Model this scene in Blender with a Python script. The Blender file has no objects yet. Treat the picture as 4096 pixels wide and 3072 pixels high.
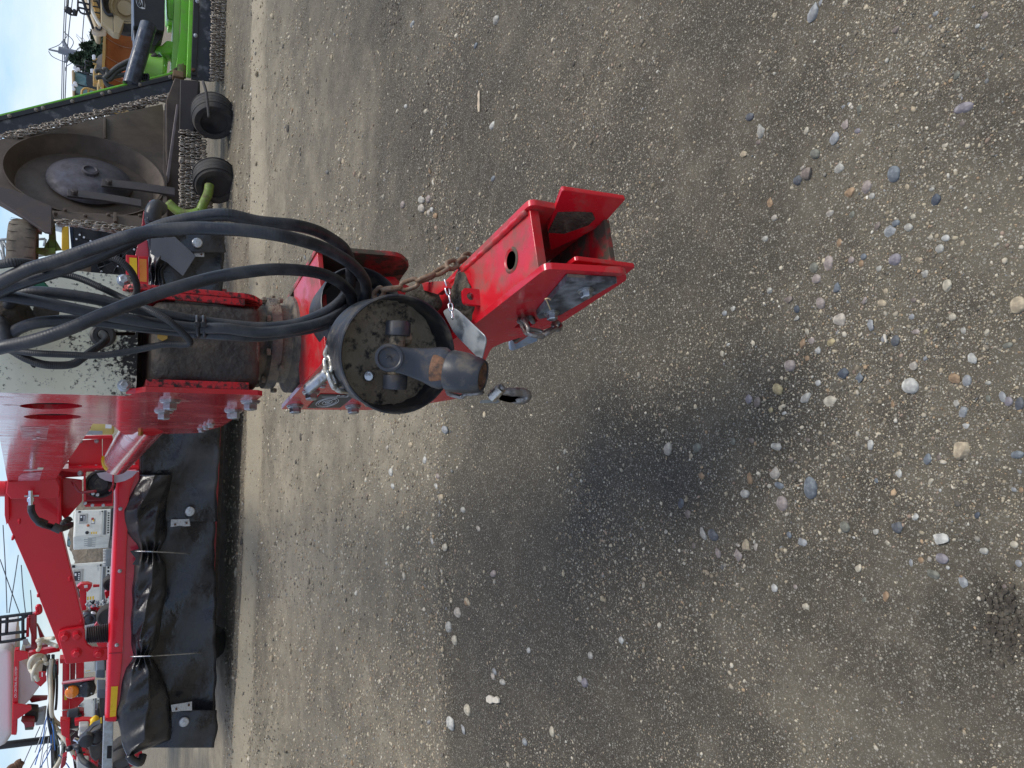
import bpy, bmesh, math, random
import numpy as np
from mathutils import Vector, Matrix
random.seed(7); RNG = np.random.default_rng(11)
scene = bpy.context.scene
COL = scene.collection
R = math.radians

# ------------------------------------------------------------------ camera
FPX, PITCH, ROLL, CAM_H = 3000.0, R(29.2), R(2.4), 1.3
CAMPOS = Vector((0, 0, CAM_H))
AX_F = Vector((0, math.cos(PITCH), -math.sin(PITCH)))
AX_D = Vector((0, -math.sin(PITCH), -math.cos(PITCH)))
AX_X = Vector((1, 0, 0))
cam_data = bpy.data.cameras.new('camera'); cam = bpy.data.objects.new('camera', cam_data); COL.objects.link(cam)
cam_data.sensor_fit = 'HORIZONTAL'; cam_data.sensor_width = 36.0; cam_data.lens = FPX / 4096 * 36.0
cam_data.clip_start = 0.02; cam_data.clip_end = 2000.0
cx = AX_X * math.sin(ROLL) + AX_D * math.cos(ROLL)      # the phone was held upright, the file is turned a quarter
cy = AX_X * math.cos(ROLL) - AX_D * math.sin(ROLL)
cz = -AX_F
cam.matrix_world = Matrix(((cx.x, cy.x, cz.x, 0), (cx.y, cy.y, cz.y, 0), (cx.z, cy.z, cz.z, CAM_H), (0, 0, 0, 1)))
scene.camera = cam

# ------------------------------------------------------------------ sky, sun, exposure
SUN_EL, SUN_AZ = R(64), R(84)        # azimuth from +Y towards +X
world = bpy.data.worlds.new('World'); scene.world = world; world.use_nodes = True
nt = world.node_tree; nt.nodes.clear()
wo = nt.nodes.new('ShaderNodeOutputWorld'); bg = nt.nodes.new('ShaderNodeBackground')
sky = nt.nodes.new('ShaderNodeTexSky'); sky.sky_type = 'NISHITA'; sky.sun_disc = False
sky.sun_elevation = SUN_EL; sky.sun_rotation = SUN_AZ; sky.air_density = 1.0; sky.dust_density = 0.6; sky.ozone_density = 2.5
tc = nt.nodes.new('ShaderNodeTexCoord')
mp = nt.nodes.new('ShaderNodeMapping'); mp.inputs['Scale'].default_value = (2.2, 2.2, 7.0); mp.inputs['Location'].default_value = (0.35, 0.1, 0.2)
nz = nt.nodes.new('ShaderNodeTexNoise'); nz.inputs['Scale'].default_value = 1.4; nz.inputs['Detail'].default_value = 7; nz.inputs['Roughness'].default_value = 0.58
rp = nt.nodes.new('ShaderNodeValToRGB'); rp.color_ramp.elements[0].position = 0.38; rp.color_ramp.elements[1].position = 0.68
mx = nt.nodes.new('ShaderNodeMix'); mx.data_type = 'RGBA'
nt.links.new(tc.outputs['Generated'], mp.inputs['Vector']); nt.links.new(mp.outputs[0], nz.inputs['Vector'])
nt.links.new(nz.outputs['Fac'], rp.inputs[0]); nt.links.new(rp.outputs[0], mx.inputs[0])
tn = nt.nodes.new('ShaderNodeMix'); tn.data_type = 'RGBA'; tn.blend_type = 'MULTIPLY'; tn.inputs[0].default_value = 1; tn.inputs[7].default_value = (.84, .94, 1.12, 1)
nt.links.new(sky.outputs[0], tn.inputs[6]); nt.links.new(tn.outputs[2], mx.inputs[6]); mx.inputs[7].default_value = (6.3, 6.9, 7.9, 1)
nt.links.new(mx.outputs[2], bg.inputs['Color']); bg.inputs['Strength'].default_value = 0.082
nt.links.new(bg.outputs[0], wo.inputs['Surface'])
sun_d = bpy.data.lights.new('sun', 'SUN'); sun = bpy.data.objects.new('sun', sun_d); COL.objects.link(sun)
sun_d.energy = 1.5; sun_d.angle = R(26); sun_d.color = (1.0, 0.95, 0.87)
sdir = Vector((math.sin(SUN_AZ) * math.cos(SUN_EL), math.cos(SUN_AZ) * math.cos(SUN_EL), math.sin(SUN_EL)))
sun.rotation_euler = sdir.to_track_quat('Z', 'Y').to_euler(); sun.location = sdir * 30
scene.view_settings.view_transform = 'Standard'; scene.view_settings.look = 'None'
scene.view_settings.gamma = 1.0; scene.view_settings.use_curve_mapping = False
scene.view_settings.exposure = 0.9

# ------------------------------------------------------------------ measuring helpers (photo pixels -> places)
def ray(x, y):
    a = 1536 - y; b = x - 2048
    a2 = a * math.cos(ROLL) + b * math.sin(ROLL); b2 = -a * math.sin(ROLL) + b * math.cos(ROLL)
    return AX_F * FPX + AX_X * a2 + AX_D * b2
def P(x, y, Y):
    d = ray(x, y); return CAMPOS + d * (Y / d.y)
def G(x, y, z=0.0):
    d = ray(x, y); return CAMPOS + d * ((z - CAM_H) / d.z)
def PY(Y): return (Vector((0, Y, 0)), Vector((0, 1, 0)))
def PZ(z): return (Vector((0, 0, z)), Vector((0, 0, -1)))
def nv(yaw): return Vector((math.cos(R(yaw)), math.sin(R(yaw)), 0))
def bv(yaw): return Vector((-math.sin(R(yaw)), math.cos(R(yaw)), 0))
def PV(n, yaw): return (nv(yaw) * n, nv(yaw))
def PB(b, yaw): return (bv(yaw) * b, bv(yaw))
def fr(yaw, n, b, z): return nv(yaw) * n + bv(yaw) * b + Vector((0, 0, z))
def P3(a, b, c):
    n = (b - a).cross(c - a).normalized()
    if n.dot(a - CAMPOS) < 0: n = -n
    return (a, n)
def hit(x, y, pl):
    d = ray(x, y); return CAMPOS + d * ((pl[0] - CAMPOS).dot(pl[1]) / d.dot(pl[1]))
def o(px, pl): return [hit(x, y, pl) for x, y in px]

# ------------------------------------------------------------------ materials
MATS = {}
def mat(name, base, rough=0.5, metal=0.0, dirt=None, bump=None, var=0.12, vscale=9.0, coat=0.0, attr=None, spec=0.5, emis=None):
    """base colour, cloudy variation, an optional dirt layer (colour, amount 0..1, scale, contrast) and bump (scale, strength)"""
    if name in MATS: return MATS[name]
    m = bpy.data.materials.new(name); m.use_nodes = True; t = m.node_tree; t.nodes.clear()
    out = t.nodes.new('ShaderNodeOutputMaterial'); b = t.nodes.new('ShaderNodeBsdfPrincipled'); t.links.new(b.outputs[0], out.inputs[0])
    tcn = t.nodes.new('ShaderNodeTexCoord'); co = tcn.outputs['Object']
    b.inputs['Metallic'].default_value = metal; b.inputs['Roughness'].default_value = rough
    b.inputs['Specular IOR Level'].default_value = spec
    b.inputs['Coat Weight'].default_value = coat; b.inputs['Coat Roughness'].default_value = 0.08
    if attr:
        an = t.nodes.new('ShaderNodeAttribute'); an.attribute_name = attr; src = an.outputs['Color']
    else:
        rg = t.nodes.new('ShaderNodeRGB'); rg.outputs[0].default_value = (*base, 1); src = rg.outputs[0]
    if var:
        n1 = t.nodes.new('ShaderNodeTexNoise'); n1.inputs['Scale'].default_value = vscale; n1.inputs['Detail'].default_value = 5
        t.links.new(co, n1.inputs['Vector'])
        mr = t.nodes.new('ShaderNodeMapRange'); mr.inputs['From Min'].default_value = .3; mr.inputs['From Max'].default_value = .7
        mr.inputs['To Min'].default_value = 1 - var; mr.inputs['To Max'].default_value = 1 + var
        t.links.new(n1.outputs['Fac'], mr.inputs['Value'])
        mu = t.nodes.new('ShaderNodeMix'); mu.data_type = 'RGBA'; mu.blend_type = 'MULTIPLY'; mu.inputs[0].default_value = 1
        t.links.new(src, mu.inputs[6]); t.links.new(mr.outputs[0], mu.inputs[7]); src = mu.outputs[2]
        rr = t.nodes.new('ShaderNodeMapRange'); rr.inputs['From Min'].default_value = .3; rr.inputs['From Max'].default_value = .7
        rr.inputs['To Min'].default_value = max(0.02, rough - .08); rr.inputs['To Max'].default_value = min(1, rough + .1)
        t.links.new(n1.outputs['Fac'], rr.inputs['Value']); rsrc = rr.outputs[0]
    else: rsrc = None
    if dirt:
        dc, amt, sc, con = dirt
        n2 = t.nodes.new('ShaderNodeTexNoise'); n2.inputs['Scale'].default_value = sc; n2.inputs['Detail'].default_value = 9; n2.inputs['Roughness'].default_value = .65
        t.links.new(co, n2.inputs['Vector'])
        r2 = t.nodes.new('ShaderNodeValToRGB'); th = 0.72 - 0.44 * amt
        r2.color_ramp.elements[0].position = max(0, th - con); r2.color_ramp.elements[1].position = min(1, th + con)
        t.links.new(n2.outputs['Fac'], r2.inputs[0])
        md = t.nodes.new('ShaderNodeMix'); md.data_type = 'RGBA'; t.links.new(r2.outputs[0], md.inputs[0])
        t.links.new(src, md.inputs[6]); md.inputs[7].default_value = (*dc, 1); src = md.outputs[2]
        mf = t.nodes.new('ShaderNodeMix'); mf.data_type = 'FLOAT'; t.links.new(r2.outputs[0], mf.inputs[0])
        if rsrc: t.links.new(rsrc, mf.inputs[2])
        else: mf.inputs[2].default_value = rough
        mf.inputs[3].default_value = .9; rsrc = mf.outputs[0]
        if metal > 0:
            mm = t.nodes.new('ShaderNodeMix'); mm.data_type = 'FLOAT'; t.links.new(r2.outputs[0], mm.inputs[0])
            mm.inputs[2].default_value = metal; mm.inputs[3].default_value = 0; t.links.new(mm.outputs[0], b.inputs['Metallic'])
        if coat > 0:
            mc = t.nodes.new('ShaderNodeMix'); mc.data_type = 'FLOAT'; t.links.new(r2.outputs[0], mc.inputs[0])
            mc.inputs[2].default_value = coat; mc.inputs[3].default_value = 0; t.links.new(mc.outputs[0], b.inputs['Coat Weight'])
    t.links.new(src, b.inputs['Base Color'])
    if rsrc: t.links.new(rsrc, b.inputs['Roughness'])
    if bump:
        nb = t.nodes.new('ShaderNodeTexNoise'); nb.inputs['Scale'].default_value = bump[0]; nb.inputs['Detail'].default_value = 6
        t.links.new(co, nb.inputs['Vector'])
        bp = t.nodes.new('ShaderNodeBump'); bp.inputs['Strength'].default_value = bump[1]; bp.inputs['Distance'].default_value = bump[2] if len(bump) > 2 else .004
        t.links.new(nb.outputs['Fac'], bp.inputs['Height']); t.links.new(bp.outputs[0], b.inputs['Normal'])
    if emis:
        b.inputs['Emission Color'].default_value = (*emis[0], 1); b.inputs['Emission Strength'].default_value = emis[1]
    MATS[name] = m; return m

DUST = (.17, .145, .105); MUD = (.085, .068, .045)
RED = mat('red_paint', (.56, .012, .022), .22, dirt=(DUST, .08, 14, .12), bump=(60, .03), var=.07, coat=.6)
RED_D = mat('red_paint_dusty', (.56, .012, .02), .3, dirt=((.15, .09, .065), .3, 16, .14), bump=(45, .08), var=.1, coat=.35)
RED_M = mat('red_paint_muddy', (.5, .014, .02), .4, dirt=(MUD, .55, 14, .06), bump=(40, .15), var=.12, coat=.2)
RED_OIL = mat('red_paint_chipped_oily', (.58, .012, .02), .3, dirt=((.03, .022, .018), .44, 95, .07), bump=(60, .1), coat=.3)
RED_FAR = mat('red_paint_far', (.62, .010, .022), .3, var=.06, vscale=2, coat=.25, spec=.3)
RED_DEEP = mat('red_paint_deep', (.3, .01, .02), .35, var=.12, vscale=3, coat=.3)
PINK = mat('red_sheet_metal', (.55, .04, .07), .18, var=.05, coat=.8)
CREAM = mat('worn_cream_paint', (.74, .715, .55), .45, dirt=((.026, .023, .02), .3, 120, .05), bump=(60, .12), var=.1, coat=.1)
def worn_low(m, z0, z1, k):
    """paint rubbed away more towards the lower rim of the plate"""
    t = m.node_tree; rmp = [n for n in t.nodes if n.type == 'VALTORGB'][0]; nz_ = rmp.inputs[0].links[0].from_socket
    tcn = [n for n in t.nodes if n.type == 'TEX_COORD'][0]; sx = t.nodes.new('ShaderNodeSeparateXYZ'); t.links.new(tcn.outputs['Object'], sx.inputs[0])
    big = t.nodes.new('ShaderNodeTexNoise'); big.inputs['Scale'].default_value = 11; t.links.new(tcn.outputs['Object'], big.inputs['Vector'])
    mr = t.nodes.new('ShaderNodeMapRange'); mr.inputs['From Min'].default_value = z0; mr.inputs['From Max'].default_value = z1; mr.inputs['To Min'].default_value = k; mr.inputs['To Max'].default_value = -.03; t.links.new(sx.outputs['Z'], mr.inputs['Value'])
    a = t.nodes.new('ShaderNodeMath'); t.links.new(nz_, a.inputs[0]); t.links.new(mr.outputs[0], a.inputs[1])
    b = t.nodes.new('ShaderNodeMath'); b.operation = 'MULTIPLY_ADD'; b.inputs[1].default_value = .45; t.links.new(big.outputs['Fac'], b.inputs[0]); t.links.new(a.outputs[0], b.inputs[2])
    c = t.nodes.new('ShaderNodeMath'); c.operation = 'SUBTRACT'; c.inputs[1].default_value = .225; t.links.new(b.outputs[0], c.inputs[0]); t.links.new(c.outputs[0], rmp.inputs[0])
worn_low(CREAM, -.15, -.06, .15)
ZINC = mat('zinc_bolt', (.46, .47, .48), .36, 1.0, dirt=((.22, .2, .17), .25, 90, .1), var=.1, vscale=60)
CHROME = mat('bright_steel', (.75, .78, .82), .12, 1.0, var=.05)
CHAIN_Z = mat('zinc_chain', (.6, .57, .5), .33, 1.0, dirt=((.25, .2, .13), .3, 80, .1), var=.15, vscale=70)
CHAIN_R = mat('rusty_chain', (.32, .24, .17), .55, .6, dirt=((.16, .075, .03), .5, 60, .15), var=.2, vscale=70)
CHAIN_D = mat('dark_steel_chain', (.3, .28, .26), .35, .9, dirt=((.1, .08, .06), .35, 70, .1), var=.15, vscale=70)
IRON = mat('oily_cast_iron', (.036, .032, .028), .66, dirt=((.13, .10, .07), .36, 12, .16), bump=(85, .6, .008), var=.35, vscale=22)
IRON2 = mat('dusty_cast_iron', (.075, .07, .065), .65, dirt=((.2, .16, .11), .55, 22, .12), bump=(90, .8, .008), var=.25, vscale=20)
RUBBER = mat('black_rubber', (.022, .023, .026), .5, dirt=((.11, .1, .085), .22, 10, .2), bump=(50, .1), var=.2)
PLASTIC = mat('black_plastic_guard', (.026, .028, .032), .42, dirt=((.17, .14, .1), .24, 22, .12), bump=(60, .15), var=.2)
GUARD_IN = mat('guard_inside_mud', (.25, .20, .135), .9, dirt=((.035, .03, .025), .34, 50, .06), bump=(70, .8, .008), var=.25, vscale=25)
YOKE = mat('black_forged_yoke', (.035, .038, .045), .42, dirt=((.13, .1, .07), .2, 30, .12), bump=(140, .18, .002), var=.15, vscale=30)
RUST = mat('brown_rust', (.2, .09, .04), .7, dirt=((.06, .04, .03), .45, 60, .1), bump=(120, .4, .002), var=.3, vscale=50)
GAP_SHADE = mat('gap_shade_black', (.01, .01, .01), .8, var=0)  # black that paints the shade inside cutouts, slots and seams
GALV = mat('galvanised_sheet', (.42, .46, .48), .35, .8, dirt=((.3, .29, .26), .35, 22, .15), bump=(60, .06), var=.12, vscale=25)
MUDM = mat('packed_mud', (.06, .047, .032), .95, bump=(110, 1.0, .01), dirt=((.12, .1, .07), .4, 60, .1), var=.3, vscale=40)
DECAL = mat('pale_decal', (.62, .5, .52), .3, var=.05)
BLACKD = mat('black_decal', (.03, .03, .032), .4, var=.1)
WHITE = mat('white_paint', (.8, .8, .77), .35, dirt=((.45, .43, .38), .2, 3, .15), var=.04)
YEL = mat('reflector_yellow', (.8, .5, .01), .3, var=.06, vscale=20)
AMBER = mat('amber_lens', (.75, .2, .01), .15, var=.15, vscale=40, coat=.6)
LBLACK = mat('black_lamp_housing', (.02, .021, .024), .35, var=.1)
CURT = mat('curtain_rubber', (.013, .014, .017), .22, dirt=((.07, .067, .06), .16, 2.5, .2), bump=(4, .6, .05), var=.2, vscale=4)
GREEN = mat('lime_paint', (.2, .62, .03), .32, dirt=((.25, .3, .1), .2, 4, .12), var=.08, vscale=4, coat=.3)
GREEN_O = mat('lime_paint_old', (.15, .24, .025), .5, dirt=((.12, .1, .05), .4, 8, .1), var=.15, vscale=6)
DECKB = mat('worn_deck_steel', (.115, .085, .06), .6, .1, dirt=((.05, .037, .029), .42, 3, .2), bump=(12, .25, .01), var=.25, vscale=2.5)
PAN = mat('polished_blade_pan', (.15, .14, .155), .38, .8, dirt=((.03, .027, .03), .55, 5, .2), bump=(10, .1), var=.3, vscale=3)
BLADE = mat('blade_steel', (.08, .074, .076), .4, .7, dirt=((.06, .045, .035), .4, 6, .2), var=.25, vscale=5)
TYRE = mat('tyre_rubber', (.018, .018, .019), .7, dirt=((.1, .085, .065), .25, 6, .2), bump=(20, .3), var=.2)
TYRE_T = mat('dusty_tyre_tread', (.2, .165, .12), .9, bump=(30, .5), dirt=((.07, .06, .05), .35, 8, .15), var=.2)
BLK = mat('black_panel_paint', (.012, .013, .015), .35, dirt=((.06, .055, .05), .15, 2, .2), var=.1)
CATY = mat('yellow_machine_paint', (.62, .34, .045), .42, dirt=((.38, .3, .17), .42, 1.3, .2), var=.1, vscale=1.5)
CATD = mat('yellow_machine_dusty', (.5, .38, .2), .6, dirt=((.36, .3, .2), .4, 1.2, .2), var=.12, vscale=1.5)
BUCKET = mat('rust_orange_bucket', (.42, .155, .035), .6, .1, dirt=((.22, .075, .02), .45, 1.6, .2), bump=(6, .2, .02), var=.25, vscale=1.2)
GLASS = mat('cab_glass', (.16, .3, .31), .06, var=.1, vscale=.8, coat=.5)
LAMPW = mat('lamp_white', (.85, .85, .85), .2, var=0)
GENW = mat('generator_white', (.8, .79, .7), .4, dirt=((.5, .48, .42), .15, 2, .2), var=.03)
GREY = mat('grey_steel', (.35, .37, .37), .4, .3, var=.1)
CREAMH = mat('cream_hose', (.62, .57, .44), .5, var=.1, vscale=4)
TANK = mat('white_poly_tank', (.72, .71, .69), .35, var=.04, vscale=1)
WIRE = mat('wire_grey', (.12, .13, .15), .5, var=0)
WOODP = mat('pale_pole', (.24, .26, .29), .7, var=.1)
BARK = mat('bark', (.07, .055, .045), .9, var=.2)
LEAF = mat('evergreen_foliage', (.035, .06, .028), .8, var=.4, vscale=1.5)
DIRTP = mat('dirt_pile', (.19, .155, .11), .95, bump=(4, 1, .12), dirt=((.1, .08, .055), .5, 2.2, .15), var=.25, vscale=1.5)
BLUE = mat('blue_hose', (.03, .16, .5), .4, var=0)
TXTW = mat('white_lettering', (.8, .78, .74), .5, var=0)
TXTY = mat('yellow_lettering', (.8, .72, .2), .5, var=0)

def hose_mat(name, base, rough, pitch, strength):
    m = mat(name, base, rough, var=.12, vscale=12, dirt=((.09, .085, .08), .16, 18, .2)); t = m.node_tree
    b = [n for n in t.nodes if n.type == 'BSDF_PRINCIPLED'][0]
    uv = t.nodes.new('ShaderNodeUVMap'); wv = t.nodes.new('ShaderNodeTexWave'); wv.wave_type = 'BANDS'; wv.bands_direction = 'DIAGONAL'
    mpn = t.nodes.new('ShaderNodeMapping'); mpn.inputs['Scale'].default_value = (1 / pitch, 2.0, 0)
    t.links.new(uv.outputs[0], mpn.inputs[0]); t.links.new(mpn.outputs[0], wv.inputs[0]); wv.inputs['Scale'].default_value = .314
    bp = t.nodes.new('ShaderNodeBump'); bp.inputs['Strength'].default_value = strength; bp.inputs['Distance'].default_value = .0015
    t.links.new(wv.outputs['Fac'], bp.inputs['Height']); t.links.new(bp.outputs[0], b.inputs['Normal']); return m
HOSE = hose_mat('hydraulic_hose_rubber', (.012, .0135, .017), .4, .0027, .07)
BRAID = hose_mat('braided_sleeve', (.016, .017, .018), .5, .0016, .4)

# ------------------------------------------------------------------ object builders
ORG = {}          # object name -> world origin
def tag(ob, label=None, cat=None, group=None, kind=None):
    if label: ob['label'] = label
    if cat: ob['category'] = cat
    if group: ob['group'] = group
    if kind: ob['kind'] = kind
    return ob
def empty(name, loc, label, cat, group=None):
    e = bpy.data.objects.new(name, None); COL.objects.link(e); e.empty_display_size = .1
    e.location = loc; ORG[e.name] = Vector(loc); return tag(e, label, cat, group)
def place(name, me, origin, parent=None):
    ob = bpy.data.objects.new(name, me); COL.objects.link(ob); ORG[ob.name] = Vector(origin)
    if parent is not None:
        ob.parent = parent; ob.location = Vector(origin) - ORG[parent.name]
    else: ob.location = origin
    return ob
def mesh(name, verts, faces, m, parent=None, smooth=False, bevel=0.0, uv=None, seg=2):
    vs = np.array([tuple(v) for v in verts], dtype=float); c = (vs.min(0) + vs.max(0)) / 2; vs -= c
    me = bpy.data.meshes.new(name); me.from_pydata([tuple(v) for v in vs], [], faces)
    bm = bmesh.new(); bm.from_mesh(me); bmesh.ops.recalc_face_normals(bm, faces=bm.faces); bm.to_mesh(me); bm.free()
    me.materials.append(m)
    if smooth: me.polygons.foreach_set('use_smooth', [True] * len(me.polygons))
    if uv is not None:
        l = me.uv_layers.new(name='UVMap')
        idx = np.zeros(len(me.loops), dtype=np.int32); me.loops.foreach_get('vertex_index', idx)
        l.data.foreach_set('uv', np.array(uv, dtype=np.float32)[idx].ravel())
    ob = place(name, me, Vector(c), parent)
    if bevel:
        md = ob.modifiers.new('bevel', 'BEVEL'); md.width = bevel; md.segments = seg; md.limit_method = 'ANGLE'; md.angle_limit = R(40)
        me.polygons.foreach_set('use_smooth', [True] * len(me.polygons))
        wn = ob.modifiers.new('wn', 'WEIGHTED_NORMAL'); wn.keep_sharp = False
    return ob
def prism_pts(name, pts, vec, m, parent=None, bevel=0.0, smooth=False):
    n = len(pts); V = list(pts) + [p + vec for p in pts]
    F = [tuple(range(n)), tuple(range(2 * n - 1, n - 1, -1))] + [(i, (i + 1) % n, n + (i + 1) % n, n + i) for i in range(n)]
    return mesh(name, V, F, m, parent, smooth, bevel)
def prism(name, px, pl, th, m, parent=None, bevel=0.0):
    n = pl[1]; pts = o(px, pl)
    if n.dot(pts[0] - CAMPOS) < 0: n = -n
    return prism_pts(name, pts, n * th, m, parent, bevel)
def prism_holes(name, outer, holes, vec, m, parent=None, bevel=0.0):
    bm = bmesh.new(); edges = []
    for loop in [outer] + holes:
        vs = [bm.verts.new(p) for p in loop]
        edges += [bm.edges.new((vs[i], vs[(i + 1) % len(vs)])) for i in range(len(vs))]
    bmesh.ops.triangle_fill(bm, use_beauty=True, use_dissolve=False, edges=edges)
    r = bmesh.ops.extrude_face_region(bm, geom=list(bm.faces))
    bmesh.ops.translate(bm, vec=vec, verts=[g for g in r['geom'] if isinstance(g, bmesh.types.BMVert)])
    bm.verts.index_update(); V = [v.co.copy() for v in bm.verts]; F = [tuple(v.index for v in f.verts) for f in bm.faces]; bm.free()
    return mesh(name, V, F, m, parent, False, bevel)
def rounded(pts, r, seg=4):
    """round the corners of a planar outline given as 3-D points"""
    out = []; n = len(pts)
    for i in range(n):
        p = pts[i]; a = pts[i - 1] - p; b = pts[(i + 1) % n] - p
        ra = r[i] if isinstance(r, (list, tuple)) else r
        if ra <= 0: out.append(p); continue
        k = min(ra, a.length * .45, b.length * .45); pa = p + a.normalized() * k; pb = p + b.normalized() * k
        for j in range(seg + 1):
            t = j / seg; out.append(pa * (1 - t) ** 2 + p * 2 * t * (1 - t) + pb * t * t)
    return out
def catmull(pts, per=8):
    pts = [Vector(p) for p in pts]; q = [pts[0] * 2 - pts[1]] + pts + [pts[-1] * 2 - pts[-2]]; out = []
    for i in range(1, len(q) - 2):
        for j in range(per):
            t = j / per
            out.append(.5 * ((2 * q[i]) + (q[i + 1] - q[i - 1]) * t + (2 * q[i - 1] - 5 * q[i] + 4 * q[i + 1] - q[i + 2]) * t * t + (3 * q[i] - q[i - 1] - 3 * q[i + 1] + q[i + 2]) * t ** 3))
    out.append(q[-2]); return out
def tube_geo(path, r, sides=10, closed=False):
    n = len(path); V = []; UV = []; F = []; L = 0; up = None
    for i, p in enumerate(path):
        if closed: t = (path[(i + 1) % n] - path[i - 1]).normalized()
        else: t = (path[min(i + 1, n - 1)] - path[max(i - 1, 0)]).normalized()
        if up is None:
            up = Vector((0, 0, 1)) if abs(t.z) < .9 else Vector((1, 0, 0))
        s = t.cross(up).normalized(); up = s.cross(t).normalized()
        if i: L += (p - path[i - 1]).length
        rr = r[i] if isinstance(r, (list, tuple)) else r
        for k in range(sides):
            a = 2 * math.pi * k / sides; V.append(p + (s * math.cos(a) + up * math.sin(a)) * rr); UV.append((L, k / sides))
    for i in range(n if closed else n - 1):
        j = (i + 1) % n
        for k in range(sides): F.append((i * sides + k, i * sides + (k + 1) % sides, j * sides + (k + 1) % sides, j * sides + k))
    if not closed: F += [tuple(range(sides - 1, -1, -1)), tuple((n - 1) * sides + k for k in range(sides))]
    return V, F, UV
def tube(name, pts, r, m, parent=None, sides=10, per=8, smooth=True, raw=False):
    path = [Vector(p) for p in pts] if raw else catmull(pts, per)
    V, F, UV = tube_geo(path, r, sides); return mesh(name, V, F, m, parent, smooth, uv=UV)
def frame(axis):
    a = Vector(axis).normalized(); u = a.cross(Vector((0, 0, 1)))
    if u.length < .1: u = a.cross(Vector((1, 0, 0)))
    u.normalize(); return u, a.cross(u).normalized(), a
def lathe(name, origin, axis, prof, m, parent=None, seg=32, smooth=True, bevel=0.0, jit=0.0, closed=False, cap0=True, cap1=True):
    u, v, a = frame(axis); V = []; F = []; n = len(prof); rn = random.Random(3)
    for i, (r, h) in enumerate(prof):
        for k in range(seg):
            an = 2 * math.pi * k / seg; q = r * (1 + (rn.uniform(-jit, jit) if jit else 0)); V.append(Vector(origin) + a * (h + (rn.uniform(-jit, jit) * .3 if jit else 0)) + (u * math.cos(an) + v * math.sin(an)) * q)
    for i in range(n if closed else n - 1):
        j = (i + 1) % n
        for k in range(seg): F.append((i * seg + k, i * seg + (k + 1) % seg, j * seg + (k + 1) % seg, j * seg + k))
    if not closed:
        if cap0 and prof[0][0] > 1e-5: F.append(tuple(range(seg - 1, -1, -1)))
        if cap1 and prof[-1][0] > 1e-5: F.append(tuple((n - 1) * seg + k for k in range(seg)))
    ob = mesh(name, V, F, m, parent, smooth, bevel)
    if smooth and not bevel:
        try: ob.data.set_sharp_from_angle(angle=R(38))
        except Exception: pass
    return ob
def cyl(name, p0, p1, r, m, parent=None, seg=16, r1=None, bevel=0.0):
    p0 = Vector(p0); p1 = Vector(p1); h = (p1 - p0).length
    return lathe(name, p0, p1 - p0, [(r, 0), (r if r1 is None else r1, h)], m, parent, seg, True, bevel)
def box(name, c, d, m, parent=None, yaw=0.0, bevel=0.0, ax=None):
    c = Vector(c); X, Y, Z = ax if ax else (nv(yaw), bv(yaw), Vector((0, 0, 1)))
    V = [c + X * (sx * d[0] / 2) + Y * (sy * d[1] / 2) + Z * (sz * d[2] / 2) for sz in (-1, 1) for sy in (-1, 1) for sx in (-1, 1)]
    F = [(0, 1, 3, 2), (4, 5, 7, 6), (0, 1, 5, 4), (2, 3, 7, 6), (0, 2, 6, 4), (1, 3, 7, 5)]
    return mesh(name, V, F, m, parent, False, bevel)
def bolt(c, axis, r, parent, m=None, washer=True, name='bolt', rot=None):
    """flanged hex bolt head standing on a surface at c, pointing along axis"""
    u, v, a = frame(axis); c = Vector(c); V = []; F = []; rot = random.uniform(0, 1) if rot is None else rot
    def ring(rad, h, n, ph=0):
        s = len(V)
        for k in range(n):
            an = 2 * math.pi * k / n + ph; V.append(c + a * h + (u * math.cos(an) + v * math.sin(an)) * rad)
        return s, n
    def bridge(A, B):
        for k in range(A[1]): F.append((A[0] + k, A[0] + (k + 1) % A[1], B[0] + (k + 1) % A[1], B[0] + k))
    def cap(A): F.append(tuple(A[0] + k for k in range(A[1])))
    if washer:
        w = [ring(r * 1.42, 0, 20), ring(r * 1.42, r * .18, 20), ring(r * 1.3, r * .22, 20), ring(r * 1.3, r * .4, 20), ring(r * 1.0, r * .5, 20)]
        for i in range(4): bridge(w[i], w[i + 1])
        cap(w[4])
    h = [ring(r, r * .3, 6, rot), ring(r, r * 1.25, 6, rot), ring(r * .82, r * 1.4, 6, rot)]
    bridge(h[0], h[1]); bridge(h[1], h[2]); cap(h[2])
    t = [ring(r * .5, r * 1.35, 10), ring(r * .5, r * 1.46, 10)]; bridge(t[0], t[1]); cap(t[1])
    return mesh(name, V, F, m or ZINC, parent, False)
LINKS = {}
def link_geo(L, W, r, n=5, sides=6):
    path = []; h = L / 2 - W / 2; R0 = W / 2 - r
    for k in range(n + 1): a = -math.pi / 2 + math.pi * k / n; path.append(Vector((h + R0 * math.cos(a), R0 * math.sin(a), 0)))
    for k in range(n + 1): a = math.pi / 2 + math.pi * k / n; path.append(Vector((-h + R0 * math.cos(a), R0 * math.sin(a), 0)))
    return tube_geo(path, r, sides, True)[:2]
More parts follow.
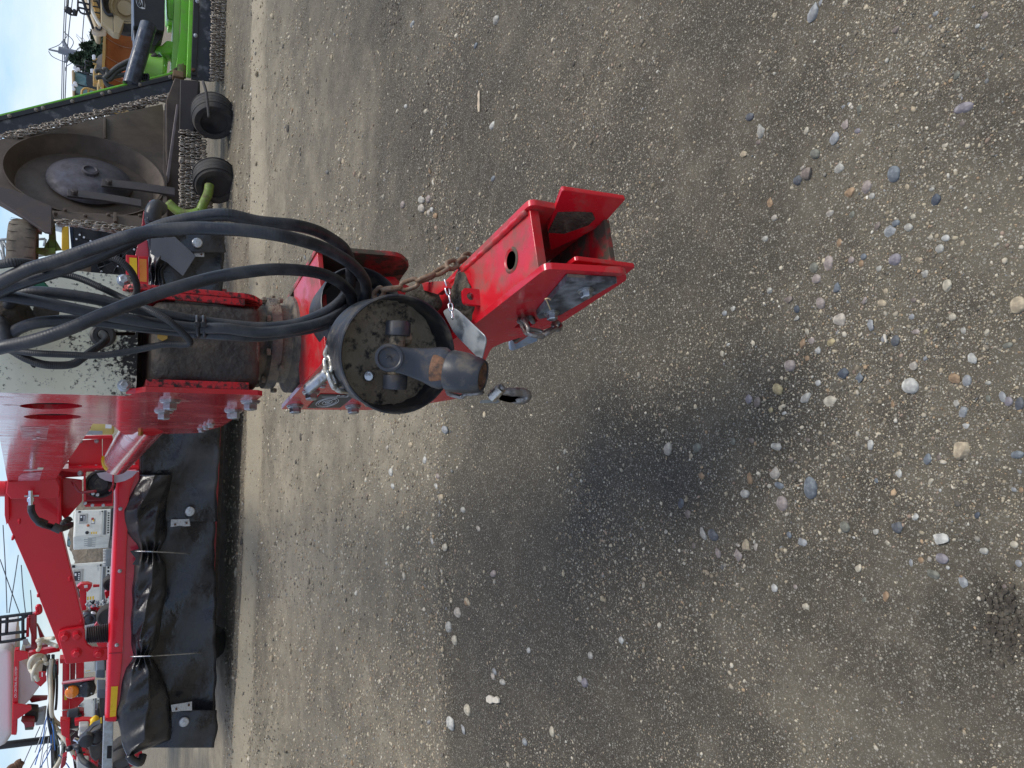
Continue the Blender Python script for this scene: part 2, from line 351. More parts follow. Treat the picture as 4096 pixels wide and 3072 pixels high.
def chain(parent, pts, L, W, r, m, twist=0.0, n=5, sides=8, up0=None):
    """single chain links laid along a path, each its own part"""
    V, F = link_geo(L, W, r, n, sides); key = (L, W, r, m.name)
    if key not in LINKS:
        me = bpy.data.meshes.new('link'); me.from_pydata([tuple(v) for v in V], [], F); me.materials.append(m)
        me.polygons.foreach_set('use_smooth', [True] * len(me.polygons)); LINKS[key] = me
    path = catmull(pts, 24); pitch = L - 2 * r * 1.05; acc = 0; last = path[0]; cents = [path[0]]
    for p in path[1:]:
        acc += (p - last).length; last = p
        if acc >= pitch: cents.append(p); acc = 0
    for i in range(len(cents) - 1):
        c = (cents[i] + cents[i + 1]) / 2; t = (cents[i + 1] - cents[i]).normalized()
        u, v, a = frame(t); an = twist + (math.pi / 2 if i % 2 else 0) + random.uniform(-.2, .2)
        y = u * math.cos(an) + v * math.sin(an); z = t.cross(y)
        ob = place('link', LINKS[key], c, parent)
        loc = ob.location.copy(); ob.matrix_basis = Matrix.Translation(loc) @ Matrix((t, y, z)).transposed().to_4x4()
def links_joined(name, items, m, parent=None):
    """many tiny links in one mesh: items = (centre, direction, side, L, W, r)"""
    V = []; F = []
    for c, t, y, L, W, r in items:
        v0, f0 = link_geo(L, W, r, 2, 4); z = t.cross(y); b = len(V)
        V += [c + t * p.x + y * p.y + z * p.z for p in v0]; F += [tuple(i + b for i in f) for f in f0]
    ob = mesh(name, V, F, m, parent, True); tag(ob, kind='stuff'); return ob
def text(name, body, origin, right, up, height, width, m, parent=None, thick=.0008):
    """flat lettering laid on a surface: origin = lower left corner"""
    c = bpy.data.curves.new(name, 'FONT'); c.body = body; c.size = 1; c.resolution_u = 3
    t = bpy.data.objects.new(name, c); COL.objects.link(t); dg = bpy.context.evaluated_depsgraph_get()
    me = bpy.data.meshes.new_from_object(t.evaluated_get(dg)); vs = [v.co.copy() for v in me.vertices]; fs = [tuple(p.vertices) for p in me.polygons]
    bpy.data.objects.remove(t); bpy.data.curves.remove(c)
    x0 = min(v.x for v in vs); x1 = max(v.x for v in vs); y0 = min(v.y for v in vs); y1 = max(v.y for v in vs)
    return mesh(name, [Vector(origin) + right * ((v.x - x0) / (x1 - x0) * width) + up * ((v.y - y0) / (y1 - y0) * height) for v in vs], fs, m, parent)
def blob(name, c, d, m, parent=None, n=3, lump=.15, seed=1, ax=None):
    bm = bmesh.new(); bmesh.ops.create_icosphere(bm, subdivisions=n, radius=1); rn = np.random.default_rng(seed)
    k = rn.normal(size=(6, 3)) * 2.2; ph = rn.uniform(0, 6, 6); X, Y, Z = ax or (Vector((1, 0, 0)), Vector((0, 1, 0)), Vector((0, 0, 1)))
    V = []
    for v in bm.verts:
        s = 1 + lump * sum(math.sin(float(k[i] @ np.array(v.co)) + ph[i]) for i in range(6)) / 3
        q = v.co * s; V.append(Vector(c) + X * q.x * d[0] + Y * q.y * d[1] + Z * q.z * d[2])
    F = [tuple(v.index for v in f.verts) for f in bm.faces]; bm.free()
    return mesh(name, V, F, m, parent, True)
# ================================================================== SETTING: ground
def vnoise(x, y, seed, scale):
    """smooth value noise, vectorised"""
    rn = np.random.default_rng(seed); T = rn.uniform(-1, 1, (64, 64)); X = x * scale; Y = y * scale
    xi = np.floor(X).astype(int); yi = np.floor(Y).astype(int); fx = X - xi; fy = Y - yi
    fx = fx * fx * (3 - 2 * fx); fy = fy * fy * (3 - 2 * fy); a = T[xi % 64, yi % 64]; b = T[(xi + 1) % 64, yi % 64]; c = T[xi % 64, (yi + 1) % 64]; d = T[(xi + 1) % 64, (yi + 1) % 64]
    return a * (1 - fx) * (1 - fy) + b * fx * (1 - fy) + c * (1 - fx) * fy + d * fx * fy
def fbm(x, y, seed, scale, n=4): return sum(vnoise(x + 7.3 * i, y - 3.1 * i, seed + i, scale * 2 ** i) / 2 ** i for i in range(n))
def gz(x, y):
    x = np.asarray(x, float); y = np.asarray(y, float)
    h = .012 * fbm(x, y, 1, .55) + .006 * fbm(x, y, 21, 3.0, 3) + .0022 * fbm(x, y, 31, 17.0, 2)
    yl = 2.82 + .10 * np.sin(x * 1.3 + .5) + .05 * vnoise(x, y, 5, 1.4)             # edge of the scraped strip
    wl = np.clip((.6 - x) / .8, 0, 1)
    h += .016 * np.exp(-((y - yl - .06) / .08) ** 2) * wl - .008 * np.exp(-((y - yl + .14) / .12) ** 2) * wl
    yb = 7.25 + .10 * np.sin(x * .9) + np.where(x > 1, .16 * (x - 1) ** 1.3 * (x < 6), 0)   # wheel ridge in front of the machines
    h += .05 * np.exp(-((y - yb) / .16) ** 2) - .02 * np.exp(-((y - yb + .3) / .2) ** 2)
    yc = 3.9 + .07 * np.sin(x * 1.7)                                                  # faint wheel rut on the left
    h += np.where(x < -.2, .010 * np.exp(-((y - yc) / .05) ** 2) - .012 * np.exp(-((y - yc - .16) / .12) ** 2), 0)
    tr = np.clip(-(x + 2.3) / .5, 0, 1) * np.clip((y - 4.0) / .3, 0, 1) * np.clip((6.8 - y) / .4, 0, 1)   # tread print, left edge
    h += tr * .022 * np.clip(np.sin((y * 1.0 + x * .55) * 2 * math.pi / .17) * 1.6, -1, 1)
    tr2 = np.clip((x - .35) / .2, 0, 1) * np.clip((1.25 - x) / .2, 0, 1) * np.clip((y - 2.3) / .2, 0, 1) * np.clip((3.7 - y) / .3, 0, 1)
    h += tr2 * (.006 * np.sin((y + x * .35) * 2 * math.pi / .13) - .008)
    if 'AXS' in globals():
        a_ = arc_d(x, y); h = h - .010 * np.exp(-((a_ - .02) / .03) ** 2) - .006 * np.exp(-((a_ - .17) / .03) ** 2) + .008 * np.exp(-((a_ + .05) / .04) ** 2)
    return h
def gz1(x, y): return float(gz(np.array([x]), np.array([y]))[0])
STAINS = [((2720, 1790), (260, 330), .30), ((2250, 1150), (220, 160), .3), ((4020, 2480), (140, 200), .8), ((3900, 2300), (200, 260), .3), ((1560, 60), (110, 150), .6), ((1700, 480), (200, 230), .4), ((3500, 2600), (600, 320), .3), ((2950, 2900), (260, 200), .3), ((2050, 700), (200, 150), .4)]
STW = [(G(c[0], c[1]), abs(G(c[0] - s[0], c[1]).y - G(c[0] + s[0], c[1]).y) / 2, abs(G(c[0], c[1] - s[1]).x - G(c[0], c[1] + s[1]).x) / 2, k) for c, s, k in STAINS]
ARC = [G(*p) for p in ((985, 2215), (1060, 2180), (1250, 2100), (1360, 2020), (1440, 1930), (1480, 1840))]
AXS = np.array([p.x for p in ARC]); AYS = np.array([p.y for p in ARC]); _o = np.argsort(AXS); AXS, AYS = AXS[_o], AYS[_o]
def arc_d(x, y):
    """signed distance (roughly) from the curved wheel scrape; positive on its smooth inner side"""
    return (y - np.interp(x, AXS, AYS)) * .55 + np.where(x > AXS[-1], (x - AXS[-1]) * .0, 0) - np.where(x < AXS[0], 9, 0)
def swept(x, y): return np.clip(arc_d(x, y) / .12, 0, 1) * np.clip((.1 - x) / .3, 0, 1) * np.clip((7.4 - y) / .3, 0, 1)
def tone(x, y):
    """0 = damp dark soil, 1 = dry pale grit; colour of the ground itself"""
    t = .31 + .19 * fbm(x, y, 41, .9, 4)
    yl = 2.82 + .10 * np.sin(x * 1.3 + .5) + .05 * vnoise(x, y, 5, 1.4)
    t += .38 * 1 / (1 + np.exp(-(y - yl) / .07)) * np.clip((.9 - x) / 1.0, .35, 1) + .10 * np.clip((y - 3.5) / 3, 0, 1)
    t += .12 * np.clip((1.1 - y) / .6, 0, 1)
    for c, sy, sx, k in STW:
        wob = .55 * fbm(x, y, 51, 4.5, 4); d = np.sqrt(((x - c.x) / max(sx, .05)) ** 2 + ((y - c.y) / max(sy, .05)) ** 2) + wob
        t -= .36 * k / (1 + np.exp((d - .85) / .10))
    t -= .07 * swept(x, y); a_ = arc_d(x, y); t -= .10 * np.exp(-((a_ - .02) / .035) ** 2) + .06 * np.exp(-((a_ - .17) / .03) ** 2) + .05 * np.exp(-((a_ - .3) / .03) ** 2)
    yb = 7.25 + .10 * np.sin(x * .9) + np.where(x > 1, .16 * np.abs(x - 1) ** 1.3 * (x < 6), 0)
    t += .48 * np.exp(-((y - yb + .05) / .26) ** 2)
    return np.clip(t, .02, 1)
def spread(lo, hi, step, far_lo, far_hi, grow=1.22):
    c = list(np.arange(lo, hi + 1e-6, step)); s = step; v = lo; left = []
    while v > far_lo: s *= grow; v -= s; left.append(v)
    s = step; v = hi; right = []
    while v < far_hi: s *= grow; v += s; right.append(v)
    return np.array(left[::-1] + c + right)
gx = spread(-4.2, 4.2, .035, -420, 420); gy = spread(.25, 8.2, .03, -60, 900)
X, Y = np.meshgrid(gx, gy, indexing='ij'); fade = np.clip((14 - np.hypot(X, Y - 3)) / 6, 0, 1)
Z = gz(X, Y) * fade; nx_, ny_ = X.shape
me = bpy.data.meshes.new('ground'); vs = np.stack([X, Y, Z], -1).reshape(-1, 3)
idx = np.arange(nx_ * ny_).reshape(nx_, ny_); q = np.stack([idx[:-1, :-1], idx[1:, :-1], idx[1:, 1:], idx[:-1, 1:]], -1).reshape(-1, 4)
me.vertices.add(len(vs)); me.vertices.foreach_set('co', vs.ravel()); me.loops.add(q.size); me.loops.foreach_set('vertex_index', q.ravel().astype(np.int32))
me.polygons.add(len(q)); me.polygons.foreach_set('loop_start', np.arange(0, q.size, 4, dtype=np.int32)); me.update(calc_edges=True)
me.polygons.foreach_set('use_smooth', np.ones(len(q), bool))
at = me.attributes.new('tone', 'FLOAT', 'POINT'); tv = tone(X, Y) * fade + .62 * (1 - fade); at.data.foreach_set('value', tv.ravel().astype(np.float32))
def ground_material():
    m = bpy.data.materials.new('gritty_soil'); m.use_nodes = True; t = m.node_tree; b = t.nodes['Principled BSDF']; N = t.nodes.new; Lk = t.links.new
    tcn = N('ShaderNodeTexCoord'); co = tcn.outputs['Object']; an = N('ShaderNodeAttribute'); an.attribute_name = 'tone'
    n0 = N('ShaderNodeTexNoise'); n0.inputs['Scale'].default_value = 5; n0.inputs['Detail'].default_value = 10; n0.inputs['Roughness'].default_value = .7; Lk(co, n0.inputs['Vector'])
    ad = N('ShaderNodeMath'); ad.operation = 'MULTIPLY_ADD'; ad.inputs[1].default_value = .95; Lk(n0.outputs['Fac'], ad.inputs[0])
    sb = N('ShaderNodeMath'); sb.operation = 'SUBTRACT'; sb.inputs[1].default_value = .475; Lk(an.outputs['Fac'], sb.inputs[0]); Lk(sb.outputs[0], ad.inputs[2])
    cr = N('ShaderNodeValToRGB'); e = cr.color_ramp.elements; e[0].position = 0; e[0].color = (.040, .034, .027, 1); e[1].position = 1; e[1].color = (.36, .305, .21, 1)
    k = e.new(.35); k.color = (.076, .063, .045, 1); k = e.new(.65); k.color = (.18, .152, .105, 1); Lk(ad.outputs[0], cr.inputs[0]); col = cr.outputs[0]
    hs = None
    for sc, thr, pale in ((420, .60, (.40, .36, .28)), (190, .72, (.46, .42, .33)), (900, .5, (.26, .23, .17))):
        v = N('ShaderNodeTexVoronoi'); v.inputs['Scale'].default_value = sc; Lk(co, v.inputs['Vector'])
        sp = N('ShaderNodeSeparateColor'); Lk(v.outputs['Color'], sp.inputs[0])
        gt = N('ShaderNodeMath'); gt.operation = 'GREATER_THAN'; gt.inputs[1].default_value = thr; Lk(sp.outputs[0], gt.inputs[0])
        ds = N('ShaderNodeMath'); ds.operation = 'LESS_THAN'; ds.inputs[1].default_value = .42; Lk(v.outputs['Distance'], ds.inputs[0])
        ml = N('ShaderNodeMath'); ml.operation = 'MULTIPLY'; Lk(gt.outputs[0], ml.inputs[0]); Lk(ds.outputs[0], ml.inputs[1])
        m2 = N('ShaderNodeMath'); m2.operation = 'MULTIPLY'; m2.inputs[1].default_value = .75; Lk(ml.outputs[0], m2.inputs[0])
        vm = N('ShaderNodeMix'); vm.data_type = 'RGBA'; vm.inputs[6].default_value = (*[c * .35 for c in pale], 1); vm.inputs[7].default_value = (*pale, 1); Lk(sp.outputs[1], vm.inputs[0])
        mxn = N('ShaderNodeMix'); mxn.data_type = 'RGBA'; Lk(m2.outputs[0], mxn.inputs[0]); Lk(col, mxn.inputs[6]); Lk(vm.outputs[2], mxn.inputs[7]); col = mxn.outputs[2]
        inv = N('ShaderNodeMath'); inv.operation = 'MULTIPLY_ADD'; inv.inputs[1].default_value = -1 / sc * .02; Lk(v.outputs['Distance'], inv.inputs[0])
        if hs: Lk(hs, inv.inputs[2])
        else: inv.inputs[2].default_value = 0
        hs = inv.outputs[0]
    Lk(col, b.inputs['Base Color']); b.inputs['Roughness'].default_value = .95; b.inputs['Specular IOR Level'].default_value = .2
    nb = N('ShaderNodeTexNoise'); nb.inputs['Scale'].default_value = 130; nb.inputs['Detail'].default_value = 8; nb.inputs['Roughness'].default_value = .75; Lk(co, nb.inputs['Vector'])
    bp = N('ShaderNodeBump'); bp.inputs['Strength'].default_value = .9; bp.inputs['Distance'].default_value = .006; Lk(nb.outputs['Fac'], bp.inputs['Height'])
    nb2 = N('ShaderNodeTexNoise'); nb2.inputs['Scale'].default_value = 28; nb2.inputs['Detail'].default_value = 4; Lk(co, nb2.inputs['Vector'])
    bp2 = N('ShaderNodeBump'); bp2.inputs['Strength'].default_value = .5; bp2.inputs['Distance'].default_value = .012; Lk(nb2.outputs['Fac'], bp2.inputs['Height']); Lk(bp.outputs[0], bp2.inputs['Normal']); Lk(bp2.outputs[0], b.inputs['Normal'])
    return m
me.materials.append(ground_material())
ground = place('ground', me, (0, 0, 0)); tag(ground, 'grey-brown gritty yard ground with scattered gravel', 'ground', kind='structure')

# ------------------------------------------------------------------ loose grit, too many pieces to count
PAL = np.array([(.40, .345, .25), (.44, .39, .30), (.33, .275, .195), (.27, .228, .168), (.20, .175, .14), (.13, .118, .10), (.50, .455, .37), (.34, .245, .155), (.30, .225, .175), (.22, .22, .215), (.54, .51, .44), (.30, .28, .24)])
PW = np.array([.17, .14, .14, .12, .11, .08, .08, .04, .04, .03, .02, .03]); PW /= PW.sum()
def octa(bm):
    v = [bm.verts.new(p) for p in ((1, 0, 0), (0, 1, 0), (-1, 0, 0), (0, -1, 0), (0, 0, 1), (0, 0, -1))]; bm.verts.index_update()
    for i in range(4): bm.faces.new((v[i], v[(i + 1) % 4], v[4])); bm.faces.new((v[(i + 1) % 4], v[i], v[5]))
def gravel_mesh(name, px, py, size_px, seed, sub=1):
    rn = np.random.default_rng(seed); n = len(px)
    a = 1536 - py; b = px - 2048; a2 = a * math.cos(ROLL) + b * math.sin(ROLL); b2 = -a * math.sin(ROLL) + b * math.cos(ROLL)
    F_ = np.array(AX_F) * FPX; d = F_[None] + np.outer(a2, np.array(AX_X)) + np.outer(b2, np.array(AX_D))
    t = -CAM_H / d[:, 2]; gxp = d[:, 0] * t; gyp = d[:, 1] * t; rad = size_px / FPX * (d @ np.array(AX_F)) * t * .5
    gzp = gz(gxp, gyp)
    bm = bmesh.new(); (bmesh.ops.create_icosphere(bm, subdivisions=sub, radius=1) if sub else octa(bm)); BV = np.array([v.co[:] for v in bm.verts]); BF = np.array([[v.index for v in f.verts] for f in bm.faces]); bm.free()
    k = len(BV); S = np.stack([rn.uniform(.75, 1.35, n), rn.uniform(.6, 1.05, n), rn.uniform(.4, .8, n)], -1) * rad[:, None]
    J = BV[None] * (1 + rn.uniform(-.28, .22, (n, k)))[..., None] * S[:, None]
    an = rn.uniform(0, 6.283, n); ca, sa = np.cos(an)[:, None], np.sin(an)[:, None]; ti = rn.uniform(-.35, .35, n)[:, None]
    x = J[..., 0] * ca - J[..., 1] * sa; y = J[..., 0] * sa + J[..., 1] * ca; z = J[..., 2] + x * ti * .5
    V = np.stack([x + gxp[:, None], y + gyp[:, None], z + (gzp + S[:, 2] * rn.uniform(-.25, .35, n))[:, None]], -1).reshape(-1, 3)
    Fc = (BF[None] + (np.arange(n) * k)[:, None, None]).reshape(-1, 3)
    c = PAL[rn.choice(len(PAL), n, p=PW)] * np.array([1.04, 1.0, .92]) * rn.uniform(.6, 1.2, (n, 1)); c4 = np.concatenate([np.repeat(c, k, 0), np.ones((n * k, 1))], 1)
    m_ = bpy.data.meshes.new(name); m_.vertices.add(len(V)); m_.vertices.foreach_set('co', V.ravel()); m_.loops.add(Fc.size); m_.loops.foreach_set('vertex_index', Fc.ravel().astype(np.int32))
    m_.polygons.add(len(Fc)); m_.polygons.foreach_set('loop_start', np.arange(0, Fc.size, 3, dtype=np.int32)); m_.update(calc_edges=True)
    if sub > 1: m_.polygons.foreach_set('use_smooth', np.ones(len(Fc), bool))
    ca_ = m_.color_attributes.new('Col', 'FLOAT_COLOR', 'POINT'); ca_.data.foreach_set('color', c4.ravel().astype(np.float32))
    m_.materials.append(mat('gravel_stone', (.4, .4, .4), .85, attr='Col', var=.18, vscale=90, spec=.3)); return m_
def sample_px(n, seed):
    rn = np.random.default_rng(seed); xs = rn.uniform(900, 4700, n * 4); ys = rn.uniform(-900, 3950, n * 4)
    a = 1536 - ys; b = xs - 2048; a2 = a * math.cos(ROLL) + b * math.sin(ROLL); b2 = -a * math.sin(ROLL) + b * math.cos(ROLL)
    d = np.array(AX_F)[None] * FPX + np.outer(a2, np.array(AX_X)) + np.outer(b2, np.array(AX_D)); t = -CAM_H / d[:, 2]; gx_, gy_ = d[:, 0] * t, d[:, 1] * t
    tn = tone(gx_, gy_); dens = np.clip(.10 + .75 * np.clip(tn - .2, 0, 1) + .5 * fbm(gx_, gy_, 71, 2.2, 3), .04, 1)
    yl = 2.82 + .10 * np.sin(gx_ * 1.3 + .5); dens = np.where(np.abs(gy_ - yl - .12) < .16, np.clip(dens + .35, 0, 1), dens); dens = np.where((gy_ > yl) & (gx_ < .3), np.clip(dens * 2.2, .5, 1), dens)
    dens = dens * (1 - .62 * swept(gx_, gy_)); yb_ = 7.2 + .10 * np.sin(gx_ * .9); dens = dens * np.where(np.abs(gy_ - yb_) < .25, .3, 1); keep = rn.uniform(0, 1, n * 4) < dens; return xs[keep][:n], ys[keep][:n], rn
xs, ys, rn = sample_px(46000, 5); sz = np.clip(6.2 + rn.exponential(3.3, len(xs)), 6, 32)
gm = gravel_mesh('gravel', xs, ys, sz, 6); gravel = place('gravel', gm, (0, 0, 0)); tag(gravel, 'loose pale grit strewn over the yard ground', 'gravel', kind='stuff')

xs, ys, rn = sample_px(78000, 15); sz = np.clip(4.5 + rn.exponential(2.4, len(xs)), 4, 14)
fine = place('fine_gravel', gravel_mesh('fine_gravel', xs, ys, sz, 16, 0), (0, 0, 0)); tag(fine, 'fine sandy grit between the larger pebbles', 'gravel', kind='stuff')

# ------------------------------------------------------------------ stones big enough to pick up one by one
SC = {'grey': (.23, .23, .22), 'blue': (.135, .145, .15), 'dark': (.085, .087, .09), 'navy': (.066, .074, .085), 'white': (.37, .355, .31), 'cream': (.37, .325, .24), 'tan': (.33, .265, .175),
      'orange': (.25, .165, .095), 'brown': (.16, .128, .105), 'pink': (.25, .205, .175), 'mauve': (.19, .168, .172), 'beige': (.32, .28, .225), 'pale': (.30, .28, .235), 'olive': (.14, .135, .105), 'yellow': (.30, .24, .13)}
def zz(ox, oy, s, L): return [(ox + a / s, oy + b / s, c / s, d / s, e, f, g) for a, b, c, d, e, f, g in L]
# zoom x, zoom y, size across, size down, colour, angular?, label
STN = zz(2896, 0, 1.8433, [(670, 95, 82, 150, 'grey', 1, 'long pale grey slab of stone at the top edge of the photo'), (1780, 795, 150, 78, 'mauve', 0, 'purple-grey half-buried stone far right, upper part of the photo'), (830, 1025, 65, 100, 'grey', 0, 'oval grey pebble with thin white veins, upper right gravel'),
    (910, 925, 72, 74, 'pink', 1, 'pinkish angular stone just above the veined grey pebble'), (295, 970, 70, 112, 'pale', 1, 'pale angular stone on bare soil right of the red hitch'), (1270, 1290, 96, 120, 'blue', 0, 'smooth round blue-grey stone, upper right gravel'),
    (630, 1285, 102, 100, 'brown', 1, 'brown wedge-shaped stone beside a small dark one'), (945, 1430, 95, 82, 'orange', 1, 'orange-brown stone between the brown wedge and the blue stone'), (1070, 1380, 75, 96, 'pink', 0, 'speckled pinkish-white stone next to the orange-brown one'),
    (1575, 1475, 66, 80, 'navy', 0, 'small dark navy stone below the smooth blue-grey stone'), (560, 1335, 64, 72, 'dark', 0, 'small dark stone touching the brown wedge'), (360, 1495, 42, 92, 'orange', 1, 'narrow orange splinter of stone near the hitch tip'), (175, 1140, 95, 55, 'tan', 1, None),
    (860, 1240, 92, 78, 'pale', 1, None), (690, 1140, 80, 68, 'olive', 0, None), (800, 1575, 58, 72, 'beige', 1, None), (220, 870, 60, 60, 'dark', 0, None), (1010, 815, 55, 80, 'olive', 1, None), (995, 970, 45, 45, 'mauve', 0, None), (625, 970, 34, 62, 'cream', 0, None), (1635, 1075, 50, 38, 'cream', 1, None),
    (905, 25, 38, 38, 'cream', 0, None), (1580, 110, 40, 40, 'grey', 0, None), (1940, 120, 42, 52, 'pink', 0, None), (1885, 200, 36, 30, 'white', 0, None), (1730, 560, 40, 60, 'olive', 0, None), (1765, 915, 42, 42, 'brown', 0, None), (1330, 710, 34, 34, 'tan', 0, None), (600, 1240, 50, 36, 'beige', 1, None), (1545, 1400, 40, 30, 'pale', 0, None),
    (1110, 1450, 44, 52, 'pale', 0, None), (1365, 1380, 35, 60, 'tan', 1, None), (1410, 1600, 40, 44, 'cream', 0, None), (390, 1610, 44, 46, 'beige', 0, None), (1290, 230, 60, 60, 'brown', 1, None), (725, 25, 30, 60, 'grey', 1, None), (275, 1055, 46, 38, 'brown', 0, None), (935, 770, 38, 30, 'grey', 1, None), (890, 790, 42, 42, 'grey', 1, None), (960, 1585, 40, 60, 'olive', 1, None), (1285, 1650, 60, 50, 'blue', 0, None)])
STN += zz(2896, 900, 1.8433, [(865, 705, 108, 118, 'beige', 1, 'blocky grey-beige stone with flat facets in the middle of the stone scatter'), (785, 280, 82, 112, 'pink', 0, 'egg-shaped pinkish-grey stone left of the blue-grey chunk'), (850, 460, 76, 76, 'blue', 1, 'blue-grey chunky stone above the blocky beige one'), (1250, 45, 112, 95, 'grey', 1, 'flat grey slab half sunk in the soil'),
    (1280, 260, 92, 92, 'mauve', 0, 'brownish-mauve round stone right of the egg-shaped one'), (1670, 450, 76, 96, 'cream', 1, 'cream angular stone lying alone toward the right edge'), (725, 580, 66, 96, 'pink', 0, 'reddish-pink stone just left of the blocky beige one'), (1105, 735, 66, 102, 'grey', 1, 'pale grey pointed stone right of the blocky beige one'),
    (1285, 855, 72, 76, 'dark', 0, 'charcoal stone beside a pale sliver'), (800, 865, 86, 70, 'yellow', 1, 'tan-yellow triangular stone under the blocky beige one'), (510, 1040, 86, 86, 'pink', 0, 'round dusky-tan stone at the edge of the dark stain'), (900, 1095, 102, 88, 'navy', 1, 'dark navy angular stone with a chipped face'), (1020, 1130, 66, 76, 'blue', 1, 'grey-blue wedge right beside the dark navy stone'),
    (1400, 1185, 120, 118, 'white', 0, 'large smooth whitish stone, right middle of the photo'), (425, 1215, 92, 80, 'yellow', 0, 'smooth yellow-tan stone beside the dark stain'), (610, 1280, 116, 96, 'pale', 1, 'light speckled stone left of the cream curved one'), (800, 1295, 130, 86, 'cream', 1, 'cream curved stone with a ridge'),
    (1730, 1135, 96, 96, 'orange', 1, 'rust-brown square stone near the right edge'), (1815, 1150, 72, 86, 'grey', 0, 'light grey stone touching the rust-brown square one'), (1855, 985, 72, 98, 'white', 1, 'grey and white jagged stone above the rust-brown square one'), (1425, 1035, 72, 74, 'beige', 1, None), (2190, 590, 125, 128, 'tan', 0, 'tan rounded stone cut off by the right edge of the photo'),
    (1790, 1380, 95, 80, 'grey', 1, 'pale grey stone between the rust-brown one and the big tan rock'), (210, 1285, 56, 66, 'mauve', 0, None), (275, 1305, 52, 76, 'brown', 0, None), (1095, 1620, 50, 76, 'white', 0, 'small white oval pebble alone on dark soil'), (2080, 1270, 50, 88, 'grey', 0, None), (2125, 1300, 62, 72, 'mauve', 0, None), (2200, 1320, 66, 104, 'dark', 0, None),
    (1185, 580, 76, 50, 'tan', 0, None), (695, 400, 76, 66, 'pink', 0, None), (675, 315, 66, 72, 'olive', 0, None), (1605, 180, 62, 66, 'pale', 0, None), (1645, 100, 66, 46, 'white', 0, None), (1500, 360, 76, 60, 'pale', 1, None), (1410, 555, 55, 62, 'brown', 1, None), (650, 855, 60, 62, 'pink', 1, None), (595, 880, 52, 86, 'orange', 1, None), (710, 920, 52, 62, 'white', 1, None), (1810, 1480, 62, 46, 'white', 1, None),
    (545, 620, 46, 60, 'navy', 0, None), (1375, 20, 66, 56, 'pale', 0, None), (1150, 15, 45, 66, 'brown', 0, None), (1455, 260, 60, 66, 'tan', 1, None), (1055, 238, 46, 46, 'blue', 0, None), (1035, 290, 42, 52, 'orange', 0, None), (965, 262, 46, 52, 'pink', 0, None), (1165, 325, 46, 46, 'pale', 0, None), (868, 135, 42, 60, 'orange', 0, None), (325, 105, 46, 44, 'pale', 0, None),
    (545, 690, 54, 46, 'pale', 1, None), (490, 550, 82, 50, 'brown', 1, None), (355, 490, 52, 50, 'pale', 1, None), (30, 655, 42, 42, 'grey', 0, None), (90, 620, 44, 46, 'pale', 1, None), (625, 790, 40, 66, 'cream', 1, None), (1060, 560, 52, 56, 'pink', 1, None), (1210, 490, 46, 52, 'tan', 1, None), (1705, 680, 60, 56, 'cream', 0, None), (1790, 780, 48, 56, 'pale', 1, None), (1965, 795, 46, 60, 'cream', 1, None),
    (1195, 840, 42, 72, 'grey', 1, None), (1435, 790, 72, 46, 'pink', 1, None), (1505, 790, 36, 42, 'yellow', 1, None), (1400, 680, 46, 50, 'grey', 0, None), (635, 985, 42, 46, 'orange', 1, None), (710, 1165, 46, 50, 'white', 0, None), (370, 1365, 36, 38, 'yellow', 0, None), (465, 1388, 40, 26, 'white', 0, None), (1260, 1320, 34, 66, 'orange', 1, None), (1970, 1165, 46, 32, 'pale', 0, None), (1740, 1320, 62, 62, 'pale', 1, None), (1975, 1280, 36, 52, 'olive', 0, None),
    (2105, 890, 72, 42, 'olive', 0, None), (1770, 140, 36, 46, 'tan', 0, None), (1535, 95, 40, 40, 'cream', 0, None), (1580, 85, 32, 40, 'tan', 0, None), (1510, 990, 44, 46, 'grey', 1, None), (15, 950, 38, 55, 'cream', 1, None), (50, 885, 34, 28, 'white', 1, None)])
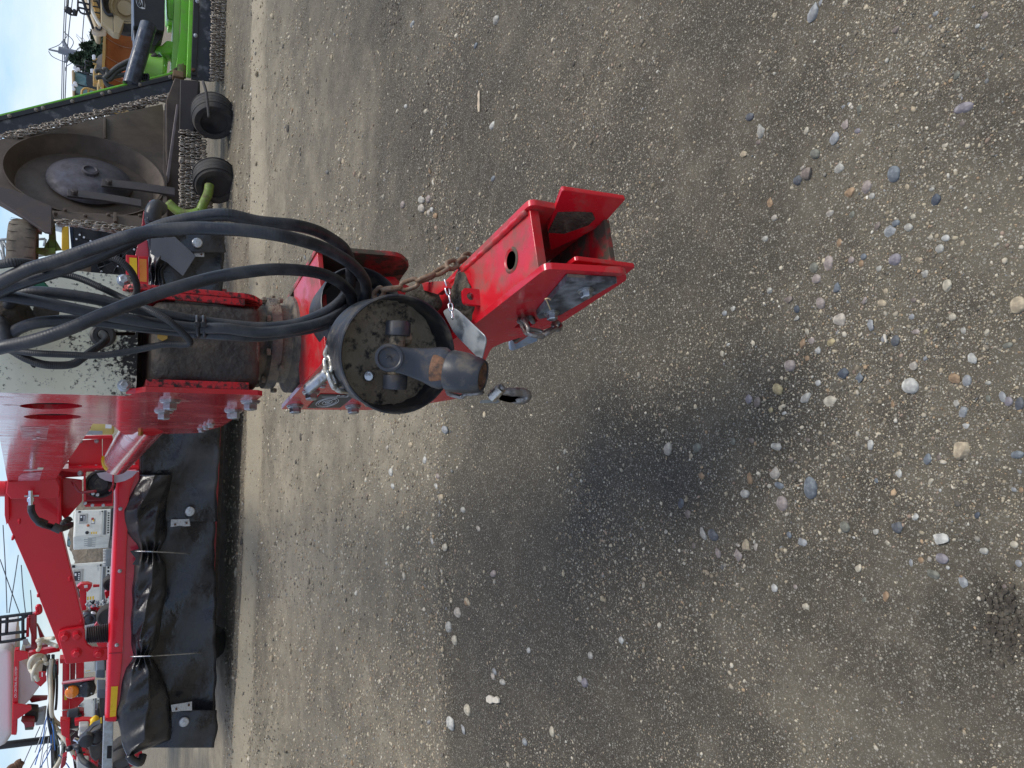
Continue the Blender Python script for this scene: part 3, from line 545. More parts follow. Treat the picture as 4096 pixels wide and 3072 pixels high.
STN += zz(2596, 1700, 2.212, [(205, 210, 76, 122, 'beige', 0, 'tan and white oval stone at the left of the dark oil stain'), (460, 200, 86, 72, 'olive', 0, None), (1150, 195, 112, 92, 'pale', 1, 'pale greenish triangular stone on the dark soil'), (1130, 420, 112, 118, 'beige', 1, 'grey and ochre stone above the blue-grey glossy one'), (1165, 540, 96, 76, 'blue', 1, 'blue-grey glossy lump below the ochre-grey stone'),
    (1455, 555, 126, 192, 'blue', 0, 'large smooth blue-grey oval stone on its own'), (1200, 695, 106, 132, 'pink', 0, 'pinkish-beige rounded stone left of the large oval one'), (880, 610, 86, 76, 'pale', 0, None), (920, 470, 46, 128, 'orange', 1, 'brown splinter shaped stone tilted on dark soil'), (310, 695, 66, 98, 'dark', 1, None), (365, 785, 50, 102, 'brown', 1, None),
    (505, 960, 66, 122, 'pale', 1, 'white and grey long stone touching a dark grey one'), (595, 970, 108, 96, 'dark', 0, 'dark grey heart-shaped stone beside the long white-grey one'), (890, 1065, 76, 132, 'tan', 1, 'split tan stone with an ochre inner face'), (820, 1150, 76, 134, 'pink', 1, 'pink granite stone under the split tan one'), (640, 1130, 70, 98, 'pink', 1, 'pink oval stone left of the granite one'), (965, 1070, 50, 76, 'beige', 1, None),
    (820, 1058, 56, 40, 'beige', 1, None), (1375, 1035, 116, 84, 'grey', 1, 'curved grey-white crystalline stone'), (1750, 900, 98, 102, 'olive', 0, 'dull brown stone with a hollow in it'), (1865, 1260, 60, 88, 'cream', 1, 'cream flake-shaped stone in the lower gravel'), (1125, 1440, 60, 76, 'white', 0, None), (1400, 1605, 66, 76, 'cream', 1, None), (365, 270, 1, 1, 'tan', 0, None), (405, 275, 56, 50, 'tan', 1, None),
    (1265, 970, 46, 66, 'blue', 0, None), (2025, 490, 40, 48, 'blue', 0, None), (495, 450, 50, 64, 'orange', 0, None), (415, 1065, 36, 56, 'brown', 0, None), (1270, 310, 52, 46, 'brown', 0, None), (935, 140, 56, 46, 'brown', 0, None), (780, 145, 40, 66, 'olive', 0, None), (1420, 130, 46, 36, 'brown', 0, None), (2030, 945, 64, 60, 'pale', 1, None), (2125, 1040, 50, 56, 'cream', 1, None), (1825, 993, 32, 24, 'white', 0, None), (2110, 1515, 66, 100, 'orange', 1, None), (1910, 1545, 46, 56, 'olive', 1, None), (1310, 1430, 40, 44, 'pink', 0, None)])
STN += zz(3196, 1700, 2.458, [(1640, 250, 222, 196, 'tan', 1, 'largest tan-grey faceted rock, right side of the photo'), (1295, 335, 76, 112, 'blue', 0, 'white-flecked blue oval stone left of the largest rock'), (1005, 475, 70, 88, 'white', 1, None), (1330, 550, 54, 96, 'cream', 1, None), (990, 1000, 122, 122, 'dark', 1, 'dark grey smooth stone with a rounded notch'), (1170, 905, 82, 82, 'white', 1, 'white faceted stone above the dark notched one'),
    (1425, 1115, 166, 130, 'white', 1, 'large white speckled granite stone, lower right'), (1425, 1310, 136, 104, 'mauve', 0, 'purple-grey rounded stone below the white granite one'), (1330, 1460, 152, 92, 'olive', 1, 'flat olive-grey stone below the purple-grey one'), (1215, 1325, 60, 60, 'orange', 0, None), (1305, 1320, 56, 82, 'beige', 1, None), (1825, 1235, 86, 68, 'pale', 0, None), (2130, 1175, 76, 72, 'cream', 0, None), (1625, 1540, 86, 140, 'grey', 1, 'grey broken stone lower right beside a small red one'),
    (1605, 1490, 36, 30, 'orange', 0, None), (2160, 290, 136, 80, 'blue', 0, 'grey-blue oval stone at the right edge, right of the largest rock'), (1770, 885, 52, 72, 'navy', 0, None), (2200, 640, 46, 60, 'orange', 0, None), (2130, 635, 60, 44, 'grey', 0, None), (1115, 1350, 40, 80, 'grey', 0, None), (1015, 285, 60, 46, 'tan', 0, None), (1480, 1400, 40, 42, 'white', 0, None), (1415, 640, 32, 36, 'white', 0, None), (1405, 320, 52, 64, 'brown', 0, None), (2030, 1590, 50, 56, 'brown', 0, None), (2170, 1360, 70, 70, 'grey', 0, None)])
STN += [(1684, 799, 34, 34, 'pale', 0, 'round pale pebble, upper one of a pair above the hitch'), (1684, 832, 30, 32, 'beige', 0, 'round beige pebble, lower one of a pair above the hitch'), (1963, 501, 22, 30, 'white', 0, None), (1978, 78, 20, 32, 'pale', 0, None), (1646, 95, 18, 26, 'grey', 0, None), (1900, 182, 14, 20, 'blue', 0, None), (1620, 424, 18, 18, 'white', 0, None), (1698, 445, 16, 18, 'cream', 0, None), (1610, 818, 16, 28, 'pink', 0, None), (1965, 712, 22, 22, 'blue', 0, None), (1706, 795, 18, 30, 'pink', 0, None), (1735, 862, 20, 24, 'orange', 0, None), (1708, 850, 22, 26, 'beige', 0, None), (1725, 838, 14, 18, 'white', 0, None),
        (1826, 2447, 34, 42, 'beige', 1, 'blocky beige stone on the line where dark soil meets gravel'), (1802, 2508, 22, 44, 'pale', 0, 'upright pale stone just below the blocky beige one on the gravel line'), (1973, 2294, 24, 28, 'pink', 0, None), (1694, 1840, 18, 30, 'white', 0, None), (1564, 1889, 20, 30, 'white', 0, None), (1796, 1719, 28, 32, 'grey', 0, None), (1808, 2890, 30, 52, 'white', 0, 'white elongated stone near the bottom edge of the photo'), (1848, 2915, 40, 30, 'grey', 1, None), (1866, 2842, 26, 40, 'cream', 0, None), (1863, 2410, 20, 28, 'orange', 0, None), (1822, 2560, 20, 36, 'cream', 0, None), (2368, 2620, 22, 28, 'pale', 0, None), (2123, 2600, 14, 24, 'white', 0, None), (2215, 2925, 18, 42, 'cream', 0, None), (1862, 2400, 18, 20, 'tan', 0, None), (1976, 2686, 24, 20, 'grey', 0, None), (1972, 2705, 18, 24, 'beige', 0, None), (2106, 2965, 20, 28, 'grey', 0, None), (2012, 2728, 26, 24, 'pale', 0, None), (2490, 2560, 20, 30, 'white', 0, None), (2344, 2730, 24, 36, 'mauve', 0, None), (2324, 2715, 18, 26, 'pale', 0, None),
        (1785, 2190, 20, 30, 'cream', 0, None), (1775, 1990, 24, 28, 'tan', 0, None), (1752, 1945, 22, 22, 'white', 0, None), (1762, 1905, 20, 22, 'pink', 0, None), (1730, 2165, 20, 20, 'white', 0, None), (1632, 2112, 18, 18, 'cream', 0, None), (1845, 2040, 20, 24, 'pale', 0, None), (1908, 2115, 18, 20, 'beige', 0, None), (1870, 2410, 22, 20, 'tan', 0, None), (1572, 1945, 16, 22, 'white', 0, None), (1545, 1790, 14, 18, 'beige', 0, None), (1641, 1780, 18, 24, 'tan', 0, None)]
def stone_material(colour, k):
    c = SC[colour]; return mat('stone_%s' % colour, c, .72, dirt=((min(1, c[0] * 1.6 + .05), min(1, c[1] * 1.6 + .05), min(1, c[2] * 1.55 + .04)), .26, 75, .12), bump=(110, .6, .004), var=.3, vscale=60, spec=.25)
CN = {'grey': 'grey', 'blue': 'blue-grey', 'dark': 'charcoal', 'navy': 'dark navy', 'white': 'white', 'cream': 'cream', 'tan': 'tan', 'orange': 'orange-brown', 'brown': 'brown', 'pink': 'pinkish', 'mauve': 'mauve', 'beige': 'beige', 'pale': 'pale grey', 'olive': 'olive-grey', 'yellow': 'yellowish'}
def stone(i, x, y, w, h, colour, ang, label):
    if w < 5: return
    c = G(x, y); dist = (c - CAMPOS).length; sx = h / FPX * (c - CAMPOS).dot(AX_F) * .95; dep = math.asin(min(1, CAM_H / dist)); sy = min(w / FPX * (c - CAMPOS).dot(AX_F) * .85 / max(.35, math.sin(dep)), sx * 2.0)
    sx *= .54; sy *= .5; rn = np.random.default_rng(100 + i); sz_ = min(sx, sy) * rn.uniform(.5, .72)
    bm = bmesh.new(); bmesh.ops.create_icosphere(bm, subdivisions=3 if max(w, h) > 28 else 2, radius=1)
    pl = [(Vector(rn.normal(size=3)).normalized(), rn.uniform(.5, .8) if ang else rn.uniform(.82, .97)) for _ in range(9 if ang else 5)]
    kk = rn.normal(size=(5, 3)) * 2; ph = rn.uniform(0, 6, 5); V = []
    for v in bm.verts:
        q = v.co.copy()
        for n_, d_ in pl:
            e = q.dot(n_) - d_
            if e > 0: q -= n_ * e * (.93 if ang else .75)
        q *= 1 + (.05 if ang else .07) * sum(math.sin(float(kk[j] @ np.array(v.co)) + ph[j]) for j in range(5)) / 2
        V.append(Vector((c.x + q.x * sx, c.y + q.y * sy, q.z * sz_)))
    F = [tuple(v.index for v in f.verts) for f in bm.faces]; bm.free()
    rn_off = rn.uniform(-.18, .2); an = rn.uniform(-.5, .5); g0 = gz1(c.x, c.y); ca, sa = math.cos(an), math.sin(an)
    V = [Vector((c.x + (p.x - c.x) * ca - (p.y - c.y) * sa, c.y + (p.x - c.x) * sa + (p.y - c.y) * ca, p.z + g0 + sz_ * rn_off)) for p in V]
    ob = mesh('stone', V, F, stone_material(colour, i), None, True)
    if ang:
        try: ob.data.set_sharp_from_angle(angle=R(24))
        except Exception: pass
    if label: tag(ob, label, 'stone', 'single stones on the ground')
    else: tag(ob, pebble_label(x, y, colour, ang, max(w, h)), 'pebble', 'small %s %s pebbles' % (CN[colour], 'angular' if ang else 'rounded'))
import re as _re
NAMED = [(s[0], s[1], _re.split(r' (?:at|on|just|left|right|beside|in|with|between|next|below|above|touching|near|lying|under|far|alone|half|cut|toward|upper|lower|of a pair)\\b|,', s[6])[0]) for s in STN if s[6]]
USED = set()
def pebble_label(x, y, colour, ang, w):
    for k, (nx0, ny0, nm) in enumerate(sorted(NAMED, key=lambda q: (q[0] - x) ** 2 + (q[1] - y) ** 2)[:4]):
        dx, dy = x - nx0, y - ny0; d = ('to the right of' if dx > 0 else 'to the left of') if abs(dx) > abs(dy) else ('below' if dy > 0 else 'above')
        lab = '%s %s %s pebble %s the %s' % ('tiny' if w < 24 else 'small', CN[colour], 'angular' if ang else 'rounded', d, nm)
        if lab not in USED and len(lab.split()) <= 16: USED.add(lab); return lab
    return 'small loose %s %s pebble among the yard gravel' % (CN[colour], 'angular' if ang else 'rounded')
for i, s in enumerate(STN): stone(i, *s)
# crumbled dark clods of soil
V = []; F = []; rnc = np.random.default_rng(4)
for cx_, cy_, sp, n_ in ((4020, 2490, 80, 160), (1560, 50, 50, 50), (1640, 420, 60, 16)):
    for k in range(n_):
        c = G(cx_ + rnc.normal() * sp * .6, cy_ + rnc.normal() * sp); r = float(rnc.uniform(.0015, .0055)); z0 = gz1(c.x, c.y); bm = bmesh.new(); bmesh.ops.create_icosphere(bm, subdivisions=1, radius=1); b = len(V)
        for v in bm.verts: q = v.co * float(rnc.uniform(.7, 1.25)) * r; V.append(Vector((c.x + q.x * 1.2, c.y + q.y, z0 + q.z * .8 + r * .25)))
        F += [tuple(v.index + b for v in f.verts) for f in bm.faces]; bm.free()
cl = mesh('soil_crumbs', V, F, MUDM); tag(cl, 'crumbled dark clods of soil on the yard ground', 'soil', kind='stuff')
# splinters of wood and dry bark lying about
def chip(x0, y0, x1, y1, w, m, label, th=.004):
    a = G(x0, y0); b = G(x1, y1); d = (b - a).normalized(); s = Vector((-d.y, d.x, 0)); L = (b - a).length; pts = []
    for t, k in ((0, .5), (.2, 1), (.45, .8), (.6, .55), (.8, .95), (1, .4)): pts.append(a + d * (t * L) + s * (w * k * .5))
    for t, k in ((1, .4), (.78, .6), (.5, .5), (.3, .9), (0, .5)): pts.append(a + d * (t * L) - s * (w * k * .5))
    for p in pts: p.z = gz1(p.x, p.y) + .003
    ob = prism_pts('wood_chip', pts, Vector((0, 0, th)), m, None, bevel=.0008); tag(ob, label, 'wood chip')
CHIPM = mat('dry_bark', (.5, .4, .27), .8, var=.2, vscale=60, bump=(120, .4, .002)); CHIPP = mat('pale_splinter', (.55, .49, .38), .8, var=.15, vscale=60, bump=(150, .4, .002))
chip(1908, 445, 1914, 362, .022, CHIPM, 'torn strip of dry tan bark on the soil above the hitch', .005)
chip(1955, 2795, 2005, 2802, .03, CHIPP, 'short pale splinter of wood near the bottom edge of the photo', .008)
chip(3556, 1338, 3564, 1372, .006, CHIPP, 'tiny white splinter beside the charcoal stone')
# ================================================================== RED MOWER: hitch, gearbox, tongue, header
T, H = 9.5, 17.5                       # yaw of tongue and of swivelled hitch
mower = empty('mower', (0.08, 1.9, 0), 'red pull-type mower with bolted swivel hitch, long tongue and black rubber curtains', 'mower')
NL, NR = .234, .452                    # the two tongue cheeks
def tb(n, b, z): return fr(T, n, b, z)
def hb(n, b, z): return fr(H, n, b, z)
nT, bT, nH, bH, UP = nv(T), bv(T), nv(H), bv(H), Vector((0, 0, 1))
plL = PV(NL, T)
# --- tongue: hollow box beam of plate
fa, fb2 = hit(35, 1953, plL), hit(0, 1760, plL); bA, bB = fa.dot(bT), fb2.dot(bT); slope = (fb2.z - fa.z) / (bB - bA)
def ztop(b): return fa.z + slope * (b - bA)
def bz(px): return [(p.dot(bT), p.z) for p in o(px, plL)]
low = bz([(1036, 1592), (943, 1669), (889, 1705), (789, 1732), (624, 1737), (497, 1739), (443, 1697), (371, 1695), (271, 1845), (198, 1950)])
b0 = 1.684; zf = low[0][1]
side = [(b0, zf + .012), (b0 + .012, zf)] + low[1:] + [(bA, fa.z), (1.78, ztop(1.78)), (1.745, ztop(1.745) - .02), (1.742, 1.262), (b0 + .03, 1.222), (b0, 1.205)]
def ell(cx, cy, rx, ry, n=28): return [(cx + rx * math.cos(2 * math.pi * k / n), cy + ry * math.sin(2 * math.pi * k / n)) for k in range(n)]
slots = [o(ell(204, 1624, 126, 12.5), plL), o(ell(210, 1667, 116, 11.5), plL)]
tongue = prism_holes('tongue_cheek', [tb(NL, b, z) for b, z in side], slots, nT * .011, RED, mower)
for i, (cx_, cy_) in enumerate(((204, 1624), (210, 1667))):
    prism('slot_wall', ell(cx_, cy_, 128 - 10 * i, 14), PV(NL + .034, T), .004, RED, tongue)
sideR = [(b0 + .015, 1.235), (b0 + .015, .995), (b0 + .06, .965), (2.1, .985), (2.1, 1.1)] + [p for p in low[6:]] + [(bA, fa.z), (1.78, ztop(1.78)), (1.745, ztop(1.745) - .02), (1.742, 1.262)]
cheekR = prism_pts('tongue_cheek', rounded([tb(NR, b, z) for b, z in sideR], [.02, .02] + [0] * 14), nT * .012, RED_OIL, mower, .0015)
prism_pts('tongue_top', [tb(NL + .011, 1.76, ztop(1.76) - .004), tb(NR, 1.76, ztop(1.76) - .004), tb(NR, bA, fa.z - .004), tb(NL + .011, bA, fa.z - .004)], Vector((0, 0, -.01)), RED, mower)
prism_pts('tongue_floor', [tb(NL + .011, low[7][0] + .25, low[7][1] + .004), tb(NR, low[7][0] + .25, low[7][1] + .004), tb(NR, bA, low[9][1] + .004), tb(NL + .011, bA, low[9][1] + .004)], Vector((0, 0, .01)), RED, mower)
# folded lip along the cheek front, oily with chipped paint
prism_pts('cheek_lip', [tb(NL + .011, b0, 1.205), tb(NL + .027, b0, 1.205), tb(NL + .027, b0, zf + .03), tb(NL + .011, b0, zf + .03)], bT * .16, RED_OIL, mower, .002)
prism_pts('cheek_lip', [tb(NR, b0 + .016, 1.2), tb(NR - .016, b0 + .016, 1.2), tb(NR - .016, b0 + .016, 1.01), tb(NR, b0 + .016, 1.01)], bT * .16, RED_OIL, mower, .002)
for x, y, r in ((1002, 1603, .0155), (681, 1600, .0155), (934, 1640, .0155), (656, 1642, .0155), (843, 1694, .0085), (825, 1704, .0085), (805, 1714, .0085)):
    bolt(hit(x, y, plL), -nT, r, tongue)
for b, z in ((1.80, 1.155), (1.80, 1.02), (1.95, 1.155), (1.95, 1.02)): bolt(tb(NR + .012, b, z), nT, .0155, cheekR)
cyl('grease_fitting', hit(562, 1727, plL), hit(562, 1727, plL) - nT * .012, .008, mat('brass', (.5, .3, .08), .35, .8), tongue, 6)
# decals on the tongue flank
def on_cheek(x, y): return hit(x, y, plL) - nT * .0015
og = on_cheek(186, 1758); rt = on_cheek(196, 1704) - og; up_ = on_cheek(88, 1759) - og
text('decal_lettering', 'HAYMAXX', og, rt.normalized(), up_.normalized(), up_.length, rt.length, DECAL, tongue)
mesh('decal_panel', [on_cheek(x, y) for x, y in ((71, 1937), (154, 1934), (168, 1886), (88, 1894), (74, 1905))], [(0, 1, 2, 3, 4)], mat('decal_pink', (.62, .27, .32), .25, var=.1, vscale=20), tongue)
mesh('decal_stripe', [on_cheek(x, y) for x, y in ((92, 1884), (170, 1880), (172, 1876), (98, 1878))], [(0, 1, 2, 3)], DECAL, tongue)
mesh('serial_sticker', [on_cheek(x, y) for x, y in ((148, 1877), (173, 1876), (175, 1869), (151, 1869))], [(0, 1, 2, 3)], mat('sticker_cream', (.7, .62, .45), .5), tongue)
# --- front closing plate of the tongue, cream paint worn off to bare dark steel
bW = 1.726; plW = PB(bW, T)
wp = o([(545, 1562), (545, 1100), (500, 1090), (280, 1100)], plW); zl = wp[0].z
def wpt(n, z): return tb(n, bW, z)
nWL, nWR = NL - .003, NR + .034
wtop = 1.52
outer = rounded([wpt(nWL, zl), wpt(nWL, wtop), wpt(nWR, wtop), wpt(nWR, zl)], [.02, .01, .01, .026], 5)
def crect(x0, y0, x1, y1): return o([(x0, y0), (x1, y0), (x1, y1), (x0, y1)], plW)
endp = prism_holes('end_plate', outer, [crect(105, 1253, 116, 1288), crect(452, 1327, 541, 1341)], bT * .008, CREAM, mower, .0015)
for x, y in ((494, 1122), (497, 1543)): bolt(hit(x, y, plW), -bT, .0092, endp)
lathe('grommet', hit(412, 1343, plW), -bT, [(.024, 0), (.024, .006), (.019, .011), (.011, .011), (.010, .002)], RUBBER, endp)
prism('cable_cutout', [(118, 1455), (145, 1462), (140, 1472), (128, 1468)], PB(bW - .001, T), .002, GAP_SHADE, endp)  # cutout drawn as a thin black patch, its inner shade painted on
box('gap_light_stop', tb((NL + NR) / 2 + .005, 2.02, 1.2), (NR - NL - .014, .012, .46), IRON, mower, T)  # added plate, stops daylight showing through the gap below the end plate
# --- upper gearbox housing
def rbox(name, c, hd, yaw, m, parent, p=5.0, lump=.0, n=14, seed=2):
    V = []; F = []; rn = np.random.default_rng(seed); kk = rn.normal(size=(10, 3)) * 38; ph = rn.uniform(0, 6, 10)
    bm = bmesh.new(); bmesh.ops.create_cube(bm, size=2); bmesh.ops.subdivide_edges(bm, edges=bm.edges[:], cuts=n, use_grid_fill=True)
    for v in bm.verts:
        q = v.co; s = (abs(q.x) ** p + abs(q.y) ** p + abs(q.z) ** p) ** (1 / p); q = q / s; w = Vector((q.x * hd[0], q.y * hd[1], q.z * hd[2]))
        if lump: w *= 1 + lump * sum(math.sin(float(kk[i] @ np.array(w)) + ph[i]) for i in range(10)) / 4
        V.append(Vector(c) + nv(yaw) * w.x + bv(yaw) * w.y + UP * w.z)
    F = [tuple(v.index for v in f.verts) for f in bm.faces]; bm.free(); return mesh(name, V, F, m, parent, True)
gb = rbox('gearbox_housing', tb((NL + NR) / 2 + .002, 1.86, 1.085), (.094, .165, .112), T, IRON, mower, 10, .012, 18)
for x, y in ((837, 1479), (920, 1472)): lathe('boss', hit(x, y, PB(1.703, T)), -bT, [(.017, -.01), (.016, .004), (.011, .007), (0, .007)], IRON, gb, 20)
tube('casting_rib', [hit(x, y, PB(1.712, T)) for x, y in ((945, 1365), (960, 1440), (1005, 1475), (1022, 1420), (1018, 1350))], .009, IRON2, gb, 8, 8)
tube('casting_rib', [hit(x, y, PB(1.712, T)) for x, y in ((700, 1205), (800, 1215), (900, 1235), (985, 1290), (1015, 1330))], .008, IRON, gb, 8, 8)
cyl('oil_plug', hit(650, 1343, PB(1.70, T)), hit(650, 1343, PB(1.685, T)), .011, mat('brass', (.5, .3, .08), .35, .8), gb, 6)
NECK = Vector((.075, 1.905, 0))
neck = lathe('gearbox_neck', NECK + Vector((0, 0, 1.0)), (0, 0, -1), [(.118, 0), (.118, .02), (.098, .032), (.092, .055), (.112, .062), (.112, .085), (.096, .09), (.096, .112), (.12, .118), (.12, .2), (.1, .205), (.1, .32)], IRON2, mower, 40)
for k in range(8):
    an = 2 * math.pi * k / 8 + .25; c = NECK + Vector((math.cos(an) * .112, math.sin(an) * .112, .915)); bolt(c, (math.cos(an), math.sin(an), 0), .008, neck, IRON2, False)
    bolt(NECK + Vector((math.cos(an + .3) * .104, math.sin(an + .3) * .104, .938)), (0, 0, 1), .009, neck, IRON2, False)
# --- swivel bracket under the gearbox
ZB = .875; plHL = PV(.505, H)
prism('bracket_top', [(1268, 1000), (1227, 1063), (1173, 1142), (1199, 1542), (1285, 1458), (1303, 1440), (1300, 1380), (1294, 1300)], PZ(ZB), .012, RED_D, mower, .0015)
lp = o([(2183, 1075), (2504, 1093), (2507, 1120), (2265, 1279), (2233, 1298), (2125, 1337), (2007, 1373), (1967, 1392), (1930, 1464), (1834, 1594), (1735, 1611), (1470, 1641), (1127, 1637), (1285, 1458), (1480, 1462), (1800, 1372), (1894, 1301)], plHL)
slot = o([(2057, 1311), (2085, 1284), (2110, 1267), (2136, 1266), (2152, 1284), (2130, 1302), (2100, 1313)], plHL)
hl = prism_holes('hitch_cheek', rounded(lp, [.014, .012, .01, 0, 0, .02, .03, .03, .03, .02, .02, .01, 0, 0, .05, .05, 0]), [slot], nH * .012, RED, mower, .0012)
for p in lp: pass
lb = [(p.dot(bH), p.z) for p in lp]
pr = PV(.764, H); rp0 = o([(1268, 1000), (1600, 1026), (1641, 1064), (1600, 1121)], pr)
brR = [(p.dot(bH), p.z) for p in rp0] + [(1.78, .60), (1.85, ZB)]
prism_pts('bracket_cheek', rounded([hb(.764, b, z) for b, z in brR], [0, .02, .02, .02, .02, 0]), nH * .012, RED_M, mower, .0012)
rc = o([(1781, 1134), (2120, 804)], PV(.642, H)); rcb = [(p.dot(bH), p.z) for p in rc]
rz = hit(2440, 866, PV(.642, H)); hr_out = [(rcb[1][0], rcb[1][1]), (rcb[1][0] + .002, rz.z + .01), (rcb[1][0] + .03, rz.z - .01), (rcb[0][0], .52), (1.62, .56), (1.66, .70), (1.52, .72), (rcb[0][0], rcb[0][1])]
hr = prism_pts('hitch_cheek', rounded([hb(.636, b, z) for b, z in hr_out], [.016, .01, .02, .04, .03, .03, .03, 0]), nH * .012, RED_D, mower, .0012)
# label with the wheel diagram on the bracket flank
def on_hl(x, y): return hit(x, y, plHL) - nH * .0015
lab = mesh('diagram_label', [on_hl(x, y) for x, y in ((1282, 1575), (1425, 1577), (1360, 1629), (1228, 1630))], [(0, 1, 2, 3)], BLACKD, hl)
lo_, lr_ = on_hl(1228, 1630), on_hl(1282, 1575) - on_hl(1228, 1630); lu = on_hl(1360, 1629) - lo_
def lpt(u, v): return lo_ + lr_ * u + lu * v - nH * .0012
def line(pts, w, parent, closed=False):
    P_ = [lpt(*p) for p in pts]; tube('diagram_line', P_ + ([P_[0]] if closed else []), w, TXTW, parent, 4, 1, False, True)
for rr in (.34, .27, .15, .06): line([(.45 + rr * math.cos(a * .349), .42 + rr * .9 * math.sin(a * .349)) for a in range(18)], .0006, lab, True)
line([(.85, .1), (.85, .85)], .0006, lab); line([(.45, .42), (.8, .55)], .0005, lab)
text('diagram_lettering', 'P = 2', lpt(.88, .5), lu.normalized(), -lr_.normalized() * -1, .012, .03, TXTW, lab)
for x, y in ((1180, 1622), (1412, 1624), (1244, 1566)): bolt(hit(x, y, plHL), -nH, .0145, hl)
bolt(hit(1290, 1535, plHL), -nH, .007, hl)
# zinc pin handle leaning on the bracket
tube('lock_pin', [P(1232, 1556, 1.5), P(1290, 1508, 1.47), P(1312, 1488, 1.46), P(1345, 1482, 1.46), P(1400, 1484, 1.47)], .0115, ZINC, mower, 10, 6)
cyl('lock_pin_head', P(1475, 1505, 1.40), P(1475, 1505, 1.37), .0115, ZINC, mower, 20, .010, .003)
# --- lower gearbox inside the bracket and its rear shaft guard
rbox('lower_gearbox', hb(.64, 1.70, .745), (.105, .12, .115), H, IRON2, mower, 5, .02, 10)
g2 = P(1450, 1225, 1.56); lathe('rear_shaft_guard', g2, bH, [(0, .05), (.03, .055), (.06, .06), (.083, .055), (.086, .0), (.089, -.004), (.092, .0), (.094, .08), (.06, .1)], PLASTIC, mower, 40)
# --- hitch web between the cheeks, with lower shelf
def web(name, pts, th, m): return prism_pts(name, pts, Vector((0, 0, -th)), m, mower, .0015)
f1 = hit(2154, 1078, PV(.519, H)); zW = f1.z; bW1 = f1.dot(bH)
wp_ = [hb(.519, bW1, zW), hb(.636, bW1 + .004, zW), hb(.636, 1.47, zW + .012), hb(.519, 1.47, zW + .012)]
oval = [hb(.575 + .012 * math.cos(k * .4488), bW1 + .085 + .024 * math.sin(k * .4488), zW) for k in range(14)]
prism_holes('hitch_web', wp_, [oval], Vector((0, 0, -.019)), RED_D, mower, .0015)
ring_c = hb(.575, bW1 + .085, zW + .0005); lathe('pin_hole_rim', ring_c, (0, 0, 1), [(.017, 0), (.021, .0025), (.025, 0)], RED_M, mower, 24)
zS = hit(2425, 965, PV(.575, H)).z
sA, sB = hit(2413, 898, PV(.630, H)), hit(2446, 1034, PV(.552, H)); zS = (sA.z + sB.z) / 2; bS = (sA.dot(bH) + sB.dot(bH)) / 2
web('hitch_shelf', [hb(.519, bS, zS), hb(.636, bS, zS), hb(.636, 1.35, zS + .008), hb(.519, 1.35, zS + .008)], .012, RED_M)
web('neck_beam', [hb(.519, 1.4, .70), hb(.636, 1.4, .70), hb(.70, 1.62, .73), hb(.519, 1.62, .73)], .10, RED_M)
# weld beads between cheek and web
tube('weld_bead', [hb(.634, b, zW + .003 + .002 * (i % 2)) for i, b in enumerate(np.linspace(bW1 + .01, 1.34, 22))], .006, RED_D, mower, 6, 2)
# flared guide plates at the mouth
A, B_, C_, D_ = P(2249, 759, 1.085), P(2504, 797, 1.075), P(2413, 898, 1.15), P(2190, 915, 1.17)
gd = (B_ - A).cross(D_ - A).normalized(); gd = -gd if gd.x < 0 else gd
prism_pts('guide_plate', rounded([A, B_, C_, P(2320, 950, 1.17), P(2203, 1003, 1.20), D_], [.006, .004, .003, .01, .004, .004]), gd * .010, RED, mower, .0015)
plG = P3(A, B_, D_); prism('mud_patch', [(2232, 852), (2300, 850), (2370, 853), (2381, 876), (2340, 915), (2280, 960), (2204, 1000), (2190, 935)], (plG[0] - plG[1] * .0025, plG[1]), .002, MUDM, mower)
I0, I1 = hit(2302, 1030, PV(.545, H)), hit(2554, 1050, PV(.545, H)); ib = I0.dot(bH)
prism_pts('guide_plate', rounded([hb(.540, ib, I0.z), hb(.540, ib - .004, I1.z), hb(.540, ib + .05, I1.z - .005), hb(.540, ib + .07, I0.z)], [.008, .004, .004, .01]), nH * .009, RED, mower, .0015)
# wear pad bolted on the outside of the left cheek
plP = PV(.505 - .0125, H)
pad = prism('wear_pad', [(2268, 1122), (2469, 1131), (2240, 1262), (2156, 1277), (2147, 1264)], plP, .012, mat('black_wear_pad', (.05, .052, .055), .4, dirt=((.3, .3, .3), .3, 25, .15), bump=(40, .15), var=.3, vscale=25), mower, .001)
prism('pad_shim', [(2269, 1107), (2467, 1119), (2468, 1133), (2270, 1124)], PV(.505 - .006, H), .0055, mat('plywood_edge', (.25, .2, .15), .8, var=.3, vscale=200), pad)
for x, y in ((2342, 1160), (2206, 1250)): bolt(hit(x, y, plP), -nH, .0105, pad)
tube('bent_wire', [hit(x, y, PV(.48, H)) for x, y in ((2202, 1240), (2188, 1205), (2181, 1196), (2195, 1194), (2203, 1200))], .0012, mat('straw', (.6, .45, .25), .7), mower, 5, 4)
# lug on the web, silver deflector, clumps of mud, under-hook
tl = hit(1908, 1188, PZ(zW + .010))
lug = prism_holes('web_lug', rounded([tl + nH * dx + UP * dz for dx, dz in ((-.017, -.01), (-.017, .030), (.017, .030), (.017, -.01))], [0, .01, .01, 0]), [[tl + nH * (.008 * math.cos(k * .628)) + UP * (.014 + .008 * math.sin(k * .628)) for k in range(10)]], bH * .008, RED, mower)
dA, dB, dC = P(1790, 1233, 1.36), P(1941, 1344, 1.27), P(1925, 1441, 1.285)
plD = P3(dA, dB, dC)
prism_pts('deflector_plate', rounded(o([(1770, 1245), (1800, 1228), (1828, 1238), (1941, 1344), (1945, 1365), (1925, 1443), (1905, 1425), (1817, 1336)], plD), [.006, .006, .01, .006, .01, .004, 0, .01]), plD[1] * .003, GALV, mower, .0008)
blob('mud_clump', hit(1842, 1190, PZ(zW + .004)), (.040, .050, .012), MUDM, mower, 4, .35, 3)
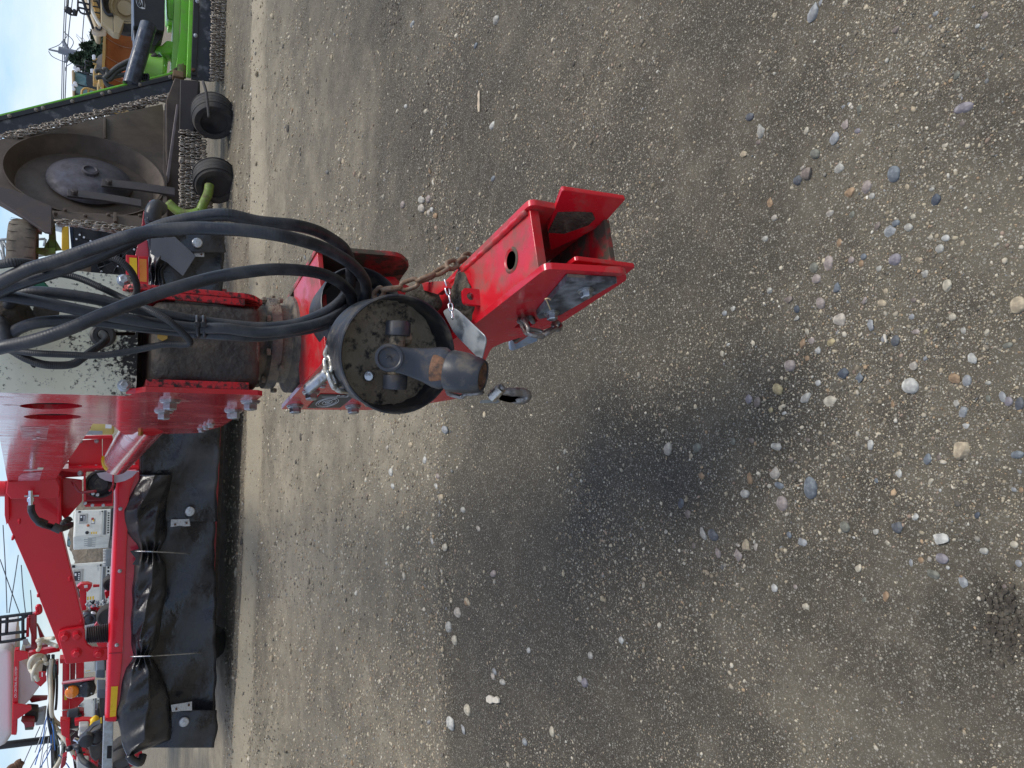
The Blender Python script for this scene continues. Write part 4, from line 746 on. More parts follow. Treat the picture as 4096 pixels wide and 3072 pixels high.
blob('mud_clump', hit(1872, 1262, PZ(zW + .004)), (.02, .028, .012), MUDM, mower, 4, .4, 8)
blob('mud_clump', hit(1700, 1215, PZ(.70)), (.04, .05, .03), MUDM, mower, 4, .35, 5)
prism('cross_gusset', [(1664, 1130), (1773, 1124), (1787, 1150), (1750, 1178), (1690, 1160)], PZ(.715), .012, RED_D, mower, .001)
prism('swing_stop', [(1520, 1105), (1580, 1107), (1600, 1128), (1690, 1165), (1760, 1215), (1700, 1260), (1560, 1200)], PB(1.56, H), .014, RED, mower, .0015)
hkm = mat('blue_worn_steel', (.3, .38, .5), .35, .6, dirt=((.25, .24, .22), .4, 30, .1))
hk_ = prism('under_hook', [(2037, 1366), (2040, 1395), (2050, 1402), (2064, 1400), (2150, 1366), (2156, 1344), (2120, 1338)], PV(.54, H), .012, hkm, mower, .003)
prism('hook_flange', [(2037, 1366), (2052, 1360), (2068, 1388), (2064, 1400), (2050, 1402), (2040, 1395)], PY(1.27), .006, hkm, hk_, .002)
# --- shaft guard bell, open to the viewer, and the universal joint hanging out of it
Cb = P(1597, 1418, 1.33); ra = (hb(.60, 1.66, .79) - Cb).normalized(); rad = 240 / FPX * (Cb - CAMPOS).length * math.cos(R(8.5)) * 1.0
bell = lathe('shaft_guard', Cb, ra, [(rad * .90, .10), (rad * .935, .04), (rad * .955, .004), (rad * .975, 0), (rad * 1.0, .001), (rad * 1.005, .008), (rad * .985, .014), (rad * .97, .05), (rad * .95, .13), (rad * .80, .15), (rad * .5, .16), (rad * .5, .24)], PLASTIC, mower, 72, cap0=False)
lathe('guard_lip_ring', Cb, ra, [(rad * .72, .098), (rad * .70, .080), (rad * .66, .080), (rad * .64, .098)], PLASTIC, bell, 64, cap0=False, cap1=False)
lathe('guard_hub', Cb, ra, [(rad * .40, .12), (rad * .38, .075), (rad * .30, .075), (rad * .28, .12)], YOKE, bell, 48, cap0=False, cap1=False)
lathe('guard_lining', Cb, ra, [(r_, h_ + .028) for r_, h_ in [(rad * .915, .045), (rad * .89, .062), (rad * .87, .070), (rad * .84, .066), (rad * .81, .074), (rad * .77, .078), (rad * .73, .072), (rad * .69, .080), (rad * .65, .074), (rad * .61, .084), (rad * .56, .080), (rad * .52, .09), (rad * .47, .086), (rad * .42, .096), (rad * .36, .09), (rad * .3, .096), (rad * .15, .1), (0, .1)]], GUARD_IN, bell, 96, True, jit=.016)
u1, v1, a1 = frame(ra)
for k in range(10):
    an = 2 * math.pi * k / 10 + .2; d = u1 * math.cos(an) + v1 * math.sin(an); s = a1.cross(d)
    box('guard_rib', Cb + d * (rad * .70) + ra * .094, (rad * .2, .012, .016), GUARD_IN, bell, ax=(d, s, a1), bevel=.002)
for k, (an, rr, sz) in enumerate(((.6, .68, .018), (1.3, .58, .022), (2.4, .66, .016), (4.4, .72, .02), (5.6, .6, .02), (3.4, .76, .014), (5.0, .8, .015))):
    blob('caked_mud', Cb + (u1 * math.cos(an) + v1 * math.sin(an)) * rad * rr + ra * .098, (sz * 1.3, sz * .8, sz), GUARD_IN, bell, 3, .4, 20 + k)
uj = empty('universal_joint', P(1565, 1420, 1.36), None, None); uj.parent = mower; uj.location = P(1565, 1420, 1.36) - ORG['mower']
cC = P(1563, 1425, 1.33)
def capcyl(px, py, Y, ax, r, L, m=YOKE): 
    c = P(px, py, Y); ax = Vector(ax).normalized(); return lathe('bearing_cap', c, ax, [(r * .8, -L), (r, -L * .9), (r, L * .75), (r * .93, L), (r * .6, L * 1.02), (r * .55, L * .9), (0, L * .9)], m, uj, 28)
capcyl(1592, 1315, 1.34, (1, 0, 0), .0235, .014); capcyl(1580, 1528, 1.34, (-1, 0, 0), .023, .014)
cyl('joint_cross', P(1590, 1330, 1.34), P(1580, 1515, 1.34), .015, GUARD_IN, uj, 14)
blob('caked_mud', P(1622, 1350, 1.345), (.014, .02, .014), GUARD_IN, uj, 3, .45, 44)
boss = lathe('yoke_boss', P(1557, 1431, 1.275), (P(1557, 1431, 1.0) - P(1557, 1431, 1.275)), [(.0245, -.03), (.0255, -.01), (.0255, .006), (.0245, .010), (.0205, .0105), (.0185, .009), (.0182, .004), (0, .0035)], YOKE, uj, 40)
tube('cap_emblem', [P(1557 + dx, 1431 + dy, 1.2695) for dx, dy in ((-12, 2), (-7, -3), (0, -6), (8, -1), (7, 6), (10, 13))], .0012, YOKE, boss, 5, 4)
def loft(name, secs, m, parent, n=20, p=3.0):
    """sections = (centre, axis u, axis v, half u, half v)"""
    V = []; F = []
    for c, u, v, hu, hv in secs:
        for k in range(n):
            an = 2 * math.pi * k / n; cs, sn = math.cos(an), math.sin(an); s = (abs(cs) ** p + abs(sn) ** p) ** (-1 / p); V.append(c + u * (hu * cs * s) + v * (hv * sn * s))
    for i in range(len(secs) - 1):
        for k in range(n): F.append((i * n + k, i * n + (k + 1) % n, (i + 1) * n + (k + 1) % n, (i + 1) * n + k))
    F += [tuple(range(n - 1, -1, -1)), tuple((len(secs) - 1) * n + k for k in range(n))]; return mesh(name, V, F, m, parent, True)
vw = (CAMPOS - P(1650, 1450, 1.27)).normalized(); sx0 = P(1557, 1431, 1.285); sx1 = P(1757, 1471, 1.262); ad = (sx1 - sx0).normalized(); au = ad.cross(vw).normalized(); av = au.cross(ad).normalized()
loft('yoke_arm', [(sx0 - ad * .006, au, av, .020, .009), (sx0 + ad * .01, au, av, .0235, .012), (sx0 + ad * .035, au, av, .0255, .0107), (sx0 + ad * .065, au, av, .031, .017), (sx0 + ad * .085, au, av, .0375, .026), (sx0 + ad * .098, au, av - ad * 0, .039, .034), (sx0 + ad * .106, au, av, .035, .034), (sx0 + ad * .110, au, av, .028, .028)], YOKE, uj, 28, 3.2)
loft('yoke_arm', [(sx0 - ad * .004 - av * .055, au, av, .022, .01), (sx0 + ad * .04 - av * .055, au, av, .025, .012), (sx0 + ad * .09 - av * .03, au, av, .036, .02), (sx0 + ad * .106 - av * .02, au, av, .033, .02)], YOKE, uj, 20, 3)
S0, S1 = P(1752, 1474, 1.262), P(1934, 1506, 1.20); sa = (S1 - S0).normalized(); SL = (S1 - S0).length
lathe('yoke_collar', S0 - sa * .004, sa, [(.033, 0), (.0335, .004), (.031, .02), (.031, .034)], RUST, uj, 36)
lathe('shaft_sleeve', S0 + sa * .020, sa, [(.030, 0), (.0365, .002), (.0385, .006), (.0375, .035), (.034, SL * .55), (.0338, SL * .60), (.0325, SL * .64), (.0305, SL - .024), (.0285, SL - .0205), (.026, SL - .02), (.0245, SL - .022)], PLASTIC, uj, 48, cap1=False)
lathe('shaft_socket', S0 + sa * .020, sa, [(.0245, SL - .028), (.0245, SL - .0225), (.020, SL - .0225), (.018, SL - .04), (0, SL - .04)], RUST, uj, 32)

# --- hoses and cables
def hose(pts, r=.0107, name='hydraulic_hose', m=None): return tube(name, [P(*p) for p in pts], r, m or HOSE, mower, 14, 10)
def q2(L, ox, oy, s): return [(ox + a / s, oy + b / s, Y) for a, b, Y in L]
z2 = lambda L: q2(L, 0, 700, 2.212); z6 = lambda L: q2(L, 900, 900, 2.212); z8 = lambda L: q2(L, 0, 1050, 3.16)
hose(z2([(-260, 1090, 1.58), (-60, 985, 1.52), (200, 855, 1.48), (500, 760, 1.46), (800, 655, 1.44), (1100, 555, 1.42), (1350, 498, 1.41), (1700, 470, 1.39), (1991, 478, 1.37)]) + z6([(200, 50, 1.36), (500, 95, 1.35), (800, 175, 1.36), (1000, 268, 1.38), (1150, 375, 1.41), (1235, 490, 1.45), (1250, 590, 1.49), (1225, 690, 1.53)]), .0114)
hose(z2([(-260, 1200, 1.64), (0, 1030, 1.6), (250, 930, 1.56), (500, 850, 1.53), (850, 725, 1.5), (1150, 585, 1.48), (1400, 460, 1.46), (1700, 385, 1.44), (1991, 352, 1.42)]) + z6([(300, -28, 1.42), (600, 0, 1.42), (800, 48, 1.44), (950, 125, 1.47), (1055, 210, 1.5), (1105, 320, 1.53), (1115, 440, 1.56), (1108, 540, 1.58)]), .0114)
hose(z2([(-250, 1600, 1.57), (0, 1530, 1.53), (300, 1465, 1.5), (600, 1365, 1.48), (900, 1238, 1.47), (1200, 1120, 1.46), (1500, 1015, 1.45), (1900, 905, 1.44)]) + z6([(250, 408, 1.43), (500, 392, 1.43), (780, 415, 1.44), (950, 470, 1.46), (1065, 550, 1.49), (1118, 630, 1.52), (1120, 720, 1.55)]), .0114)
hose(z2([(60, 1180, 1.70), (120, 1080, 1.67), (200, 1040, 1.64), (420, 1040, 1.62), (800, 1090, 1.61), (1150, 1170, 1.6), (1500, 1245, 1.59), (1750, 1290, 1.585)]) + z6([(100, 890, 1.57), (350, 905, 1.56), (620, 875, 1.55), (850, 790, 1.54), (990, 700, 1.54), (1070, 600, 1.56), (1090, 520, 1.6)]), .0107)
hose(z2([(-250, 1040, 1.66), (0, 1065, 1.62), (300, 1112, 1.6), (700, 1195, 1.58), (1100, 1270, 1.57), (1500, 1330, 1.565), (1750, 1355, 1.56)]) + z6([(0, 915, 1.54), (300, 950, 1.53), (600, 922, 1.52), (850, 862, 1.52), (1000, 790, 1.53), (1090, 700, 1.56)]), .0107)
hose(z2([(110, 1520, 1.71), (95, 1440, 1.68), (150, 1370, 1.65), (320, 1310, 1.62), (600, 1288, 1.61), (900, 1300, 1.6), (1250, 1345, 1.595), (1600, 1385, 1.59)]) + z6([(0, 975, 1.56), (300, 985, 1.555), (600, 945, 1.55), (850, 895, 1.55), (1030, 820, 1.56), (1110, 740, 1.58)]), .0107)
cab = lambda pts, r=.0062: hose(pts, r, 'braided_cable', BRAID)
cab(z2([(430, 880, 1.66), (560, 880, 1.64), (720, 920, 1.63), (900, 1000, 1.62), (1100, 1095, 1.615), (1300, 1185, 1.55), (1480, 1280, 1.53), (1600, 1380, 1.53), (1680, 1470, 1.535), (1640, 1502, 1.545), (1450, 1500, 1.56), (1200, 1550, 1.585), (900, 1595, 1.60), (600, 1590, 1.61), (300, 1575, 1.62), (100, 1550, 1.66)]))
cab(z2([(760, 700, 1.60), (910, 700, 1.58), (1050, 755, 1.57), (1150, 840, 1.57), (1205, 950, 1.58), (1205, 1050, 1.60), (1150, 1130, 1.62)]))
cab(z8([(1290, 900, 1.72), (1340, 960, 1.68), (1290, 1030, 1.66), (1160, 1120, 1.65), (1040, 1210, 1.645), (930, 1280, 1.645), (780, 1300, 1.645), (560, 1290, 1.645), (380, 1235, 1.65), (250, 1170, 1.655), (150, 1110, 1.67), (60, 1080, 1.70)]), .0075)
cab(z2([(-120, 790, 1.5), (0, 790, 1.49), (120, 775, 1.48), (300, 790, 1.5), (420, 850, 1.55)]), .0075)
hose(z2([(-80, 1250, 1.68), (20, 1330, 1.66), (60, 1420, 1.66), (80, 1500, 1.69)]), .012); hose(z2([(-60, 1330, 1.70), (0, 1440, 1.69), (40, 1490, 1.7)]), .012)
blob('grease_lump', P(35, 1255, 1.715), (.035, .02, .045), MUDM if False else IRON, mower, 3, .35, 9)
lathe('hose_fitting', P(185, 1245, 1.72), P(185, 1245, 1.6) - P(185, 1245, 1.72), [(.022, 0), (.022, .012), (.016, .014), (.016, .03), (.02, .031), (.02, .04), (0, .04)], IRON, mower, 20)
prism('green_clip', [(92, 1100), (130, 1097), (165, 1112), (200, 1150), (190, 1158), (150, 1152), (115, 1130)], PB(1.60, T), .012, mat('green_plastic', (.01, .13, .06), .35), mower, .003)
for px in (788, 814):                    # two cable ties round the bundle
    pts = [P(px + 6 * math.cos(a) * 0 + (a - 3) * 1.5, 1306 + 40 * math.cos(a), 1.572 + .024 * math.sin(a)) for a in np.linspace(0, 2 * math.pi, 20)]
    tube('cable_tie', pts, .0038, LBLACK, mower, 6, 2); box('tie_lock', P(px, 1298, 1.540), (.010, .008, .010), LBLACK, mower, bevel=.0015)
# --- red drive tube running back under the tongue
t0, t1 = P(604, 1664, 2.6), P(467, 1848, 4.05); td = (t1 - t0).normalized(); dt = lathe('drive_tube', t0, td, [(.062, 0), (.062, (t1 - t0).length), (.052, (t1 - t0).length), (.052, (t1 - t0).length - .05)], RED, mower, 36)
ring = (t1 - t0).length - .10
tube('tube_sticker', [t0 + td * ring + (frame(td)[0] * math.cos(a) + frame(td)[1] * math.sin(a)) * .0585 for a in np.linspace(3.9, 5.0, 8)], .012, YEL, dt, 4, 2)
bell2 = lathe('drive_bell', P(401, 1932, 6.9), (0, -1, -.05), [(.08, 0), (.11, .02), (.11, .08), (.10, .08), (.085, .04), (.05, .05), (.05, .08), (0, .08)], PLASTIC, mower, 28)
# --- header: mast, arms, rail, curtains (about seven and a half metres away)
HY = 7.5
def hp(name, px, Y, th, m, bevel=0.0, parent=None): return prism(name, px, PY(Y), th, m, parent or mower, bevel)
arm = hp('lift_arm', [(20, 1962), (204, 1958), (236, 1990), (244, 2119), (338, 2506), (335, 2560), (240, 2600), (120, 2300), (29, 2090), (18, 2050)], 6.95, .16, RED_FAR, .006)
foot = hp('arm_bracket', [(232, 2545), (238, 2528), (260, 2519), (331, 2508), (339, 2518), (341, 2560), (350, 2580), (368, 2591), (430, 2594), (430, 2640), (268, 2657), (262, 2652)], 6.90, .045, RED_FAR, .006)
for x, y in ((259, 2546), (306, 2541), (306, 2611), (394, 2613)): bolt(P(x, y, 6.9), (0, -1, 0), .028, foot, RED_FAR, True)
for x, y in ((53, 2152), (153, 2380), (280, 2315), (325, 2487), (78, 2085)): blob('weld_scar', P(x, y, 6.95), (.02, .008, .012), RED_FAR, arm, 2, .3, x)
hp('arm_flange', [(18, 1925), (34, 1925), (38, 2080), (26, 2100), (18, 2060)], 6.85, .05, RED_FAR, .004)
hp('mast_collar', [(30, 1925), (225, 1915), (240, 1950), (236, 1992), (44, 1996), (24, 1972)], 6.6, .25, RED_FAR, .006)
cyl('mast_pin', P(-20, 1955, 6.9), P(22, 1955, 6.9), .06, RED_FAR, mower, 18)
hp('arm_web', [(226, 1905), (244, 1910), (246, 2115), (232, 2110)], 6.82, .14, RED_FAR, .004)
hp('mast_gusset', [(244, 1910), (328, 1920), (328, 2005), (262, 2080), (246, 2060)], 7.05, .03, RED_FAR, .003)
fp = hp('front_panel', [(274, 1765), (408, 1755), (408, 1874), (274, 1876)], 7.1, .02, RED_FAR, .004)
fp2 = hp('front_panel', [(411, 1755), (450, 1755), (557, 1812), (557, 1868), (411, 1872)], 7.1, .02, RED_FAR, .004)
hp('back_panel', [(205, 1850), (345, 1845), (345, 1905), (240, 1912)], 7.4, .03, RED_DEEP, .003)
hp('panel_lip', [(330, 1744), (450, 1742), (452, 1755), (330, 1757)], 7.02, .08, RED_FAR, .004)
for x, y in ((322, 1764), (386, 1765), (320, 1869), (384, 1867), (536, 1862)): bolt(P(x, y, 7.1), (0, -1, 0), .012, fp)
plate_e = hp('divider_plate', [(212, 1876), (556, 1868), (556, 1878), (298, 1890), (262, 1886)], 6.9, .35, RED_FAR, .003)
for x, y in ((320, 1893), (386, 1890)): bolt(P(x, y, 6.9), (0, -1, 0), .014, plate_e)
hp('clear_guard', [(386, 1893), (470, 1882), (552, 1884), (530, 1908), (500, 1924), (465, 1932), (420, 1922), (398, 1910)], 6.8, .004, mat('tinted_guard', (.42, .36, .42), .15, coat=.6, var=.1), .002)
fr_ = [(334, 1893), (334, 2018), (342, 2028), (452, 2024), (456, 1893), (450, 1893), (448, 2014), (346, 2018), (342, 1893)]
hp('guard_frame', fr_, 6.75, .16, RED_FAR, .003)
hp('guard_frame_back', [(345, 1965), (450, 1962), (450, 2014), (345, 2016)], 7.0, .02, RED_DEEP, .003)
for x, y in ((341, 2012), (370, 2020), (413, 2020), (372, 1973), (390, 1978)): bolt(P(x, y, 6.74), (0, -1, 0), .014, mower, washer=False)
tube('guard_wire', [P(x, y, 6.72) for x, y in ((290, 1925), (318, 1967), (352, 1967), (386, 1964))], .012, RED_DEEP, mower, 6, 3)
tube('guard_wire', [P(x, y, 6.72) for x, y in ((455, 1935), (446, 1955), (436, 1965))], .010, RED_DEEP, mower, 6, 3)
# far hydraulic line on the mast
lathe('hose_coupling', P(122, 1962, 6.5), P(123, 2030, 6.5) - P(122, 1962, 6.5), [(.015, 0), (.015, .05), (.024, .051), (.024, .08), (.016, .081), (.016, .11), (.02, .112), (.02, .16)], CHROME, mower, 12)
box('coupling_plate', P(127, 1983, 6.55), (.01, .03, .09), ZINC, mower)
hose([(124, 2020, 6.5), (126, 2045, 6.5), (140, 2072, 6.5), (165, 2094, 6.52), (205, 2108, 6.6), (236, 2116, 6.65), (262, 2110, 6.7), (282, 2100, 6.8)], .024, 'hydraulic_hose', HOSE)
for x, y in ((168, 2092), (228, 2113)): lathe('hose_sleeve', P(x, y, 6.55), P(x + 14, y + 6, 6.55) - P(x, y, 6.55), [(.032, -.03), (.032, .03)], RUBBER, mower, 12)
for k in range(3):
    a = np.linspace(0, 6.0, 14); tube('coiled_hose', [P(258 + 9 * math.cos(t) + k * 8, 2100 + 14 * math.sin(t) - k * 6, 6.8 + .02 * k) for t in a], .018, RUBBER, mower, 7, 3)
# main rail with rounded top edge
def rail_pt(y): return np.interp(y, [1880, 2000, 2600, 2877], [459, 463, 434, 423]), np.interp(y, [1880, 1960, 2000, 2600, 2870], [548, 520, 513, 490, 463])
V = []; F = []; ysr = np.linspace(1880, 2877, 24)
for y in ysr:
    x0, x1 = rail_pt(y); a = P(x0, y, HY); b = P(x1, y, HY)
    for t, d in ((-.09, .14), (-.07, .03), (0, -.02), (.12, -.045), (.25, -.05), (1, -.05), (1.02, .1)): V.append(a + (b - a) * t + Vector((0, d, 0)))
for i in range(len(ysr) - 1):
    for k in range(6): F.append((i * 7 + k, i * 7 + k + 1, (i + 1) * 7 + k + 1, (i + 1) * 7 + k))
F += [tuple(range(7)), tuple((len(ysr) - 1) * 7 + k for k in range(7))]
rail = mesh('header_rail', V, F, RED_FAR, mower, True)
try: rail.data.set_sharp_from_angle(angle=R(50))
except Exception: pass
hp('rail_reflector', [(445, 2747), (472, 2745), (463, 2870), (439, 2872)], HY - .056, .003, YEL, parent=rail)
hp('rail_end_cap', [(420, 2872), (466, 2866), (466, 2879), (420, 2884)], HY - .06, .2, RED_FAR, parent=rail)
for x, y in ((479, 2284), (467, 2580), (482, 2035)): bolt(P(x, y, HY - .05), (0, -1, 0), .012, rail, washer=True)
hp('rail_joint', [(436, 2612), (489, 2609), (489, 2612), (436, 2615)], HY - .0535, .003, RED_DEEP, parent=rail)
hp('sloped_apron', [(518, 1900), (556, 1885), (560, 2000), (540, 2700), (478, 2868), (466, 2860), (492, 2600), (514, 2000)], HY - .03, .05, PINK, .002)
hp('galvanised_beam', [(414, 2878), (454, 2876), (450, 3120), (407, 3120)], HY + .05, .09, GALV, .006)
hp('beam_slot', [(429, 2984), (448, 2984), (446, 3034), (427, 3034)], HY + .046, .003, GAP_SHADE)  # slot drawn as a flat black patch for the shade inside
# right end of the header
hp('marker_board', [(504, 1019), (549, 1022), (553, 1107), (504, 1098)], HY - .2, .03, RED_FAR, .004); hp('marker_reflector', [(518, 1030), (547, 1032), (549, 1100), (519, 1088)], HY - .203, .002, YEL)
hp('marker_board', [(553, 1025), (594, 1025), (594, 1150), (556, 1150)], HY - .1, .03, RED_FAR, .004); hp('marker_reflector', [(557, 1035), (586, 1037), (587, 1128), (559, 1125)], HY - .103, .002, mat('orange_reflector', (.75, .25, .03), .3))
hp('sloped_apron', [(555, 962), (594, 962), (594, 1025), (540, 1025)], HY, .05, PINK, .002)
hp('header_corner', [(575, 845), (600, 800), (640, 805), (640, 900), (590, 960), (560, 960)], HY + .3, .1, RED_DEEP, .004)
# flat hanging curtains with soft waves
def curtain(name, y0, y1, top, bot, Y, seed, ny=60, nx=26, amp=.04, m=CURT):
    rn = np.random.default_rng(seed); V = []; F = []
    for i in range(ny + 1):
        y = y0 + (y1 - y0) * i / ny; tp = np.interp(y, *top); bt = np.interp(y, *bot) + 3 * math.sin(y * .021 + seed) + 2 * math.sin(y * .063)
        for j in range(nx + 1):
            t = j / nx; w = amp * (.5 * math.sin(y * .013 + seed + t * 1.5) + .3 * math.sin(y * .045 + 2 * t + seed * 2) + .35 * math.sin(y * .008 - t * 4 + seed)) * (t ** .7) + .012 * math.sin(t * 9 + y * .02 + seed) - .03 * t * t
            V.append(P(tp + (bt - tp) * t, y, Y + w))
    for i in range(ny):
        for j in range(nx): a = i * (nx + 1) + j; F.append((a, a + 1, a + nx + 2, a + nx + 1))
    ob = mesh(name, V, F, m, mower, True); md = ob.modifiers.new('thickness', 'SOLIDIFY'); md.thickness = .006; return ob
c1 = curtain('rubber_curtain', 1500, 2086, ([1500, 2086], [560, 560]), ([1500, 1740, 1940, 2086], [885, 881, 870, 869]), HY + .02, 1)
c2 = curtain('rubber_curtain', 2072, 2860, ([2072, 2860], [555, 540]), ([2072, 2400, 2860], [858, 862, 864]), HY + .07, 2)
c3 = curtain('rubber_curtain', 2840, 2990, ([2840, 2990], [560, 500]), ([2840, 2900, 2990], [867, 868, 856]), HY + .0, 3, 24)
c4 = curtain('rubber_curtain', 930, 1010, ([930, 1010], [620, 620]), ([930, 1010], [899, 903]), HY - .08, 4, 14)
c5 = curtain('rubber_curtain', 1000, 1520, ([1000, 1520], [620, 580]), ([1000, 1150, 1520], [893, 892, 888]), HY + .02, 5, 30)
def rivet(x, y, par, Y): lathe('rivet_washer', P(x, y, Y), (0, -1, .05), [(.044, -.01), (.044, .004), (.038, .010), (.013, .011), (.013, .018), (0, .018)], ZINC, par, 24)
rivet(759, 2046, c1, HY - .07); rivet(736, 2888, c3, HY - .08); rivet(789, 971, c4, HY - .16)
hp('hem_clip', [(684, 2078), (757, 2076), (762, 2104), (740, 2106), (720, 2103), (682, 2108)], HY - .07, .006, ZINC, .001)
hp('hem_clip', [(684, 2820), (768, 2806), (768, 2842), (735, 2843), (688, 2848)], HY - .08, .006, ZINC, .001)
hp('hem_clip', [(776, 1012), (817, 1010), (817, 1028), (782, 1026)], HY - .09, .006, ZINC, .001)
for x, y, par in ((700, 2098, c1), (746, 2092, c1), (705, 2836, c3), (755, 2820, c3), (805, 1018, c5)): bolt(P(x, y, HY - .085), (0, -1, 0), .010, par, RUST, False)
tube('tie_rod', [P(540, 2205, HY - .12), P(600, 2206, HY - .2), P(680, 2210, HY - .14), P(760, 2215, HY - .02)], .006, ZINC, mower, 6, 4)
tube('tie_rod', [P(521, 2627, HY - .08), P(600, 2624, HY - .18), P(640, 2622, HY - .12), P(805, 2611, HY - .0)], .006, ZINC, mower, 6, 4)
# heavy cover sheet bunched up and tied at two places
def bunch(name, L, Rr, Y, seed, ny=150, nt=46, depth=.15, ties=()):
    yl = [a[1] for a in L]; xl = [a[0] for a in L]; yr = [a[1] for a in Rr]; xr = [a[0] for a in Rr]; y0, y1 = max(min(yl), min(yr)), min(max(yl), max(yr)); V = []; F = []
    for i in range(ny + 1):
        y = y0 + (y1 - y0) * i / ny; a = np.interp(y, yl, xl); b = np.interp(y, yr, xr); dt = min([abs(y - t) for t in ties] + [300]); pin = math.exp(-(dt / 34) ** 2)
        mid = (a + b) / 2; a = mid + (a - mid) * (1 - .28 * pin); b = mid + (b - mid) * (1 - .28 * pin)
        for j in range(nt + 1):
            t = j / nt; bulge = math.sin(math.pi * t) ** .6
            fold = .034 * abs(math.sin(t * 7.0 + y * .006 + seed)) ** .7 + .022 * math.sin(t * 5 + y * .021 + math.sin(y * .012) * 2.2) + .018 * math.sin(y * .037 + t * 3 + seed) + .010 * math.sin(y * .09 + t * 11) + .05 * pin * math.sin(t * 26)
            V.append(P(a + (b - a) * t + 2.2 * math.sin(y * .05 + t * 8), y, Y - depth * bulge * (1 - .45 * pin) + fold * bulge))
    for i in range(ny):
        for j in range(nt): k = i * (nt + 1) + j; F.append((k, k + 1, k + nt + 2, k + nt + 1))
    ob = mesh(name, V, F, CURT, mower, True); md = ob.modifiers.new('thickness', 'SOLIDIFY'); md.thickness = .006; return ob
BL = [(560, 1900), (545, 1935), (513, 2000), (488, 2043), (506, 2127), (535, 2174), (539, 2206), (535, 2264), (528, 2362), (521, 2542), (521, 2627), (499, 2671), (485, 2743), (466, 2852), (485, 2960), (506, 3022)]
BR = [(690, 1900), (680, 1960), (665, 2000), (665, 2155), (655, 2206), (662, 2253), (669, 2362), (640, 2500), (633, 2580), (611, 2622), (644, 2707), (680, 2797), (684, 2870), (687, 2960), (560, 3005), (530, 3022)]
bunch('bunched_cover', BL, BR, HY - .02, 1.0, ties=(2206, 2624))
hp('cover_corner', [(520, 2204), (560, 2196), (556, 2262), (530, 2258), (543, 2235)], HY - .12, .006, CURT)
BL2 = [(575, 870), (580, 900), (590, 960), (594, 1000), (585, 1080), (590, 1150)]; BR2 = [(640, 870), (700, 920), (720, 960), (705, 1010), (660, 1080), (665, 1150)]
bunch('bunched_cover', BL2, BR2, HY - .05, 3.0, 50, 30, .12, (1095,))
fl = prism('hanging_flap', [(603, 955), (700, 948), (783, 1024), (732, 1104), (668, 1050), (603, 1016)], P3(P(603, 955, HY - .22), P(783, 1024, HY - .28), P(668, 1050, HY - .20)), .008, mat('curtain_rubber_grey', (.085, .088, .09), .4, var=.2, vscale=4, bump=(5, .3, .02)), mower, .002)
tube('rolled_cover', [P(612, 880, HY - .1), P(612, 850, HY - .12), P(625, 828, HY - .1), P(645, 840, HY - .06)], .07, CURT, mower, 12, 5)
tube('rolled_cover', [P(515, 3020, HY - .1), P(530, 3040, HY - .1), P(560, 3050, HY - .1), P(572, 3020, HY - .05)], .035, CURT, mower, 10, 5)
hp('end_skid', [(505, 3030), (520, 3068), (575, 3058), (570, 3020)], HY + .2, .2, RED_DEEP)
# machine body and running gear behind the curtains
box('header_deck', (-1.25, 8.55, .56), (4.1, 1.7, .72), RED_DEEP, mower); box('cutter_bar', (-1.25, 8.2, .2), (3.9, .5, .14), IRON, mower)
def wheel(name, c, axis, r, w, parent, m=TYRE, rim=None, rr=.55):
    t_ = lathe(name, c, axis, [(r * rr, -w / 2), (r * .88, -w / 2), (r * .97, -w * .38), (r, -w * .2), (r, w * .2), (r * .97, w * .38), (r * .88, w / 2), (r * rr, w / 2)], m, parent, 40, closed=True)
    if rim: lathe('rim', c, axis, [(r * rr, -w * .45), (r * rr * .9, -w * .3), (r * .3, -w * .2), (r * .28, -w * .3), (0, -w * .3), (0, w * .3), (r * .3, w * .2), (r * rr, w * .45)], rim, t_, 28)
    return t_
wheel('transport_tyre', (-2.78, 8.2, .30), (1, 0, 0), .30, .24, mower, TYRE, RED_DEEP); wheel('transport_tyre', (.1, 8.5, .30), (1, 0, 0), .30, .24, mower, TYRE, RED_DEEP)
# lamp cluster on the left arm
lamp = hp('lamp_cluster', [(250, 2736), (258, 2764), (268, 2780), (290, 2793), (330, 2790), (376, 2783), (380, 2770), (378, 2716), (300, 2726)], 6.8, .07, LBLACK, .012)
hp('lamp_bracket', [(246, 2734), (380, 2714), (380, 2719), (248, 2739)], 6.78, .04, PINK, .002, lamp)
cA = P(288, 2767, 6.8); lathe('amber_lens', cA, (0, -1, .1), [(.050, -.01), (.050, .006), (.043, .018), (.025, .026), (0, .028)], AMBER, lamp, 28)
cB = P(346, 2756, 6.8); lathe('dark_lens', cB, (0, -1, .1), [(.066, -.01), (.066, .004), (.055, .016), (.03, .023), (0, .025)], mat('dark_lens', (.012, .012, .013), .2, var=0), lamp, 28)
for x, y in ((270, 2751), (310, 2783), (326, 2742), (366, 2772)): bolt(P(x, y, 6.785), (0, -1, 0), .006, lamp, washer=False)

